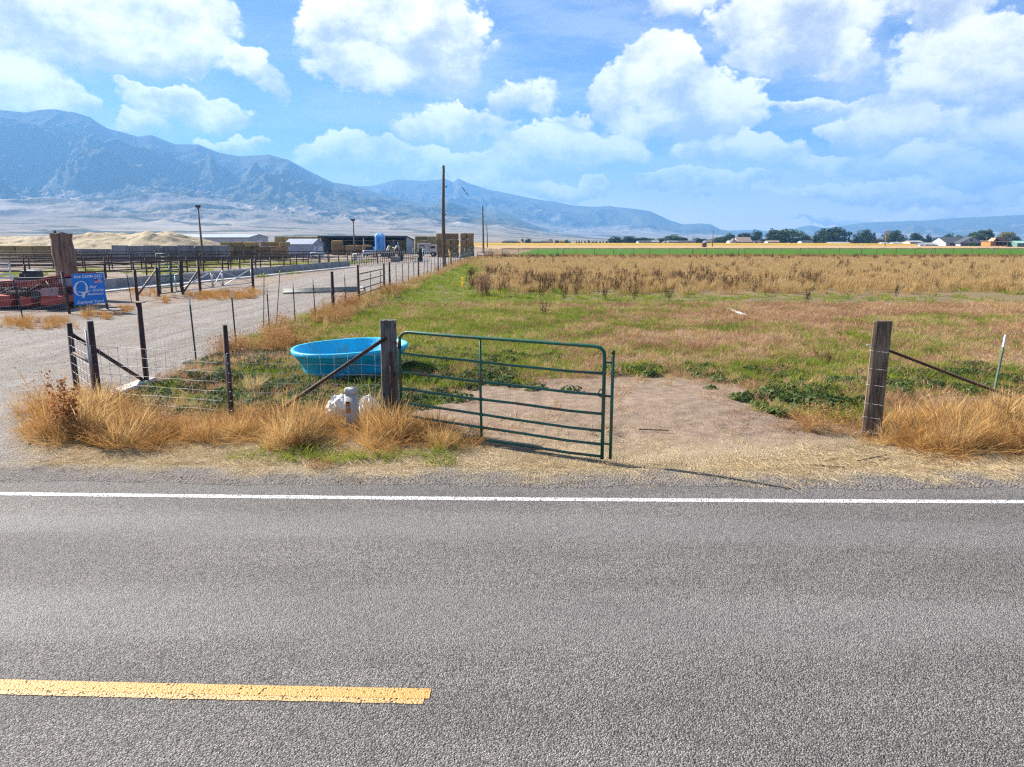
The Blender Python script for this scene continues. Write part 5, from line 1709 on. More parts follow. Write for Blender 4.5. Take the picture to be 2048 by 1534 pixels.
# squeeze chute, block and dark panels by the drive
def chute():
    Y = 92.0; 
    for px0, px1, hh, lb in ((826, 838, 1.75, 'narrow dark barred cattle chute panel beside the drive'), (845, 858, 1.7, 'pale slatted cattle chute panel beside the drive')):
        a, b2 = at(px0, 500, Y), at(px1, 500, Y); a.z = b2.z = 0
        rail_gate('chute_panel', lb, a, b2, .15, hh, 6, .035, M_GREEN_D if px0 < 840 else M_PALE, (0, .33, .66, 1))
    c = at(842, 520, Y + .3); c.z = 0
    solo('chute_door', MB().bbox(c + Vector((0, 0, .95)), (.42, .12, 1.7), .02), M_BLACK, 'black upright door between the two cattle chute panels', 'door', tuple(c))
    c = at(791, 522, 96); c.z = 0
    solo('concrete_block', MB().bbox(c + Vector((0, 0, .32)), (1.25, .7, .66), .05, .05, None, .02), M_CONC, 'grey concrete block at the end of the dark pen fence', 'block', tuple(c))
    c = at(803, 520, 97); c.z = 0
    solo('tall_panel', MB().bbox(c + Vector((0, 0, .85)), (.45, .5, 1.5), .03), M_BLACK, 'black upright panel just right of the concrete block', 'panel', tuple(c))
    a, b2 = at(783, 510, 96.8), at(797, 510, 96.8); a.z = b2.z = 0
    rail_gate('panel_gate', 'dark barred gate standing behind the concrete block', a, b2, .3, 1.7, 5, .03, M_PIPE_L, (0, .25, .5, .75, 1))
    a, b2 = at(929, 505, 100), at(948, 505, 100.5); a.z = b2.z = 0
    rail_gate('panel_gate', 'teal pipe gate at the far end of the drive fence', a, b2, .3, 1.75, 4, .03, surf('teal_gate', (.05, .16, .14), .5), (0, .5, 1))
    a = at(955, 505, 104); b2 = at(985, 505, 104); a.z = b2.z = 0
    pen_fence('plank_fence', 'low weathered rail fence past the end of the drive', a, b2, 1.0, 1.2, (1.15, .7), None, .05, .04, M_POLE)
chute()

# ------------------------------------------------------------------ poles
def lamp_pole(px, tpy, Y, label):
    c = at(px, 500, Y); c.z = 0; t = at(px, tpy, Y)
    th = thing('light_pole', label, 'light pole', c)
    sl = surf('grey_brown_pole', (.13, .105, .09), .7, 0, .15, 2)
    part('shaft', MB().tube([c + dn, Vector((c.x - .12, Y, t.z))], [.15, .09], 10), sl, th)
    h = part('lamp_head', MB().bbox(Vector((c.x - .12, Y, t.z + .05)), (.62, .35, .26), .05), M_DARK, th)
    part('lens', MB().bbox(Vector((c.x - .3, Y - .05, t.z - .1)), (.25, .3, .08), .02), M_PALE, h)
    part('bracket', MB().tube([Vector((c.x - .1, Y, t.z - .3)), Vector((c.x + .2, Y, t.z + .0))], .04, 6), M_DARK, th)
lamp_pole(405, 413, 88, 'slim yard light pole left, standing behind the pen rails')
lamp_pole(710, 440, 108, 'slim yard light pole standing in front of the open barn')
def upole(px, bpy_, tpy, Y, label, r=.15, extras=()):
    c = at(px, bpy_, Y); c.z = 0; t = at(px - 2, tpy, Y)
    th = thing('utility_pole', label, 'utility pole', c)
    part('shaft', MB().tube([c + dn * 2, Vector((c.x - .05, Y, t.z * .5)), Vector((t.x, Y, t.z))], [r * 1.25, r * 1.05, r * .8], 12), M_POLE, th)
    part('insulator', MB().tube([Vector((t.x - .14, Y, t.z - .15)), Vector((t.x - .14, Y, t.z + .02))], .055, 8), M_GALV_TUBE, th)
    for z, dx_ in extras:
        part('bracket', MB().tube([Vector((t.x, Y, z)), Vector((t.x + dx_, Y - .05, z + .03))], .04, 6), M_DARK, th)
        part('insulator', MB().tube([Vector((t.x + dx_, Y - .05, z - .03)), Vector((t.x + dx_, Y - .05, z + .16))], .05, 6), M_DARK, th)
    return Vector((t.x, Y, t.z))
u1 = upole(889, 533, 331, 76, 'tall bare utility pole beside the gravel drive', .17, ((8.2, .3), (5.4, .15)))
u2 = upole(967, 500, 412, 160, 'middle utility pole past the tall hay stacks', .17, ((9.4, .35), (7.9, .3)))
u3 = upole(975, 496, 448, 275, 'farthest and shortest utility pole past the hay stacks', .17, ((8.0, -.4),))
p = at(1992 - 1065, 480, 150)
def wire(name, label, pts):
    solo(name, MB().tube(pts, .008, 4), M_DARK, label, 'wire', tuple(pts[0]))
def sag(a, b_, s_, n=16): return [a.lerp(b_, k / n) - Vector((0, 0, s_ * 4 * (k / n) * (1 - k / n))) for k in range(n + 1)]
wire('overhead_wire', 'thin overhead wire from the tall pole to the middle pole', sag(u1 - Vector((.14, 0, .05)), u2 - Vector((.14, 0, .05)), 1.6))
wire('overhead_wire', 'thin overhead wire from the middle pole to the far pole', sag(u2 - Vector((.14, 0, .05)), u3 - Vector((.14, 0, .05)), 2.0))
p = gnd(902, 533); t = at(898, 498, p.y)
th = thing('marker_post', 'yellow plastic marker post leaning by the drive fence', 'marker post', p)
part('shaft', MB().tube([p, p.lerp(t, .93)], .055, 8), surf('yellow_marker', (.62, .33, .02), .5), th)
part('cap', MB().tube([p.lerp(t, .93), t], .06, 8), surf('yellow_marker', (.62, .33, .02), .5), th)
# birds strung along the far wire
for k, (bx, by) in enumerate(((924, 376), (927, 379), (929, 382), (933, 387), (936, 390))):
    c = at(bx, by, 118)
    th = thing('bird', ['highest bird of the small flock right of the tall pole', 'second highest bird of the small flock', 'middle bird of the small flock', 'second lowest bird of the small flock', 'lowest bird of the small flock'][k], 'bird', c, 'birds in the air right of the tall pole')
    part('body', MB().rings([[c + Vector((l * .13, r_ * math.cos(a), r_ * math.sin(a) + .0)) for a in [q_ * math.pi / 3 for q_ in range(6)]] for l, r_ in ((-1.4, .01), (-.6, .045), (.2, .06), (.9, .035), (1.3, .01))], cap0=True, cap1=True), M_BLACK, th)
    for s_ in (-1, 1):
        part('wing', MB().prism([c + Vector((-.06, 0, .03)), c + Vector((.08, 0, .03)), c + Vector((.04, s_ * .16, .12)), c + Vector((-.05, s_ * .27, .08)), c + Vector((-.09, s_ * .15, .11))], (0, 0, .012)), M_BLACK, th)
# ================================================================== fields, fence, trees and houses on the right
def strip_sheet(name, y0, y1, xl0, xl1, xr, mat, z=0.03, bumpz=0.0, step=3.0, edge_drop=True):
    ny = max(3, int((y1 - y0) / step)); nx = int((xr - min(xl0, xl1)) / step)
    t = np.linspace(0, 1, ny)[:, None]; s_ = np.linspace(0, 1, min(nx, 260))[None]
    Yy = y0 + (y1 - y0) * t + 0 * s_
    L = xl0 + (xl1 - xl0) * t
    X = L + (xr - L) * s_
    Zz = z + bumpz * (.6 * fbm(X * .35, Yy * .35, 4, 61) + .4 * fbm(X * 1.3, Yy * 1.3, 2, 62))
    if edge_drop:
        Zz[0] = -.02; Zz[-1] = -.02; Zz[:, 0] = -.02; Zz[:, -1] = -.02
    return link(name, grid_mesh(name, X, Yy, Zz, mat, True))
def crop_mat(name, c1, c2, c3, sc=1.2, bump=.1):
    m, nt, b = new_mat(name)
    P3 = nt.n('ShaderNodeTexCoord').outputs['Object']
    a = nt.noise(nt.vscale(P3, (.35, 1, 1)), sc * .12, 5, .6).outputs[0]
    f = nt.noise(P3, sc * 3, 5, .7).outputs[0]
    c = nt.mix(nt.smooth(f, .3, .7), c1, c2)
    c = nt.mix(nt.mul(nt.smooth(a, .45, .65), .7), c, c3)
    nt.put(b.inputs['Base Color'], c); b.inputs['Roughness'].default_value = .9; b.inputs['Specular IOR Level'].default_value = .1
    nt.put(b.inputs['Normal'], nt.bump(f, 1.0, bump))
    return m
g_al = crop_mat('alfalfa_green', (.045, .115, .006), (.08, .175, .010), (.06, .145, .008), 1.6, .15)
structure(strip_sheet('alfalfa_field', 119, 224, at(1008, 514, 119).x, at(1068, 499, 224).x, 190, g_al, .16, .10, 1.2))
g_bank = crop_mat('ditch_bank_weeds', (.10, .065, .03), (.16, .11, .05), (.07, .055, .025), 1.0, .3)
structure(strip_sheet('ditch_bank', 225, 233, at(1000, 498, 226).x, at(1000, 498, 233).x, 210, g_bank, .30, .25, 1.0))
g_stub = crop_mat('stubble', (.34, .22, .11), (.46, .32, .17), (.42, .30, .19), .8, .2)
structure(strip_sheet('stubble_field', 234, 378, at(985, 495, 234).x, at(930, 489, 378).x, 300, g_stub, .05, .10, 3.0))
g_yel = crop_mat('ripe_yellow_crop', (.42, .25, .03), (.56, .36, .06), (.34, .27, .05), 1.2, .4)
yc = strip_sheet('yellow_crop', 380, 515, at(925, 489, 380).x, at(860, 489, 515).x, at(1885, 489, 380).x, g_yel, .72, .16, 2.5)
structure(yc)

# wire fence across the end of the pasture
ff = thing('pasture_fence', 'long straight wire fence between the dry pasture and the green field', 'fence', Vector((20, 121, 0)))
FY = lambda px: 121.5
for px in (1005, 1037, 1076, 1114, 1152, 1189, 1227, 1268, 1299, 1340, 1413, 1452, 1490, 1528, 1562, 1640, 1679, 1754, 1793, 1831, 1871, 1907, 1945, 2021, 2060):
    p = at(px, 500, 121.5); p.z = .0; tpost(ff, p, 1.5 + rnd.uniform(-.1, .1), (rnd.uniform(-.06, .06), 0), .4, 0, 1.7)
for px, ln in ((1124, .35), (1385, .05), (1476, .15), (1599, .12), (1721, .2), (1863, .05), (1986, .04)):
    p = at(px, 500, 121.4); p.z = 0
    pipe(ff, 'wood_post', p + dn, p + Vector((ln, 0, 1.55)), .075, M_POLE, 7)
for z in (.4, .8, 1.15, 1.4):
    pts = [Vector((at(1000, 500, 121.5).x + k * 4.2, 121.55, z + .02 * math.sin(k))) for k in range(24)]
    part('wire', MB().tube(pts, .004, 4), M_GALV, ff)

# ------------------------------------------------------------------ trees
def leaf_mat(name, lo, hi, tip, trans=.25):
    m, nt, b = new_mat(name)
    ri = nt.n('ShaderNodeNewGeometry').outputs['Random Per Island']
    P3 = nt.n('ShaderNodeTexCoord').outputs['Object']
    n = nt.noise(P3, .45, 4, .6).outputs[0]
    c = nt.mix(nt.smooth(nt.add(nt.mul(ri, .55), nt.mul(n, .6)), .3, .85), lo, hi)
    c = nt.mix(nt.mul(nt.smooth(ri, .86, 1.), .6), c, tip)
    nt.put(b.inputs['Base Color'], c); b.inputs['Roughness'].default_value = .6; b.inputs['Specular IOR Level'].default_value = .2
    tr = nt.n('ShaderNodeBsdfTranslucent'); nt.put(tr.inputs['Color'], c)
    mx = nt.n('ShaderNodeMixShader'); mx.inputs[0].default_value = trans
    out = m.node_tree.nodes['Material Output']
    nt.put(mx.inputs[1], b.outputs[0]); nt.put(mx.inputs[2], tr.outputs[0]); nt.put(out.inputs['Surface'], mx.outputs[0])
    return m
LM = {'dark': leaf_mat('dark_green_leaves', (.016, .036, .010), (.045, .085, .018), (.08, .12, .03)),
      'mid': leaf_mat('green_leaves', (.030, .065, .014), (.075, .13, .025), (.12, .17, .04)),
      'pale': leaf_mat('pale_green_leaves', (.07, .10, .03), (.15, .18, .06), (.2, .22, .08)),
      'olive': leaf_mat('olive_yellow_leaves', (.10, .10, .02), (.24, .21, .04), (.34, .27, .05)),
      'gold': leaf_mat('golden_leaves', (.30, .17, .012), (.55, .33, .02), (.6, .42, .05), .35),
      'plum': leaf_mat('plum_leaves', (.03, .012, .018), (.075, .03, .035), (.09, .05, .04))}
def crown_mesh(kind, seed, nleaf, leaf):
    """unit crown: height 1 above z=0, radius about .5"""
    r = np.random.default_rng(seed)
    lobes = []
    if kind == 'round':
        for k in range(24):
            a = r.uniform(0, 6.28); e = r.uniform(-1.0, 1.0); q = r.uniform(.15, .32)
            lobes.append((q * math.cos(a) * (1 - .3 * max(e, 0)), q * math.sin(a) * (1 - .3 * max(e, 0)), .50 + .34 * e, r.uniform(.15, .24)))
    elif kind == 'wide':
        for k in range(34):
            a = r.uniform(0, 6.28); q = r.uniform(.05, .42) ; z = .12 + r.uniform(.0, .72) * (1 - .5 * (q / .42) ** 2)
            lobes.append((q * math.cos(a), q * math.sin(a), z, r.uniform(.12, .20)))
    elif kind == 'umbrella':
        for k in range(22):
            a = r.uniform(0, 6.28); q = r.uniform(.05, .42)
            lobes.append((q * math.cos(a), q * math.sin(a), .82 - .35 * (q / .42) ** 2 + r.uniform(-.05, .05), r.uniform(.10, .15)))
    elif kind == 'tall':
        for k in range(14):
            z = r.uniform(.12, .88); a = r.uniform(0, 6.28); q = .20 * math.sin(min(1, z * 1.1) * math.pi) ** .6
            lobes.append((q * math.cos(a), q * math.sin(a), z, r.uniform(.11, .18)))
    elif kind == 'cone':
        for k in range(24):
            z = r.uniform(.05, .95); a = r.uniform(0, 6.28); q = .30 * (1 - z)
            lobes.append((q * math.cos(a), q * math.sin(a), z, .05 + .13 * (1 - z)))
    elif kind == 'column':
        for k in range(16):
            z = k / 15 * .92 + .04
            lobes.append((r.uniform(-.06, .06), r.uniform(-.06, .06), z, .30 * (math.sin(min(.96, z + .10) * math.pi) ** .5) + .05))
    L = np.array(lobes); pick = r.integers(0, len(L), nleaf)
    d = r.normal(size=(nleaf, 3)); d /= np.linalg.norm(d, axis=1)[:, None]
    rad = r.uniform(.72, 1.08, nleaf)
    C = L[pick, :3] + d * (L[pick, 3] * rad)[:, None] * (np.array([1, 1, .22]) if kind == 'column' else np.array([1, 1, .82]))
    n = d + r.normal(size=(nleaf, 3)) * .75; n /= np.linalg.norm(n, axis=1)[:, None]
    up_ = np.tile([0, 0, 1.], (nleaf, 1)); a = np.cross(n, up_); a /= np.maximum(np.linalg.norm(a, axis=1)[:, None], 1e-4)
    b_ = np.cross(n, a)
    s_ = leaf * r.uniform(.6, 1.35, nleaf)[:, None]
    V = np.stack([C - a * s_ - b_ * s_ * .7, C + a * s_ * .8 - b_ * s_, C + a * s_ + b_ * s_ * .8, C - a * s_ * .7 + b_ * s_], 1).reshape(-1, 3)
    Q = np.arange(nleaf * 4).reshape(-1, 4)
    return V, Q
CROWNS = {}
def tree_mesh(kind, var, mat):
    key = (kind, var, mat)
    if key not in CROWNS:
        big = kind in ('wide', 'round', 'umbrella')
        V, Q = crown_mesh(kind, 100 + var * 7 + len(kind), {'wide': 4200, 'round': 2400, 'umbrella': 1600, 'column': 420}.get(kind, 900), {'wide': .017, 'round': .023, 'umbrella': .020, 'column': .06}.get(kind, .030))
        CROWNS[key] = mesh_np('crown', V, Q, LM[mat])
    return CROWNS[key]
def trunk_mesh():
    mb = MB().tube([(0, 0, -.02), (.008, 0, .25), (0, .01, .6)], [.035, .028, .012], 7)
    for a in (0.4, 2.4, 4.4):
        mb.tube([(0.005, 0, .22), (.14 * math.cos(a), .14 * math.sin(a), .45), (.2 * math.cos(a), .2 * math.sin(a), .62)], [.018, .012, .005], 5)
    return mb.mesh('trunk', M_POLE)
TRUNK = trunk_mesh()
tcount = [0]
def tree(px, top, wpx, kind, mat, label, Y=545, group=None, base_frac=.0):
    x = at(px, 480, Y).x; h = (CAM_H + (480 - top) * Y / FPX) * 1.07; w = wpx * Y / FPX * 1.08
    o = thing('tree' if kind != 'shrub' else 'shrub', label, 'tree', (x, Y + rnd.uniform(-6, 6), 0), group)
    k = kind
    me = tree_mesh(k, tcount[0] % 3, mat); tcount[0] += 1
    c = link('crown', me, o); sx = w * (1.08 if k != 'column' else 1.5); c.scale = (sx, sx, h * (1.0 if k != 'round' else 1.05)); c.location = (0, 0, -h * base_frac); c.rotation_euler = (0, 0, rnd.uniform(0, 6.28))
    t = link('trunk', TRUNK, o); t.scale = (w * .9, w * .9, h)
    return o
T = tree
G1 = 'trees along the far edge of the fields'
for a in [
 (1232, 474, 30, 'round', 'dark', 'dense dark round tree, leftmost of the broadleaf row right of the poplars'),
 (1255, 473.5, 26, 'round', 'dark', 'second dark broadleaf tree right of the poplar row'),
 (1281, 474, 34, 'wide', 'dark', 'broad dark tree above the low white house with dark roof'),
 (1304, 479, 18, 'round', 'mid', 'small green tree at the right end of the first tree clump'),
 (1326, 477, 24, 'round', 'mid', 'green tree just left of the white gabled house'),
 (1345, 470.5, 34, 'round', 'mid', 'tall green tree rising behind the grey-roofed house'),
 (1362, 475, 22, 'round', 'dark', 'dark tree right of the grey-roofed house'),
 (1371, 476, 11, 'tall', 'dark', 'narrow dark tree above the long dark roof'),
 (1396, 476, 24, 'round', 'dark', 'dark tree left of the thin far pole'),
 (1411, 478, 18, 'round', 'mid', 'low green tree behind the thin far pole'),
 (1440, 471, 32, 'wide', 'mid', 'dense weeping green tree right of the thin far pole'),
 (1456, 468, 22, 'round', 'dark', 'dark tree behind the white gabled farmhouse'),
 (1474, 468, 11, 'tall', 'dark', 'slim dark tree between the two pale farmhouses'),
 (1495, 467.5, 26, 'round', 'dark', 'dark tree behind the big tan roof'),
 (1518, 462, 23, 'round', 'dark', 'tall dark tree standing alone right of the tan roof'),
 (1538, 461, 22, 'round', 'dark', 'dark tree joined to the left flank of the largest tree'),
 (1568, 455, 74, 'wide', 'mid', 'very broad spreading green tree, left of the two largest'),
 (1603, 476, 11, 'round', 'gold', 'small golden tree just right of the broad spreading tree'),
 (1612, 470, 19, 'round', 'mid', 'green tree behind the small golden trees'),
 (1621, 474, 17, 'round', 'gold', 'brightest orange-gold tree above the white shed'),
 (1632, 469.5, 15, 'round', 'dark', 'dark tree right of the orange-gold tree'),
 (1635, 481, 13, 'round', 'olive', 'yellow-green bush right of the white shed'),
 (1673, 450.5, 62, 'wide', 'dark', 'tallest dark tree, right of the two largest'),
 (1647, 468, 26, 'round', 'dark', 'dark lower tree at the left foot of the tallest tree'),
 (1686, 478, 18, 'round', 'mid', 'green bush in front of the tallest tree'),
 (1704, 469, 7, 'cone', 'dark', 'narrow dark conifer right of the tallest tree'),
 (1712, 476, 11, 'tall', 'mid', 'small upright green tree beside the narrow conifer'),
 (1732, 457.5, 35, 'wide', 'dark', 'dense dark tree midway between the tallest tree and the orange pole'),
 (1755, 465, 14, 'cone', 'olive', 'olive conifer just left of the orange pole'),
 (1771, 466, 18, 'round', 'pale', 'pale green tree behind the orange pole'),
 (1796, 459, 40, 'wide', 'dark', 'dense dark tree just right of the orange pole'),
 (1824, 468, 18, 'round', 'dark', 'dark tree behind the white-roofed sheds'),
 (1840, 470, 24, 'round', 'mid', 'green tree above the long white-roofed barn'),
 (1853, 470, 12, 'round', 'dark', 'small dark tree right of the white-roofed barn'),
 (1867, 476, 22, 'round', 'mid', 'green tree above the low pale shed'),
 (1891, 468.5, 22, 'round', 'dark', 'dark tree left of the blue-grey house'),
 (1911, 472, 20, 'round', 'mid', 'green tree behind the blue-grey roof'),
 (1953, 461, 44, 'umbrella', 'mid', 'flat-topped umbrella-shaped tree behind the blue-grey house'),
 (1962, 468, 36, 'round', 'dark', 'dark lower tree beneath the umbrella-shaped tree'),
 (1984, 459.5, 24, 'tall', 'pale', 'tall ragged pale green tree beside the umbrella-shaped tree'),
 (2022, 466, 32, 'round', 'olive', 'autumn-tinted tree behind the orange barn'),
 (2042, 474, 18, 'round', 'mid', 'green tree at the right edge above the teal roof'),
 (1007, 482, 9, 'round', 'gold', 'tiny golden tree beside the dark long house'),
 (1037, 483, 9, 'round', 'gold', 'tiny golden bush right of the dark long house'),
 (1045, 478, 8, 'tall', 'dark', 'slim dark tree left of the dark round tree'),
 (1057, 478, 15, 'round', 'dark', 'dark round tree left of the low grey house'),
 (1075, 484, 10, 'round', 'olive', 'low olive bush behind the low grey house'),
 (1092, 482, 10, 'round', 'dark', 'small dark tree behind the brown roof'),
 (1101, 479, 10, 'round', 'dark', 'taller dark tree right of the brown roof'),
 (1114, 481, 10, 'round', 'mid', 'small green tree left of the yellow trees'),
 (1123, 481.5, 15, 'round', 'gold', 'yellow tree left of the poplar row'),
 (1133, 480, 11, 'round', 'mid', 'green tree at the left end of the poplar row'),
]:
    T(*a[:5], a[5], 545, G1)
for k, zx in enumerate((1200, 1305, 1335, 1365, 1395, 1440, 1475, 1505, 1533, 1560, 1590, 1635, 1665, 1695, 1720, 1750, 1805, 1835)):
    px = 1000 + zx / 8.533
    T(px, 482.6 + rnd.uniform(-.6, .5) - (2 if zx == 1505 else 0), 2.6, 'column', 'dark', ['first', 'second', 'third', 'fourth', 'fifth', 'sixth', 'seventh', 'eighth, tallest', 'ninth', 'tenth', 'eleventh', 'twelfth', 'thirteenth', 'fourteenth', 'fifteenth', 'sixteenth', 'seventeenth', 'last'][k] + ' slim columnar poplar from the left in the far row', 600, 'row of far poplars')
for px, top, w, m_, lb in ((1746, 486.3, 12, 'gold', 'low yellow bush at the crop edge left of the orange pole'), (1780, 484, 15, 'plum', 'dark plum-coloured bush right of the orange pole'), (1808, 481.5, 14, 'plum', 'plum-coloured small tree between the white-roofed sheds'),
                           (1928, 485.5, 8, 'mid', 'green bush against the left part of the blue-grey house'), (1945, 485, 9, 'mid', 'green bush below the gable window of the blue-grey house')):
    T(px, top, w, 'round', m_, lb, 500 if px < 1900 else 335)

rt = random.Random(5)
def ordinal(n):
    ones = ['', 'first', 'second', 'third', 'fourth', 'fifth', 'sixth', 'seventh', 'eighth', 'ninth', 'tenth', 'eleventh', 'twelfth', 'thirteenth', 'fourteenth', 'fifteenth', 'sixteenth', 'seventeenth', 'eighteenth', 'nineteenth']
    if n < 20: return ones[n]
    t, o = divmod(n, 10)
    return {2: 'twentieth', 3: 'thirtieth', 4: 'fortieth'}[t] if o == 0 else {2: 'twenty', 3: 'thirty', 4: 'forty'}[t] + '-' + ones[o]
for k in range(46):
    px = 1222 + (2052 - 1222) * (k + rt.uniform(.1, .9)) / 46
    T(px, rt.uniform(476.5, 482), rt.uniform(15, 26), 'round', rt.choice(['dark', 'dark', 'mid', 'mid', 'olive']), 'small tree, ' + ordinal(k + 1) + ' from the left in the low belt behind the houses', 575, 'low belt of background trees')
# ------------------------------------------------------------------ houses and sheds
WH = surf('white_house_siding', (.42, .42, .41), .7, 0, .06, .6)
TANW = surf('cream_house_siding', (.44, .38, .30), .8, 0, .08, .6)
RG = surf('grey_shingles', (.13, .13, .135), .85, 0, .15, 1.5)
RD = surf('dark_shingles', (.045, .05, .06), .85, 0, .2, 1.5)
RT = surf('tan_shingles', (.30, .22, .17), .85, 0, .12, 1.5)
RBL = surf('slate_blue_shingles', (.055, .068, .085), .85, 0, .15, 1.2)
BLG = surf('blue_grey_siding', (.30, .31, .36), .8, 0, .08, 1)
RDW = surf('dull_purple_brick', (.11, .085, .09), .9, 0, .15, 1)
MW = surf('white_metal_roof', (.34, .34, .345), .5, 0, .08, .5)
OR_ = surf('orange_brown_boards', (.36, .15, .04), .9, 0, .2, 2, stretch=(1, 1, .15))
def house(px0, px1, Y, eave_py, ridge_py, wallm, roofm, label, depth=8, name='house', base_z=0.0, gable_front=False, win=3, cat='house', min_eave=1.6):
    x0, x1 = at(px0, 480, Y).x, at(px1, 480, Y).x
    zof = lambda py: CAM_H + (480 - py) * Y / FPX
    eave = max(zof(eave_py), min_eave); ridge = max(zof(ridge_py), eave + .8)
    L = x1 - x0
    ws = []
    if gable_front:
        # the gable faces the viewer: long wall runs away
        n = max(1, int(win))
        for k in range(n):
            s0 = L * (k + .5) / n - .5
            ws.append(('G', s0, s0 + 1.0, .9, min(2.1, eave + .4), 'w'))
        return gable_building(name, label, Vector((x1, Y, base_z)), (0.0001, 1, 0), depth, L, eave, ridge, wallm, roofm, .35, windows=[], cat=cat), (x0, x1, eave, ridge)
    for k in range(win):
        s0 = L * (k + .5) / win - .6
        ws.append(('L', s0, s0 + 1.2, .9, min(2.0, eave - .25), 'w' if k != win // 2 else 'door') if eave > 1.7 else ('L', s0, s0 + 1., .5, eave - .2, 'w'))
    ws = [w if w[5] != 'door' else ('L', w[1], w[1] + .95, .05, min(2.05, eave - .2), 'door') for w in ws]
    return gable_building(name, label, Vector((x0, Y, base_z)), (1, 0, 0), L, depth, eave, ridge, wallm, roofm, .4, windows=ws, cat=cat), (x0, x1, eave, ridge)
def front_gable(th, px0, px1, Y, eave_py, ridge_py, wallm, roofm, win=True):
    """a gable-fronted wing set before a house, as parts of it"""
    x0, x1 = at(px0, 480, Y).x, at(px1, 480, Y).x
    zof = lambda py: CAM_H + (480 - py) * Y / FPX
    e, r_ = zof(eave_py), zof(ridge_py); xm = (x0 + x1) / 2
    part('gable_wing', MB().prism([(x0, Y, 0), (x1, Y, 0), (x1, Y, e), (xm, Y, r_), (x0, Y, e)], (0, 5, 0)), wallm, th)
    for s_, xe in ((-1, x0), (1, x1)):
        part('roof', MB().prism([(xe + s_ * .5, Y - .4, e - .3), (xm, Y - .4, r_ + .05), (xm, Y - .4, r_ + .22), (xe + s_ * .5, Y - .4, e - .12)], (0, 5.5, 0)), roofm, th)
    if win:
        w_ = (x1 - x0) * .16
        f_ = part('window', MB().box((xm, Y - .05, e + (r_ - e) * .3), (w_ * 2, .1, (r_ - e) * .42)), WH, th)
        part('pane', MB().box((xm, Y - .11, e + (r_ - e) * .3), (w_ * 1.5, .04, (r_ - e) * .3)), M_GLASS, f_)
h, _ = house(1010, 1035, 520, 486.5, 483.3, RD, RD, 'long dark house with pale gables at the left end of the crop', 9, win=4); front_gable(h, 1017, 1024, 518, 486.5, 482, WH, RD)
house(1064, 1083, 520, 487.5, 485.5, RG, RG, 'low grey house left of the brown-roofed house', 9, win=2)
house(1080, 1105, 522, 487.8, 485.8, TANW, surf('brown_shingles', (.09, .065, .055), .85), 'low brown-roofed house left of the yellow trees', 9, win=3)
h, _ = house(1277, 1304, 520, 487.5, 484.8, WH, RD, 'low white house with dark roof beneath the broad dark tree', 9, win=3); front_gable(h, 1276, 1285, 518, 487.8, 486, WH, MW, False)
house(1305, 1318, 520, 487.6, 486.8, WH, MW, 'small low white shed right of the white dark-roofed house', 6, 'shed', win=1, cat='shed')
h, _ = house(1337, 1355, 520, 487.6, 482.5, WH, RG, 'grey-roofed house with tall white gable', 10, win=2); front_gable(h, 1327, 1336, 517, 485.5, 482.2, WH, RG, False)
house(1358, 1392, 521, 487.8, 484.2, TANW, RD, 'long low house with dark slate roof left of the thin far pole', 9, win=4)
h, _ = house(1412, 1426, 519, 487.5, 482, WH, RG, 'small grey-roofed house behind the thin far pole', 9, win=1); front_gable(h, 1410, 1415, 517, 486, 483, WH, RG, False)
h, _ = house(1460, 1478, 519, 485.5, 480.5, WH, RT, 'white farmhouse with steep front gable', 9, win=2); front_gable(h, 1464, 1473, 516, 483.5, 477.8, WH, RG)
h, _ = house(1476, 1504, 522, 483.5, 474.5, TANW, RT, 'cream house with very large tan roof', 12, win=3)
h, _ = house(1509, 1525, 519, 486.8, 482, RG, RD, 'small dark-roofed house with pale gable right of the tan roof', 8, win=1); front_gable(h, 1517, 1525, 517, 486, 482, WH, RD, False)
house(1536, 1559, 518, 488, 485.4, WH, RT, 'low tan-roofed shed beneath the broad spreading tree', 8, 'shed', win=2, cat='shed')
house(1604, 1627, 519, 485.8, 483, surf('pale_blue_siding', (.40, .44, .52), .7), RD, 'pale bluish shed with dark roof beneath the golden trees', 8, 'shed', win=2, cat='shed')
house(1661, 1701, 518, 488, 487, WH, MW, 'long low white building at the foot of the tallest tree', 8, 'shed', win=3, cat='shed', min_eave=.6)
house(1765, 1777, 480, 488.2, 486.8, WH, MW, 'tiny white shed at the foot of the orange pole', 6, 'shed', win=1, cat='shed', min_eave=.6)
house(1787, 1809, 480, 487.6, 485.6, WH, MW, 'low white-roofed shed right of the orange pole', 7, 'shed', win=2, cat='shed', min_eave=.6)
house(1821, 1847, 470, 487, 483.8, TANW, MW, 'long white-roofed barn with pinkish wall', 9, 'shed', win=2, cat='shed')
house(1851, 1873, 350, 490, 487.6, WH, MW, 'low pale shed left of the blue-grey house', 7, 'shed', win=2, cat='shed', min_eave=.7)
house(1842, 1850, 345, 491, 490.3, WH, MW, 'white covered trailer at the left foot of the low pale shed', 3, 'trailer', win=1, cat='trailer', min_eave=.4)
# blue-grey house
h, _ = house(1893, 1950, 345, 486, 474.6, BLG, RBL, 'large blue-grey house with slate roof and wide front gable', 13, win=3)
front_gable(h, 1922, 1968, 340, 485.2, 474.4, BLG, RBL, False)
zc = CAM_H - .3
f_ = part('window', MB().box((at(1943.3, 480, 339.9).x, 339.9, 2.75), (1.0, .12, .95)), RDW, h); part('pane', MB().box((at(1943.3, 480, 339.8).x, 339.8, 2.75), (.8, .08, .75)), M_GLASS, f_)
part('lower_wall', MB().box((at(1945, 480, 339.7).x, 339.75, .7), (10.2, .3, 1.4)), RDW, h)
part('lower_wall', MB().box((at(1912, 480, 344.5).x, 344.6, .8), (4.0, .3, 1.5)), RDW, h)
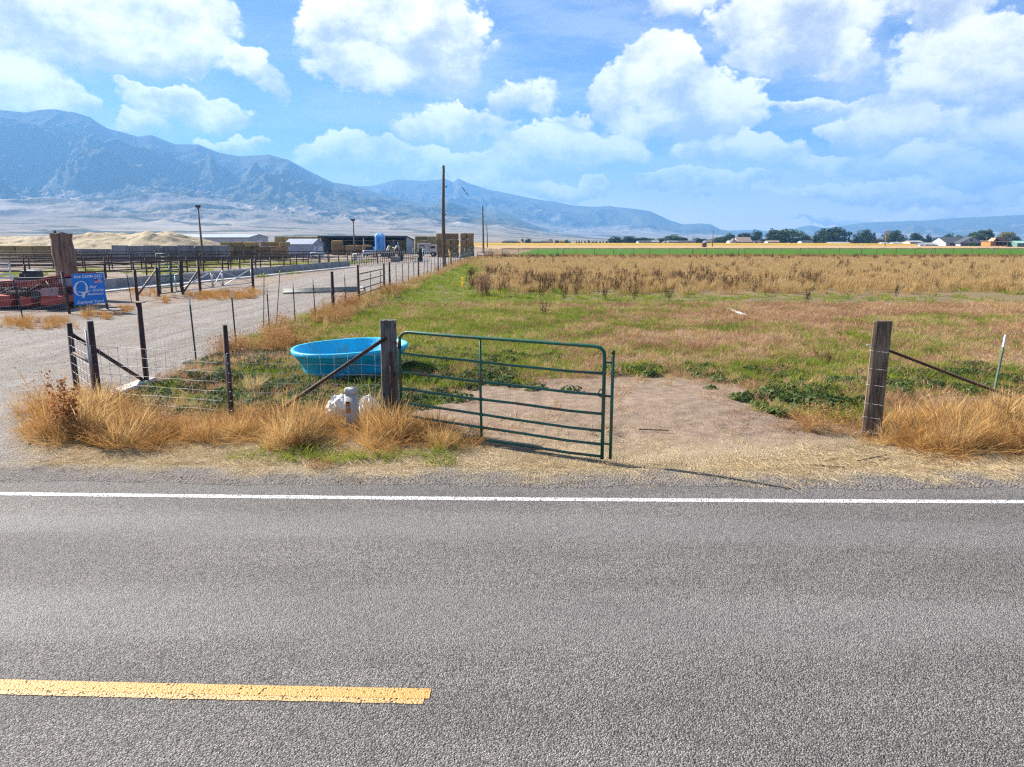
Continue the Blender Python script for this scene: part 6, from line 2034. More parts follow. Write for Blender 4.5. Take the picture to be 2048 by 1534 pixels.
# orange barn with open bays
def orange_barn():
    Y = 305.0
    x0, x1, x2 = at(1982, 480, Y).x, at(1993, 480, Y).x, at(2034, 480, Y).x
    th = thing('open_stable', 'orange-brown timber stable with open bays and a dark raised roof', 'stable', Vector((x0, Y, 0)))
    part('wall', MB().box(((x0 + x1) / 2, Y + 3, 1.35), (x1 - x0, 6, 2.0)), OR_, th)
    part('wall', MB().box(((x0 + x2) / 2, Y + 6.2, 1.35), (x2 - x0, .2, 2.0)), M_DARK, th)
    part('roof', MB().prism([(x0 - .5, Y - .8, 2.25), (x2 + .4, Y - .8, 1.85), (x2 + .4, Y + 6.5, 2.05), (x0 - .5, Y + 6.5, 2.45)], (0, 0, .12)), surf('pale_tin', (.36, .33, .30), .6), th)
    for k in range(5):
        x = x1 + (x2 - x1) * (k + .6) / 5
        part('post', MB().box((x, Y - .2, 1.0), (.16, .16, 2.0)), OR_, th)
    a, b2, xm0, xm1 = at(1990, 480, Y).x, at(2015, 480, Y).x, at(1995, 480, Y).x, at(2012, 480, Y).x
    part('upper_gable', MB().prism([(a, Y + 1, 2.3), (a + 1.1, Y + 1, 3.8), (a + 1.1, Y + 4, 3.8), (a, Y + 5, 2.3)], (.25, 0, 0)), surf('salmon_boards', (.42, .24, .15), .9), th)
    part('upper_roof', MB().prism([(a + .5, Y + .6, 2.35), (b2, Y + .6, 2.35), (xm1, Y + 2.8, 3.9), (xm0, Y + 2.8, 3.9)], (0, 0, .12)), surf('dark_brown_roof', (.06, .03, .022), .85), th)
orange_barn()
house(2036, 2060, 300, 488.5, 485, surf('teal_wall', (.10, .20, .17), .7), surf('teal_metal_roof', (.30, .50, .44), .4, .0), 'teal-roofed shed at the right edge behind the stable', 6, 'shed', win=1, cat='shed')
# small wooden pump house out in the stubble
c = at(1408, 494, 290); c.z = 0
ph = thing('pump_house', 'small brown wooden pump house standing alone in the stubble', 'hut', c)
part('wall', MB().bbox(c + Vector((0, 0, .65)), (1.75, 1.5, 1.35), .03), wood_mat('pump_house_boards', (.10, .06, .04), (.24, .15, .1), 6), ph)
part('roof', MB().prism([c + Vector((-1.0, -1, 1.33)), c + Vector((1.0, -1, 1.33)), c + Vector((.1, -1, 1.85)), c + Vector((-.1, -1, 1.85))], (0, 2, 0)), RD, ph)
part('door', MB().box(c + Vector((.35, -.77, .6)), (.5, .06, 1.1)), RG, ph)
def thin_pole(px, top, Y, mat, label, arm):
    c = at(px, 490, Y); c.z = 0; z = CAM_H + (480 - top) * Y / FPX
    th = thing('utility_pole', label, 'utility pole', c)
    part('shaft', MB().tube([c - Vector((0, 0, .4)), c + Vector((0, 0, z))], [.19, .12], 8), mat, th)
    for zz in ((z - .5, z - 1.8) if arm else (z - .6,)):
        part('crossarm', MB().box(c + Vector((.0, 0, zz)), (1.9 if arm else 1.0, .12, .14)), mat, th)
        for s_ in (-.8, .8): part('insulator', MB().tube([c + Vector((s_ * (1 if arm else .5), 0, zz)), c + Vector((s_ * (1 if arm else .5), 0, zz + .28))], .06, 6), M_PALE, th)
thin_pole(1425, 461.5, 310, surf('rusty_mast', (.10, .06, .05), .7), 'thin dark far pole beside the wooden pump house', False)
thin_pole(1770, 461, 320, surf('orange_pole_wood', (.36, .20, .09), .8), 'orange-brown utility pole with crossarms at the crop edge', True)
thin_pole(1972, 474, 420, M_POLE, 'stubby pole behind the blue-grey house', False)
# ================================================================== vegetation
def plant_mat(name, cols, trans=.35, rough=.75, island=.35):
    """cols: ramp over the plant's own tint; every blade differs a little"""
    m, nt, b = new_mat(name)
    tint = nt.attr('tint', 'INSTANCER').outputs['Fac']
    ri = nt.n('ShaderNodeNewGeometry').outputs['Random Per Island']
    t = nt.add(nt.mul(tint, 1 - island), nt.mul(ri, island))
    rp = nt.n('ShaderNodeValToRGB'); nt.put(rp.inputs[0], t)
    cr = rp.color_ramp
    while len(cr.elements) < len(cols): cr.elements.new(0.5)
    for i, c in enumerate(cols):
        cr.elements[i].position = i / (len(cols) - 1); cr.elements[i].color = (*[v * .86 for v in c], 1)
    nt.put(b.inputs['Base Color'], rp.outputs[0]); b.inputs['Roughness'].default_value = rough; b.inputs['Specular IOR Level'].default_value = .2
    tr = nt.n('ShaderNodeBsdfTranslucent'); nt.put(tr.inputs['Color'], rp.outputs[0])
    mx = nt.n('ShaderNodeMixShader'); mx.inputs[0].default_value = trans
    out = m.node_tree.nodes['Material Output']
    nt.put(mx.inputs[1], b.outputs[0]); nt.put(mx.inputs[2], tr.outputs[0]); nt.put(out.inputs['Surface'], mx.outputs[0])
    return m
PM = {
 'dry': plant_mat('dry_grass', [(.33, .15, .04), (.52, .28, .085), (.64, .40, .15), (.74, .56, .29)], .38),
 'straw': plant_mat('straw_litter', [(.46, .32, .16), (.64, .50, .29), (.76, .66, .46)], .2),
 'tan': plant_mat('tan_pasture_grass', [(.34, .20, .07), (.50, .33, .13), (.58, .42, .20), (.62, .49, .28)], .35),
 'pink': plant_mat('reddish_dry_grass', [(.28, .14, .07), (.46, .26, .14), (.58, .38, .22), (.62, .46, .29)], .3),
 'grass': plant_mat('green_grass', [(.09, .15, .018), (.19, .27, .025), (.34, .38, .05), (.44, .40, .12)], .4),
 'weed': plant_mat('green_weed_leaves', [(.025, .055, .015), (.055, .10, .025), (.12, .17, .05), (.22, .24, .10)], .3),
 'rust': plant_mat('rusty_weed', [(.22, .08, .025), (.40, .18, .055), (.52, .29, .11), (.54, .37, .18)], .3),
 'dock': plant_mat('dark_brown_dock', [(.045, .02, .012), (.10, .045, .022), (.17, .08, .035)], .15),
 'yellow': plant_mat('yellow_leaves', [(.55, .36, .03), (.75, .52, .05)], .4),
}
def strip_blades(r, n, l0, l1, rad, lean0, lean1, width, bias=(0, 0), segs=3, curl=.5, head=0.0):
    """arched tapering blades rooted in a small disc"""
    a = r.uniform(0, 2 * np.pi, n); q = rad * np.sqrt(r.uniform(0, 1, n))
    root = np.stack([q * np.cos(a), q * np.sin(a), np.full(n, -.02)], 1)
    L = r.uniform(l0, l1, n)
    la = a + r.normal(0, .9, n); lean = r.uniform(lean0, lean1, n)
    d = np.stack([np.cos(la) * lean + bias[0], np.sin(la) * lean + bias[1], np.ones(n)], 1)
    d /= np.linalg.norm(d, axis=1)[:, None]
    side = np.cross(d, np.stack([r.normal(size=n), r.normal(size=n), np.zeros(n)], 1)); side /= np.maximum(np.linalg.norm(side, axis=1)[:, None], 1e-4)
    P = [root]; cur = d.copy()
    fall = np.stack([np.cos(la), np.sin(la), -np.full(n, .55)], 1) * (curl * r.uniform(.3, 1.2, n))[:, None]
    fall[:, :2] += np.array(bias) * curl
    for s_ in range(segs):
        P.append(P[-1] + cur * (L / segs)[:, None])
        cur = cur + fall / segs; cur /= np.linalg.norm(cur, axis=1)[:, None]
    V, F = [], []
    w = width * r.uniform(.6, 1.3, n)[:, None]
    prof = [1.0, .9, .6] if segs == 3 else [1.0] * segs
    if head: prof = [.7, .6, head]
    nv = segs * 2 + 1
    arr = np.zeros((n, nv, 3))
    for s_ in range(segs):
        arr[:, 2 * s_] = P[s_] - side * w * prof[min(s_, 2)] / 2; arr[:, 2 * s_ + 1] = P[s_] + side * w * prof[min(s_, 2)] / 2
    arr[:, -1] = P[segs]
    V = arr.reshape(-1, 3)
    base = (np.arange(n) * nv)[:, None]
    quads = []
    for s_ in range(segs - 1):
        quads.append(base + np.array([[2 * s_, 2 * s_ + 1, 2 * s_ + 3, 2 * s_ + 2]]))
    tri = base + np.array([[2 * (segs - 1), 2 * (segs - 1) + 1, 2 * segs]])
    F = np.concatenate(quads, 0).tolist() + tri.tolist()
    return V, F
def leaves(r, C, N, size, asp=1.6):
    n = len(C)
    t = r.normal(size=(n, 3)); a = np.cross(N, t); a /= np.maximum(np.linalg.norm(a, axis=1)[:, None], 1e-4); b_ = np.cross(N, a)
    s_ = (size * r.uniform(.6, 1.4, n))[:, None]
    V = np.stack([C - a * s_ * asp * .5, C + b_ * s_ * .5, C + a * s_ * asp * .5 + N * s_ * .15, C - b_ * s_ * .5], 1).reshape(-1, 3)
    return V, np.arange(n * 4).reshape(-1, 4).tolist()
def join(parts_):
    Vs, Fs, o = [], [], 0
    for V, F in parts_:
        Vs.append(V); Fs += [[i + o for i in f] for f in F]; o += len(V)
    return np.concatenate(Vs, 0), Fs
def clump(kind, seed):
    r = np.random.default_rng(seed)
    if kind == 'dry':
        b_ = r.uniform(.05, .75)
        return join([strip_blades(r, 90, .30, .85, .20, .05, .8, .0062, (b_, r.uniform(-.25, .1)), 3, 1.0), strip_blades(r, 50, .15, .5, .24, .4, 2.0, .006, (b_, -.1), 3, .8), strip_blades(r, 16, .5, .95, .16, .05, .5, .005, (b_, 0), 3, .5, 2.4)])
    if kind == 'dry_up':
        return join([strip_blades(r, 75, .35, .85, .16, .02, .55, .0058, (r.uniform(-.12, .2), r.uniform(-.1, .1)), 3, .5, 1.6), strip_blades(r, 40, .12, .45, .2, .3, 1.6, .006, (0, -.05), 3, .8)])
    if kind == 'mat':
        return strip_blades(r, 90, .22, .60, .30, .7, 3.0, .0058, (.35, -.15), 3, .5)
    if kind == 'straw':
        V, F = strip_blades(r, 44, .10, .36, .26, 2.0, 9.0, .0075, (0, 0), 3, .25); V[:, 2] = np.abs(V[:, 2]) * .35 + r.uniform(0, .012); return V, F
    if kind == 'tan':
        return join([strip_blades(r, 46, .35, .85, .22, .02, .35, .011, (.04, 0), 3, .3, 1.8), strip_blades(r, 30, .2, .5, .26, .1, .8, .009, (0, 0), 3, .6)])
    if kind == 'pink':
        return join([strip_blades(r, 50, .06, .22, .20, .5, 2.2, .0045, (0, 0), 3, .5), strip_blades(r, 12, .08, .22, .18, .2, 1.2, .0045, (0, 0), 3, .3, 2.0)])
    if kind == 'grass': return strip_blades(r, 70, .07, .20, .15, .2, 1.3, .0075, (0, 0), 3, .7)
    if kind == 'weed':
        n = 110
        a = r.uniform(0, 6.28, n); q = .20 * np.sqrt(r.uniform(0, 1, n)); z = .015 + r.uniform(.0, .13, n) * (1 - q / .24)
        C = np.stack([q * np.cos(a), q * np.sin(a), z], 1); N = np.stack([np.cos(a) * .5, np.sin(a) * .5, np.ones(n)], 1) + r.normal(size=(n, 3)) * .45
        N /= np.linalg.norm(N, axis=1)[:, None]
        return join([leaves(r, C, N, .040, 1.5), strip_blades(r, 14, .04, .14, .12, .3, 1.4, .004)])
    if kind == 'rust':
        P_, st = [], strip_blades(r, 34, .30, .72, .10, .2, .95, .0055, (0, 0), 3, .15)
        n = 330
        a = r.uniform(0, 6.28, n); h = r.uniform(.12, .66, n); q = (.08 + .36 * np.sin(np.clip(h / .75, 0, 1) * 2.6)) * np.sqrt(r.uniform(.1, 1, n))
        C = np.stack([q * np.cos(a), q * np.sin(a), h * (1 - .25 * (q / .4) ** 2)], 1); N = r.normal(size=(n, 3)); N /= np.linalg.norm(N, axis=1)[:, None]
        return join([st, leaves(r, C, N, .020, 2.2)])
    if kind == 'dock':
        n = 7; ps = []
        for k in range(n):
            b0 = r.normal(size=2) * .10; tip = b0 + r.normal(size=2) * .13; H = r.uniform(.55, 1.0)
            m = 46; t = r.uniform(.32, 1, m)
            C = np.stack([b0[0] + (tip[0] - b0[0]) * t, b0[1] + (tip[1] - b0[1]) * t, H * t], 1) + r.normal(size=(m, 3)) * .024
            N = r.normal(size=(m, 3)); N /= np.linalg.norm(N, axis=1)[:, None]
            ps.append(leaves(r, C, N, .032, 1.4))
        ps.append(strip_blades(r, 14, .5, .9, .1, .02, .25, .012, (0, 0), 3, .1))
        return join(ps)
    if kind == 'yellow':
        n = 14; t = np.linspace(.25, 1, n); a = np.arange(n) * 2.4
        C = np.stack([.06 * np.cos(a), .06 * np.sin(a), .75 * t], 1); N = np.stack([np.cos(a), np.sin(a), np.full(n, .5)], 1); N /= np.linalg.norm(N, axis=1)[:, None]
        return join([leaves(r, C, N, .085, 2.2), strip_blades(r, 4, .6, .75, .02, 0, .1, .014)])
    if kind == 'alfalfa': return strip_blades(r, 40, .12, .3, .3, .2, 1.0, .03, (0, 0), 3, .5)
CL_COL = {}
def clump_collection(kind, mat, nvar):
    key = (kind, mat)
    if key in CL_COL: return CL_COL[key]
    col = bpy.data.collections.new('clumps_' + kind + '_' + mat)
    for k in range(nvar):
        V, F = clump(kind, 900 + 13 * k + len(kind) * 101)
        o = bpy.data.objects.new('clump_%s_%s_%02d' % (kind, mat, k), mesh_np('clump', V, F, PM[mat])); col.objects.link(o)
    CL_COL[key] = col
    return col
def instancer_tree(name, col):
    ng = bpy.data.node_groups.new(name, 'GeometryNodeTree')
    ng.interface.new_socket('Geometry', in_out='INPUT', socket_type='NodeSocketGeometry'); ng.interface.new_socket('Geometry', in_out='OUTPUT', socket_type='NodeSocketGeometry')
    N = ng.nodes; L = ng.links
    gi, go = N.new('NodeGroupInput'), N.new('NodeGroupOutput')
    ci = N.new('GeometryNodeCollectionInfo'); ci.inputs[0].default_value = col; ci.inputs['Separate Children'].default_value = True; ci.inputs['Reset Children'].default_value = True
    iop = N.new('GeometryNodeInstanceOnPoints'); iop.inputs['Pick Instance'].default_value = True
    def na(nm, dt):
        q = N.new('GeometryNodeInputNamedAttribute'); q.data_type = dt; q.inputs['Name'].default_value = nm
        return q.outputs['Attribute']
    e2r = N.new('FunctionNodeEulerToRotation')
    L.new(na('rot', 'FLOAT_VECTOR'), e2r.inputs[0]); L.new(e2r.outputs[0], iop.inputs['Rotation'])
    L.new(na('scl', 'FLOAT_VECTOR'), iop.inputs['Scale']); L.new(na('idx', 'INT'), iop.inputs['Instance Index'])
    L.new(gi.outputs[0], iop.inputs['Points']); L.new(ci.outputs[0], iop.inputs['Instance']); L.new(iop.outputs[0], go.inputs[0])
    return ng
def scatter(name, label, cat, kind, mat, X, Y, scale, tint, tilt=.12, nvar=4, spin=6.28, stop=0, zscale=None, bias=(0, 0), lift=0.0):
    n = len(X)
    if n == 0: return
    zz = ground_h(X, Y)
    zz = np.where(Y < road_white(X) + 1.2, np.maximum(zz, .006), zz) + lift
    me = bpy.data.meshes.new(name)
    me.vertices.add(n); me.vertices.foreach_set('co', np.stack([X, Y, zz], 1).astype(np.float32).ravel())
    def att(nm, tp, data, key):
        a_ = me.attributes.new(nm, tp, 'POINT'); a_.data.foreach_set(key, np.ascontiguousarray(data).ravel())
    rot = np.stack([RNG.normal(0, tilt, n) + bias[0], RNG.normal(0, tilt, n) + bias[1], RNG.uniform(0, spin, n) - (spin / 2 if spin < 6 else 0)], 1).astype(np.float32)
    sc = np.repeat(scale[:, None], 3, 1).astype(np.float32)
    if zscale is not None: sc[:, 2] *= zscale
    att('rot', 'FLOAT_VECTOR', rot, 'vector'); att('scl', 'FLOAT_VECTOR', sc, 'vector')
    att('idx', 'INT', RNG.integers(0, nvar, n).astype(np.int32), 'value'); att('tint', 'FLOAT', np.clip(tint, 0, 1).astype(np.float32), 'value')
    o = link(name, me); me.materials.append(PM[mat])
    md = o.modifiers.new('scatter', 'NODES'); md.node_group = instancer_tree(name, clump_collection(kind, mat, nvar))
    tag(o, label, cat, kind='stuff')
    print('scatter', name, n)
    return o
# candidates over the visible ground, denser near the camera
def candidates(y0, y1, dens, seed, x_lo=None, x_hi=None):
    r = np.random.default_rng(seed)
    ym = (y0 + y1) / 2; xl = -(0.76 * y1 + 2) if x_lo is None else x_lo; xh = (0.76 * y1 + 2) if x_hi is None else x_hi
    n = int((xh - xl) * (y1 - y0) * dens)
    x = r.uniform(xl, xh, n); y = r.uniform(y0, y1, n)
    k = np.abs(x) < 0.76 * y + 2
    x, y = x[k], y[k]
    return x, y, zones(x, y), r
def gauss_mask(z, items):
    m = np.zeros_like(z['px'])
    for cx, cy, rx, ry, k in items: m = np.maximum(m, k * ell(z['px'], z['py'], cx, cy, rx, ry, .45))
    return m
# -- trough footprint and post feet stay clear
def clear(x, y): return np.hypot((x - tr_c.x) * .85, y - tr_c.y) > 1.0

# 1. golden dry grass along the road fence and beside the right post
x, y, z, r = candidates(8.4, 14.5, 70, 1)
DRY = [(600, 868, 250, 22, 1), (780, 868, 110, 24, 1), (330, 872, 170, 20, .95), (165, 850, 95, 32, 1), (120, 815, 70, 26, .9), (255, 850, 60, 26, 1), (870, 880, 55, 12, .8), (690, 850, 120, 18, .9), (470, 862, 110, 22, .85),
       (1930, 872, 165, 28, 1), (2080, 865, 140, 42, 1), (1845, 855, 80, 22, .7), (2000, 840, 120, 20, .8), (1650, 852, 70, 8, .25)]
m_ = gauss_mask(z, DRY) * (1 - .8 * z['gravel'])
k = (r.uniform(0, 1, len(x)) < m_ * np.clip(.42 + 1.1 * z['n2'], .08, .75)) & clear(x, y)
s_ = (.55 + .45 * m_[k]) * r.uniform(.55, 1.1, k.sum()) * np.where(z['px'][k] > 1500, .75, .85)
s_ = s_ * (1 - .42 * ell(z['px'][k], z['py'][k], 400, 870, 120, 50)) * np.clip(.85 + .9 * z['n2'][k], .5, 1.25)
s_ = s_ * (1 - .66 * ell(z['px'][k], z['py'][k], 690, 866, 62, 44))
tn = .64 + .6 * z['n2'][k] + r.normal(0, .24, k.sum())
up_sel = r.uniform(0, 1, k.sum()) < .28
scatter('dry_roadside_grass', 'golden dry grass arching along the roadside fence', 'grass', 'dry', 'dry', x[k][~up_sel], y[k][~up_sel], s_[~up_sel], tn[~up_sel], .22, 6, 2.6)
scatter('upright_dry_grass', 'upright straw-coloured grass stems along the roadside fence', 'grass', 'dry_up', 'dry', x[k][up_sel], y[k][up_sel], s_[up_sel] * .95, tn[up_sel] + .1, .12)
km = (r.uniform(0, 1, len(x)) < m_ * .42 * (1 - .6 * ell(z['px'], z['py'], 690, 866, 62, 44))) & clear(x, y)
scatter('matted_dry_grass', 'matted bent dry grass at the foot of the roadside tufts', 'grass', 'mat', 'dry', x[km], y[km], r.uniform(.5, 1.0, km.sum()), .48 + .6 * z['n1'][km] + r.normal(0, .25, km.sum()), .15, 6)
# rusty stalks mixed in on the left
k = (r.uniform(0, 1, len(x)) < gauss_mask(z, [(170, 835, 110, 40, 1), (110, 850, 60, 40, .8), (620, 850, 120, 22, .45), (400, 862, 140, 22, .5), (1640, 850, 60, 9, .5)]) * .13) & clear(x, y)
scatter('rusty_roadside_weeds', 'rust-brown seeding weeds among the roadside grass', 'weeds', 'rust', 'rust', x[k], y[k], r.uniform(.35, .75, k.sum()), .6 + r.normal(0, .25, k.sum()), .15)

# 2. straw litter on the shoulder
x, y, z, r = candidates(7.9, 11.5, 85, 2)
m_ = z['straw'] * (1 - .6 * ell(z['px'], z['py'], 1330, 905, 260, 50)) + .35 * gauss_mask(z, [(1150, 865, 300, 18, .5), (1800, 920, 300, 20, 1), (1000, 850, 160, 24, .5)])
k = r.uniform(0, 1, len(x)) < m_ * .8
scatter('straw_litter', 'flattened pale straw littering the road shoulder', 'straw', 'straw', 'straw', x[k], y[k], r.uniform(.45, 1.1, k.sum()), .5 + .4 * z['n2'][k] + r.normal(0, .2, k.sum()), .06)

# 3. leafy weeds inside the fence
x, y, z, r = candidates(8.3, 19, 85, 3)
WEED = [(640, 785, 270, 42, 1), (430, 795, 120, 40, .9), (900, 755, 130, 40, .85), (1000, 725, 110, 25, .7), (1620, 800, 115, 24, 1), (1700, 830, 70, 12, .7), (1520, 765, 100, 14, .6), (1880, 760, 220, 26, .7), (520, 720, 120, 30, .5), (840, 720, 90, 30, .6), (1480, 745, 160, 10, .5), (1330, 742, 120, 10, .4), (1120, 770, 60, 10, .3)]
m_ = gauss_mask(z, WEED) * (1 - z['gravel']) * (1 - .75 * z['dirt']) * np.clip(.35 + 3.2 * fbm(x * 1.1, y * 1.1, 4, 77), 0, 1)
k = (r.uniform(0, 1, len(x)) < m_ * .62) & clear(x, y)
scatter('leafy_weeds', 'low dark leafy weeds around the trough and gateway', 'weeds', 'weed', 'weed', x[k], y[k], r.uniform(.5, 1.25, k.sum()) * (1 + .35 * ell(z['px'][k], z['py'][k], 1620, 800, 110, 24)), .45 + .45 * z['n1'][k] + r.normal(0, .2, k.sum()), .15)

# 4. green grass
x, y, z, r = candidates(8.2, 30, 42, 4)
k = (r.uniform(0, 1, len(x)) < z['green'] * .9 * (1 - .75 * gauss_mask(z, [(560, 790, 320, 45, 1), (1620, 800, 110, 24, .7), (900, 760, 110, 34, .6)]))) & clear(x, y)
scatter('green_grass', 'short green grass in the pasture', 'grass', 'grass', 'grass', x[k], y[k], r.uniform(.7, 1.4, k.sum()), .48 + .5 * z['n1'][k] + r.normal(0, .18, k.sum()), .15)
x, y, z, r = candidates(30, 118, 6, 5, -8, 60)
k = r.uniform(0, 1, len(x)) < z['green'] * np.clip(.6 + z['n2'], .1, 1)
scatter('far_green_grass', 'green grass growing along the far drive fence', 'grass', 'grass', 'grass', x[k], y[k], r.uniform(.9, 1.9, k.sum()), .55 + .5 * z['n1'][k] + r.normal(0, .15, k.sum()), .15)

# 5. reddish low dry grass over the near pasture
x, y, z, r = candidates(9.5, 33, 34, 6)
m_ = (1 - z['gravel']) * (1 - .95 * z['dirt']) * (1 - z['yard']) * (1 - .62 * z['green']) * sstep(z['off'], 2.3, 3.6) * (x > z['fo'] * 0 - 7.6) * (1 - .8 * z['tall'])
k = (r.uniform(0, 1, len(x)) < m_ * np.clip(.62 + 1.0 * z['n2'], .12, 1)) & clear(x, y)
scatter('reddish_dry_grass', 'low reddish dry grass over the near pasture', 'grass', 'pink', 'pink', x[k], y[k], r.uniform(.7, 1.5, k.sum()), .48 + 1.0 * z['n1'][k] + r.normal(0, .2, k.sum()), .15)
k = (r.uniform(0, 1, len(x)) < m_ * np.clip(.03 + .5 * z['n1'], 0, .3)) & clear(x, y)
scatter('pale_pasture_tufts', 'pale tan grass tufts scattered through the near pasture', 'grass', 'tan', 'tan', x[k], y[k], r.uniform(.18, .36, k.sum()), .6 + r.normal(0, .2, k.sum()), .2)

# 6. tall tan grass filling the far pasture
x, y, z, r = candidates(26, 60, 8.5, 7, -6, 46)
k = r.uniform(0, 1, len(x)) < z['tall'] * .9
tn = .5 + .55 * z['n1'][k] + r.normal(0, .14, k.sum())
scatter('tall_tan_grass', 'tall tan grass in the middle of the pasture', 'grass', 'tan', 'tan', x[k], y[k], r.uniform(.45, .95, k.sum()) * (1 - .004 * (y[k] - 26)), tn, .12)
x, y, z, r = candidates(60, 119, 7.0, 8, -6, 92)
k = r.uniform(0, 1, len(x)) < z['tall'] * .95
scatter('far_tall_tan_grass', 'tall tan grass at the far end of the pasture', 'grass', 'tan', 'tan', x[k], y[k], r.uniform(.38, .72, k.sum()), .55 + .5 * z['n1'][k] + r.normal(0, .16, k.sum()), .1)
# olive patches inside the tall grass
x, y, z, r = candidates(26, 115, 4.0, 9, -6, 80)
k = r.uniform(0, 1, len(x)) < z['tall'] * np.clip(.05 + 2.2 * (fbm(x * .07, y * .16, 3, 88) - .08), 0, .9)
scatter('olive_pasture_weeds', 'olive green weeds growing through the tall tan grass', 'weeds', 'grass', 'grass', x[k], y[k], r.uniform(1.6, 2.8, k.sum()), .35 + r.normal(0, .15, k.sum()), .12)

# 7. brown dock
x, y, z, r = candidates(22, 118, 1.9, 10, -6, 80)
edge = np.exp(-((z['py'] - 572) / 16) ** 2) * (z['px'] > 930)
edge2 = np.exp(-((z['py'] - 585) / 18) ** 2) * (z['px'] > 930) * (z['px'] < 1180)
m_ = 1.1 * edge * np.clip(1.35 - (z['px'] - 950) / 800, .06, 1) + .5 * edge2 + .05 * z['tall'] + .5 * z['tall'] * sstep(y, 100, 112)
m_ = m_ * np.clip(.6 + 1.6 * fbm(x * .22, y * .12, 3, 99), 0, 1.4)
k = (r.uniform(0, 1, len(x)) < m_ * .55) & (z['gravel'] < .2) & (z['yard'] < .2)
scatter('brown_dock', 'dark brown dock stalks in the pasture', 'weeds', 'dock', 'dock', x[k], y[k], r.uniform(.6, 1.05, k.sum()), .45 + r.normal(0, .25, k.sum()), .1)
# brown weedy bank under the far fence
r = np.random.default_rng(31); n = 4200
x = r.uniform(-6, 92, n); y = r.uniform(116.5, 122.5, n)
kk = fbm(x * .11, y * .3, 3, 44) + .22 * np.exp(-((y - 119.5) / 1.8) ** 2) > .0
x, y = x[kk], y[kk]
q = r.uniform(0, 1, len(x)) < .55
scatter('bank_weeds', 'rusty brown weeds banked along the far pasture fence', 'weeds', 'rust', 'rust', x[q], y[q], r.uniform(.5, 1.1, q.sum()), .25 + r.normal(0, .2, q.sum()), .1)
scatter('bank_grass', 'pale grass banked along the far pasture fence', 'grass', 'tan', 'tan', x[~q], y[~q], r.uniform(.5, .9, (~q).sum()), .4 + r.normal(0, .2, (~q).sum()), .1)

# 8. orange weeds along the drive fence
x, y, z, r = candidates(15.5, 45, 16, 12, -9.5, -3)
k = (r.uniform(0, 1, len(x)) < z['rust'] * np.clip(.85 - .5 * z['green'], .2, 1) * .8) & clear(x, y)
k2 = (r.uniform(0, 1, len(x)) < .32 * sstep(z['fo'], -.7, -.2) * (1 - sstep(z['fo'], .5, 2.0)) * sstep(y, 17, 20)) & clear(x, y)
scatter('fence_grass', 'tan grass fringe along the near drive fence', 'grass', 'tan', 'tan', x[k2], y[k2], r.uniform(.3, .6, k2.sum()), .5 + r.normal(0, .25, k2.sum()), .2)
scatter('orange_fence_weeds', 'bushy orange-brown weeds along the drive fence', 'weeds', 'rust', 'rust', x[k], y[k], r.uniform(.55, 1.15, k.sum()), .6 + .3 * z['n1'][k] + r.normal(0, .16, k.sum()), .12)
x, y, z, r = candidates(45, 118, 4, 13, -9, -2)
k = r.uniform(0, 1, len(x)) < z['rust']
k2 = (r.uniform(0, 1, len(x)) < .8 * sstep(z['fo'], -.6, -.2) * (1 - sstep(z['fo'], .4, 1.6)))
scatter('far_fence_grass', 'tan grass fringe along the far drive fence', 'grass', 'tan', 'tan', x[k2], y[k2], r.uniform(.3, .6, k2.sum()), .5 + r.normal(0, .2, k2.sum()), .15)
scatter('far_orange_weeds', 'orange-brown weeds along the far drive fence', 'weeds', 'rust', 'rust', x[k], y[k], r.uniform(.5, 1.0, k.sum()), .65 + r.normal(0, .18, k.sum()), .12)
# 9. orange tufts and bunches across the drive
x, y, z, r = candidates(22, 60, 22, 14, -34, -9)
m_ = gauss_mask(z, [(445, 592, 60, 7, 1), (500, 586, 25, 5, .6), (290, 585, 30, 6, .35), (330, 600, 12, 5, .5), (190, 632, 35, 5, .8), (60, 648, 90, 9, .6), (250, 618, 14, 6, .5), (650, 541, 8, 3, .5)])
k = r.uniform(0, 1, len(x)) < m_ * .8
scatter('yard_weeds', 'orange dry grass tufts on the far edge of the drive', 'weeds', 'dry_up', 'dry', x[k], y[k], r.uniform(.25, .5, k.sum()), .15 + r.normal(0, .18, k.sum()), .15)
# low green in the pens
x, y, z, r = candidates(55, 100, 2.2, 15, -45, -16)
k = (r.uniform(0, 1, len(x)) < .55 * (fbm(x * .1, y * .1, 3, 71) > -.05)) & (x < -19) & (z['gravel'] < .1)
scatter('pen_weeds', 'yellow-green weeds growing inside the cattle pens', 'weeds', 'grass', 'grass', x[k], y[k], r.uniform(1.2, 2.4, k.sum()), .6 + r.normal(0, .2, k.sum()), .15)

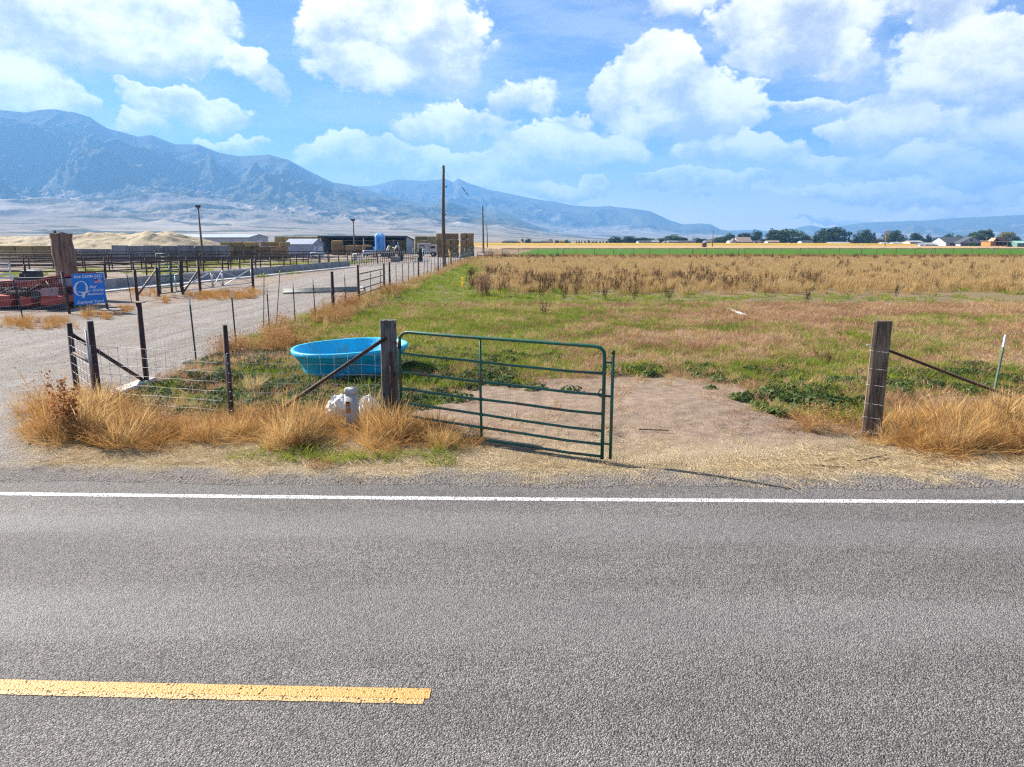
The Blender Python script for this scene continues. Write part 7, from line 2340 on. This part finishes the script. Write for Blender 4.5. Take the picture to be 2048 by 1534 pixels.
# ------------------------------------------------------------------ plants one can point at
def plant(name, label, cat, kind, mat, px, py, sc, seed, zs=1.0, rz=0.0, parts_=1, spread=0.0, group=None):
    p = gnd(px, py)
    o = thing(name, label, cat, p, group)
    rr = random.Random(seed)
    for k in range(parts_):
        V, F = clump(kind, seed + k)
        c = link('stems' if kind in ('dry', 'dry_up', 'tan', 'dock') else 'foliage', mesh_np(name, V, F, PM2[mat]), o)
        c.scale = (sc, sc, sc * zs); c.rotation_euler = (0, 0, rz + k * 1.3)
        c.location = (rr.uniform(-spread, spread), rr.uniform(-spread, spread), 0)
def plain_mat(name, cols):
    m, nt, b = new_mat(name)
    ri = nt.n('ShaderNodeNewGeometry').outputs['Random Per Island']
    rp = nt.n('ShaderNodeValToRGB'); nt.put(rp.inputs[0], ri); cr = rp.color_ramp
    while len(cr.elements) < len(cols): cr.elements.new(.5)
    for i, c in enumerate(cols): cr.elements[i].position = i / (len(cols) - 1); cr.elements[i].color = (*c, 1)
    nt.put(b.inputs['Base Color'], rp.outputs[0]); b.inputs['Roughness'].default_value = .8
    tr = nt.n('ShaderNodeBsdfTranslucent'); nt.put(tr.inputs['Color'], rp.outputs[0])
    mx = nt.n('ShaderNodeMixShader'); mx.inputs[0].default_value = .3
    nt.put(mx.inputs[1], b.outputs[0]); nt.put(mx.inputs[2], tr.outputs[0]); nt.put(m.node_tree.nodes['Material Output'].inputs['Surface'], mx.outputs[0])
    return m
PM2 = {'dry': plain_mat('golden_stems', [(.42, .24, .07), (.68, .47, .19)]), 'rust': plain_mat('rust_stems', [(.22, .085, .03), (.46, .22, .08)]), 'dock': plain_mat('dock_stems', [(.05, .02, .012), (.16, .07, .03)]),
       'yellow': plain_mat('yellow_leaf', [(.60, .38, .03), (.78, .55, .06)]), 'straw': plain_mat('pale_stems', [(.50, .34, .13), (.68, .52, .28)]), 'brown': plain_mat('brown_twigs', [(.20, .11, .05), (.40, .26, .14)]), 'weed': plain_mat('weed_leaf', [(.03, .06, .015), (.12, .17, .05)])}
plant('dry_grass_clump', 'barrel-shaped tuft of pale dry grass behind the wire panel', 'grass clump', 'dry_up', 'straw', 508, 782, .62, 41, 1.0, 0, 3, .05)
plant('weed_stalk', 'tall dried rust-brown weed leaning left beside the pipe corner', 'weed', 'dock', 'rust', 140, 868, 1.05, 42, 1.0, 0, 2, .05)
plant('dock_plant', 'small dark brown dock plant alone in the short grass left of the brown post', 'weed', 'dock', 'dock', 1657, 728, .40, 43)
plant('yellow_leafed_plant', 'single bright yellow-leafed plant at the edge of the tall brown weeds', 'plant', 'yellow', 'yellow', 926, 578, 1.0, 44)
plant('dead_sunflower', 'brown dead sunflower clump left of the dock patch in the pasture', 'plant', 'dock', 'brown', 978, 590, 1.45, 45, .9, 0, 5, .55)
plant('tumbleweed', 'low twiggy tan tumbleweed just left of the brown timber post', 'tumbleweed', 'rust', 'brown', 1600, 858, .62, 46, .55, 0, 3, .3)
plant('tumbleweed', 'reddish twiggy tuft on the shoulder below the golden grass', 'tumbleweed', 'rust', 'rust', 645, 936, .42, 47, .75, 0, 2, .12)
plant('dock_plant', 'single dark dock stalk standing in the green grass right of centre', 'weed', 'dock', 'dock', 1086, 630, .75, 48)
plant('dead_bush', 'dark brown bush at the far corner where drive fence and pasture fence meet', 'bush', 'rust', 'brown', 985, 512, 3.2, 49, .8, 0, 3, 1.2)
plant('dead_bush', 'small dark bush right of the far fence corner', 'bush', 'rust', 'dock', 1009, 513, 2.0, 50, .9, 0, 2, .8)
plant('dry_grass_clump', 'dry grass clump at the foot of the blue sign', 'grass clump', 'dry', 'dry', 185, 630, .75, 51, .9, 0, 3, .5)
plant('tumbleweed', 'reddish low weed between the cattle guard and the drive fence', 'tumbleweed', 'rust', 'rust', 262, 618, .6, 52, .8)
plant('dry_grass_clump', 'dry grass clump growing through the bottom bar of the green gate', 'grass clump', 'dry_up', 'dry', 955, 872, .40, 53, 1.0, 0, 2, .1)
plant('dry_grass_clump', 'golden grass clump spilling over beside the gate hinge', 'grass clump', 'dry', 'dry', 868, 892, .55, 54, 1.0, 0, 3, .12)

# ------------------------------------------------------------------ loose stones on the shoulder, drive and gateway
m, nt, b = new_mat('loose_stone')
tint = nt.attr('tint', 'INSTANCER').outputs['Fac']
nt.put(b.inputs['Base Color'], nt.mix(tint, (.10, .09, .085), (.44, .40, .36))); b.inputs['Roughness'].default_value = .9
PM['stone'] = m
_clump = clump
def clump(kind, seed):
    if kind != 'stone': return _clump(kind, seed)
    r = np.random.default_rng(seed)
    bm = bmesh.new(); bmesh.ops.create_icosphere(bm, subdivisions=1, radius=.5)
    V = np.array([v.co[:] for v in bm.verts]) * r.uniform(.7, 1.15, (len(bm.verts), 1)) * np.array([1.2, .9, .65]); F = [[v.index for v in f.verts] for f in bm.faces]
    bm.free(); return V, F
x, y, z, r = candidates(7.9, 24, 60, 21)
m_ = .55 * z['shoulder'] * sstep(z['off'], .35, .6) + .55 * z['gravel'] + .10 * z['dirt'] + .12 * z['straw']
k = (r.uniform(0, 1, len(x)) < m_) & (z['off'] > .35)
scatter('loose_stones', 'small loose stones on the shoulder, drive and gateway', 'stones', 'stone', 'stone', x[k], y[k], .008 + .03 * r.uniform(0, 1, k.sum()) ** 3 , r.uniform(0, 1, k.sum()), .5, 4)
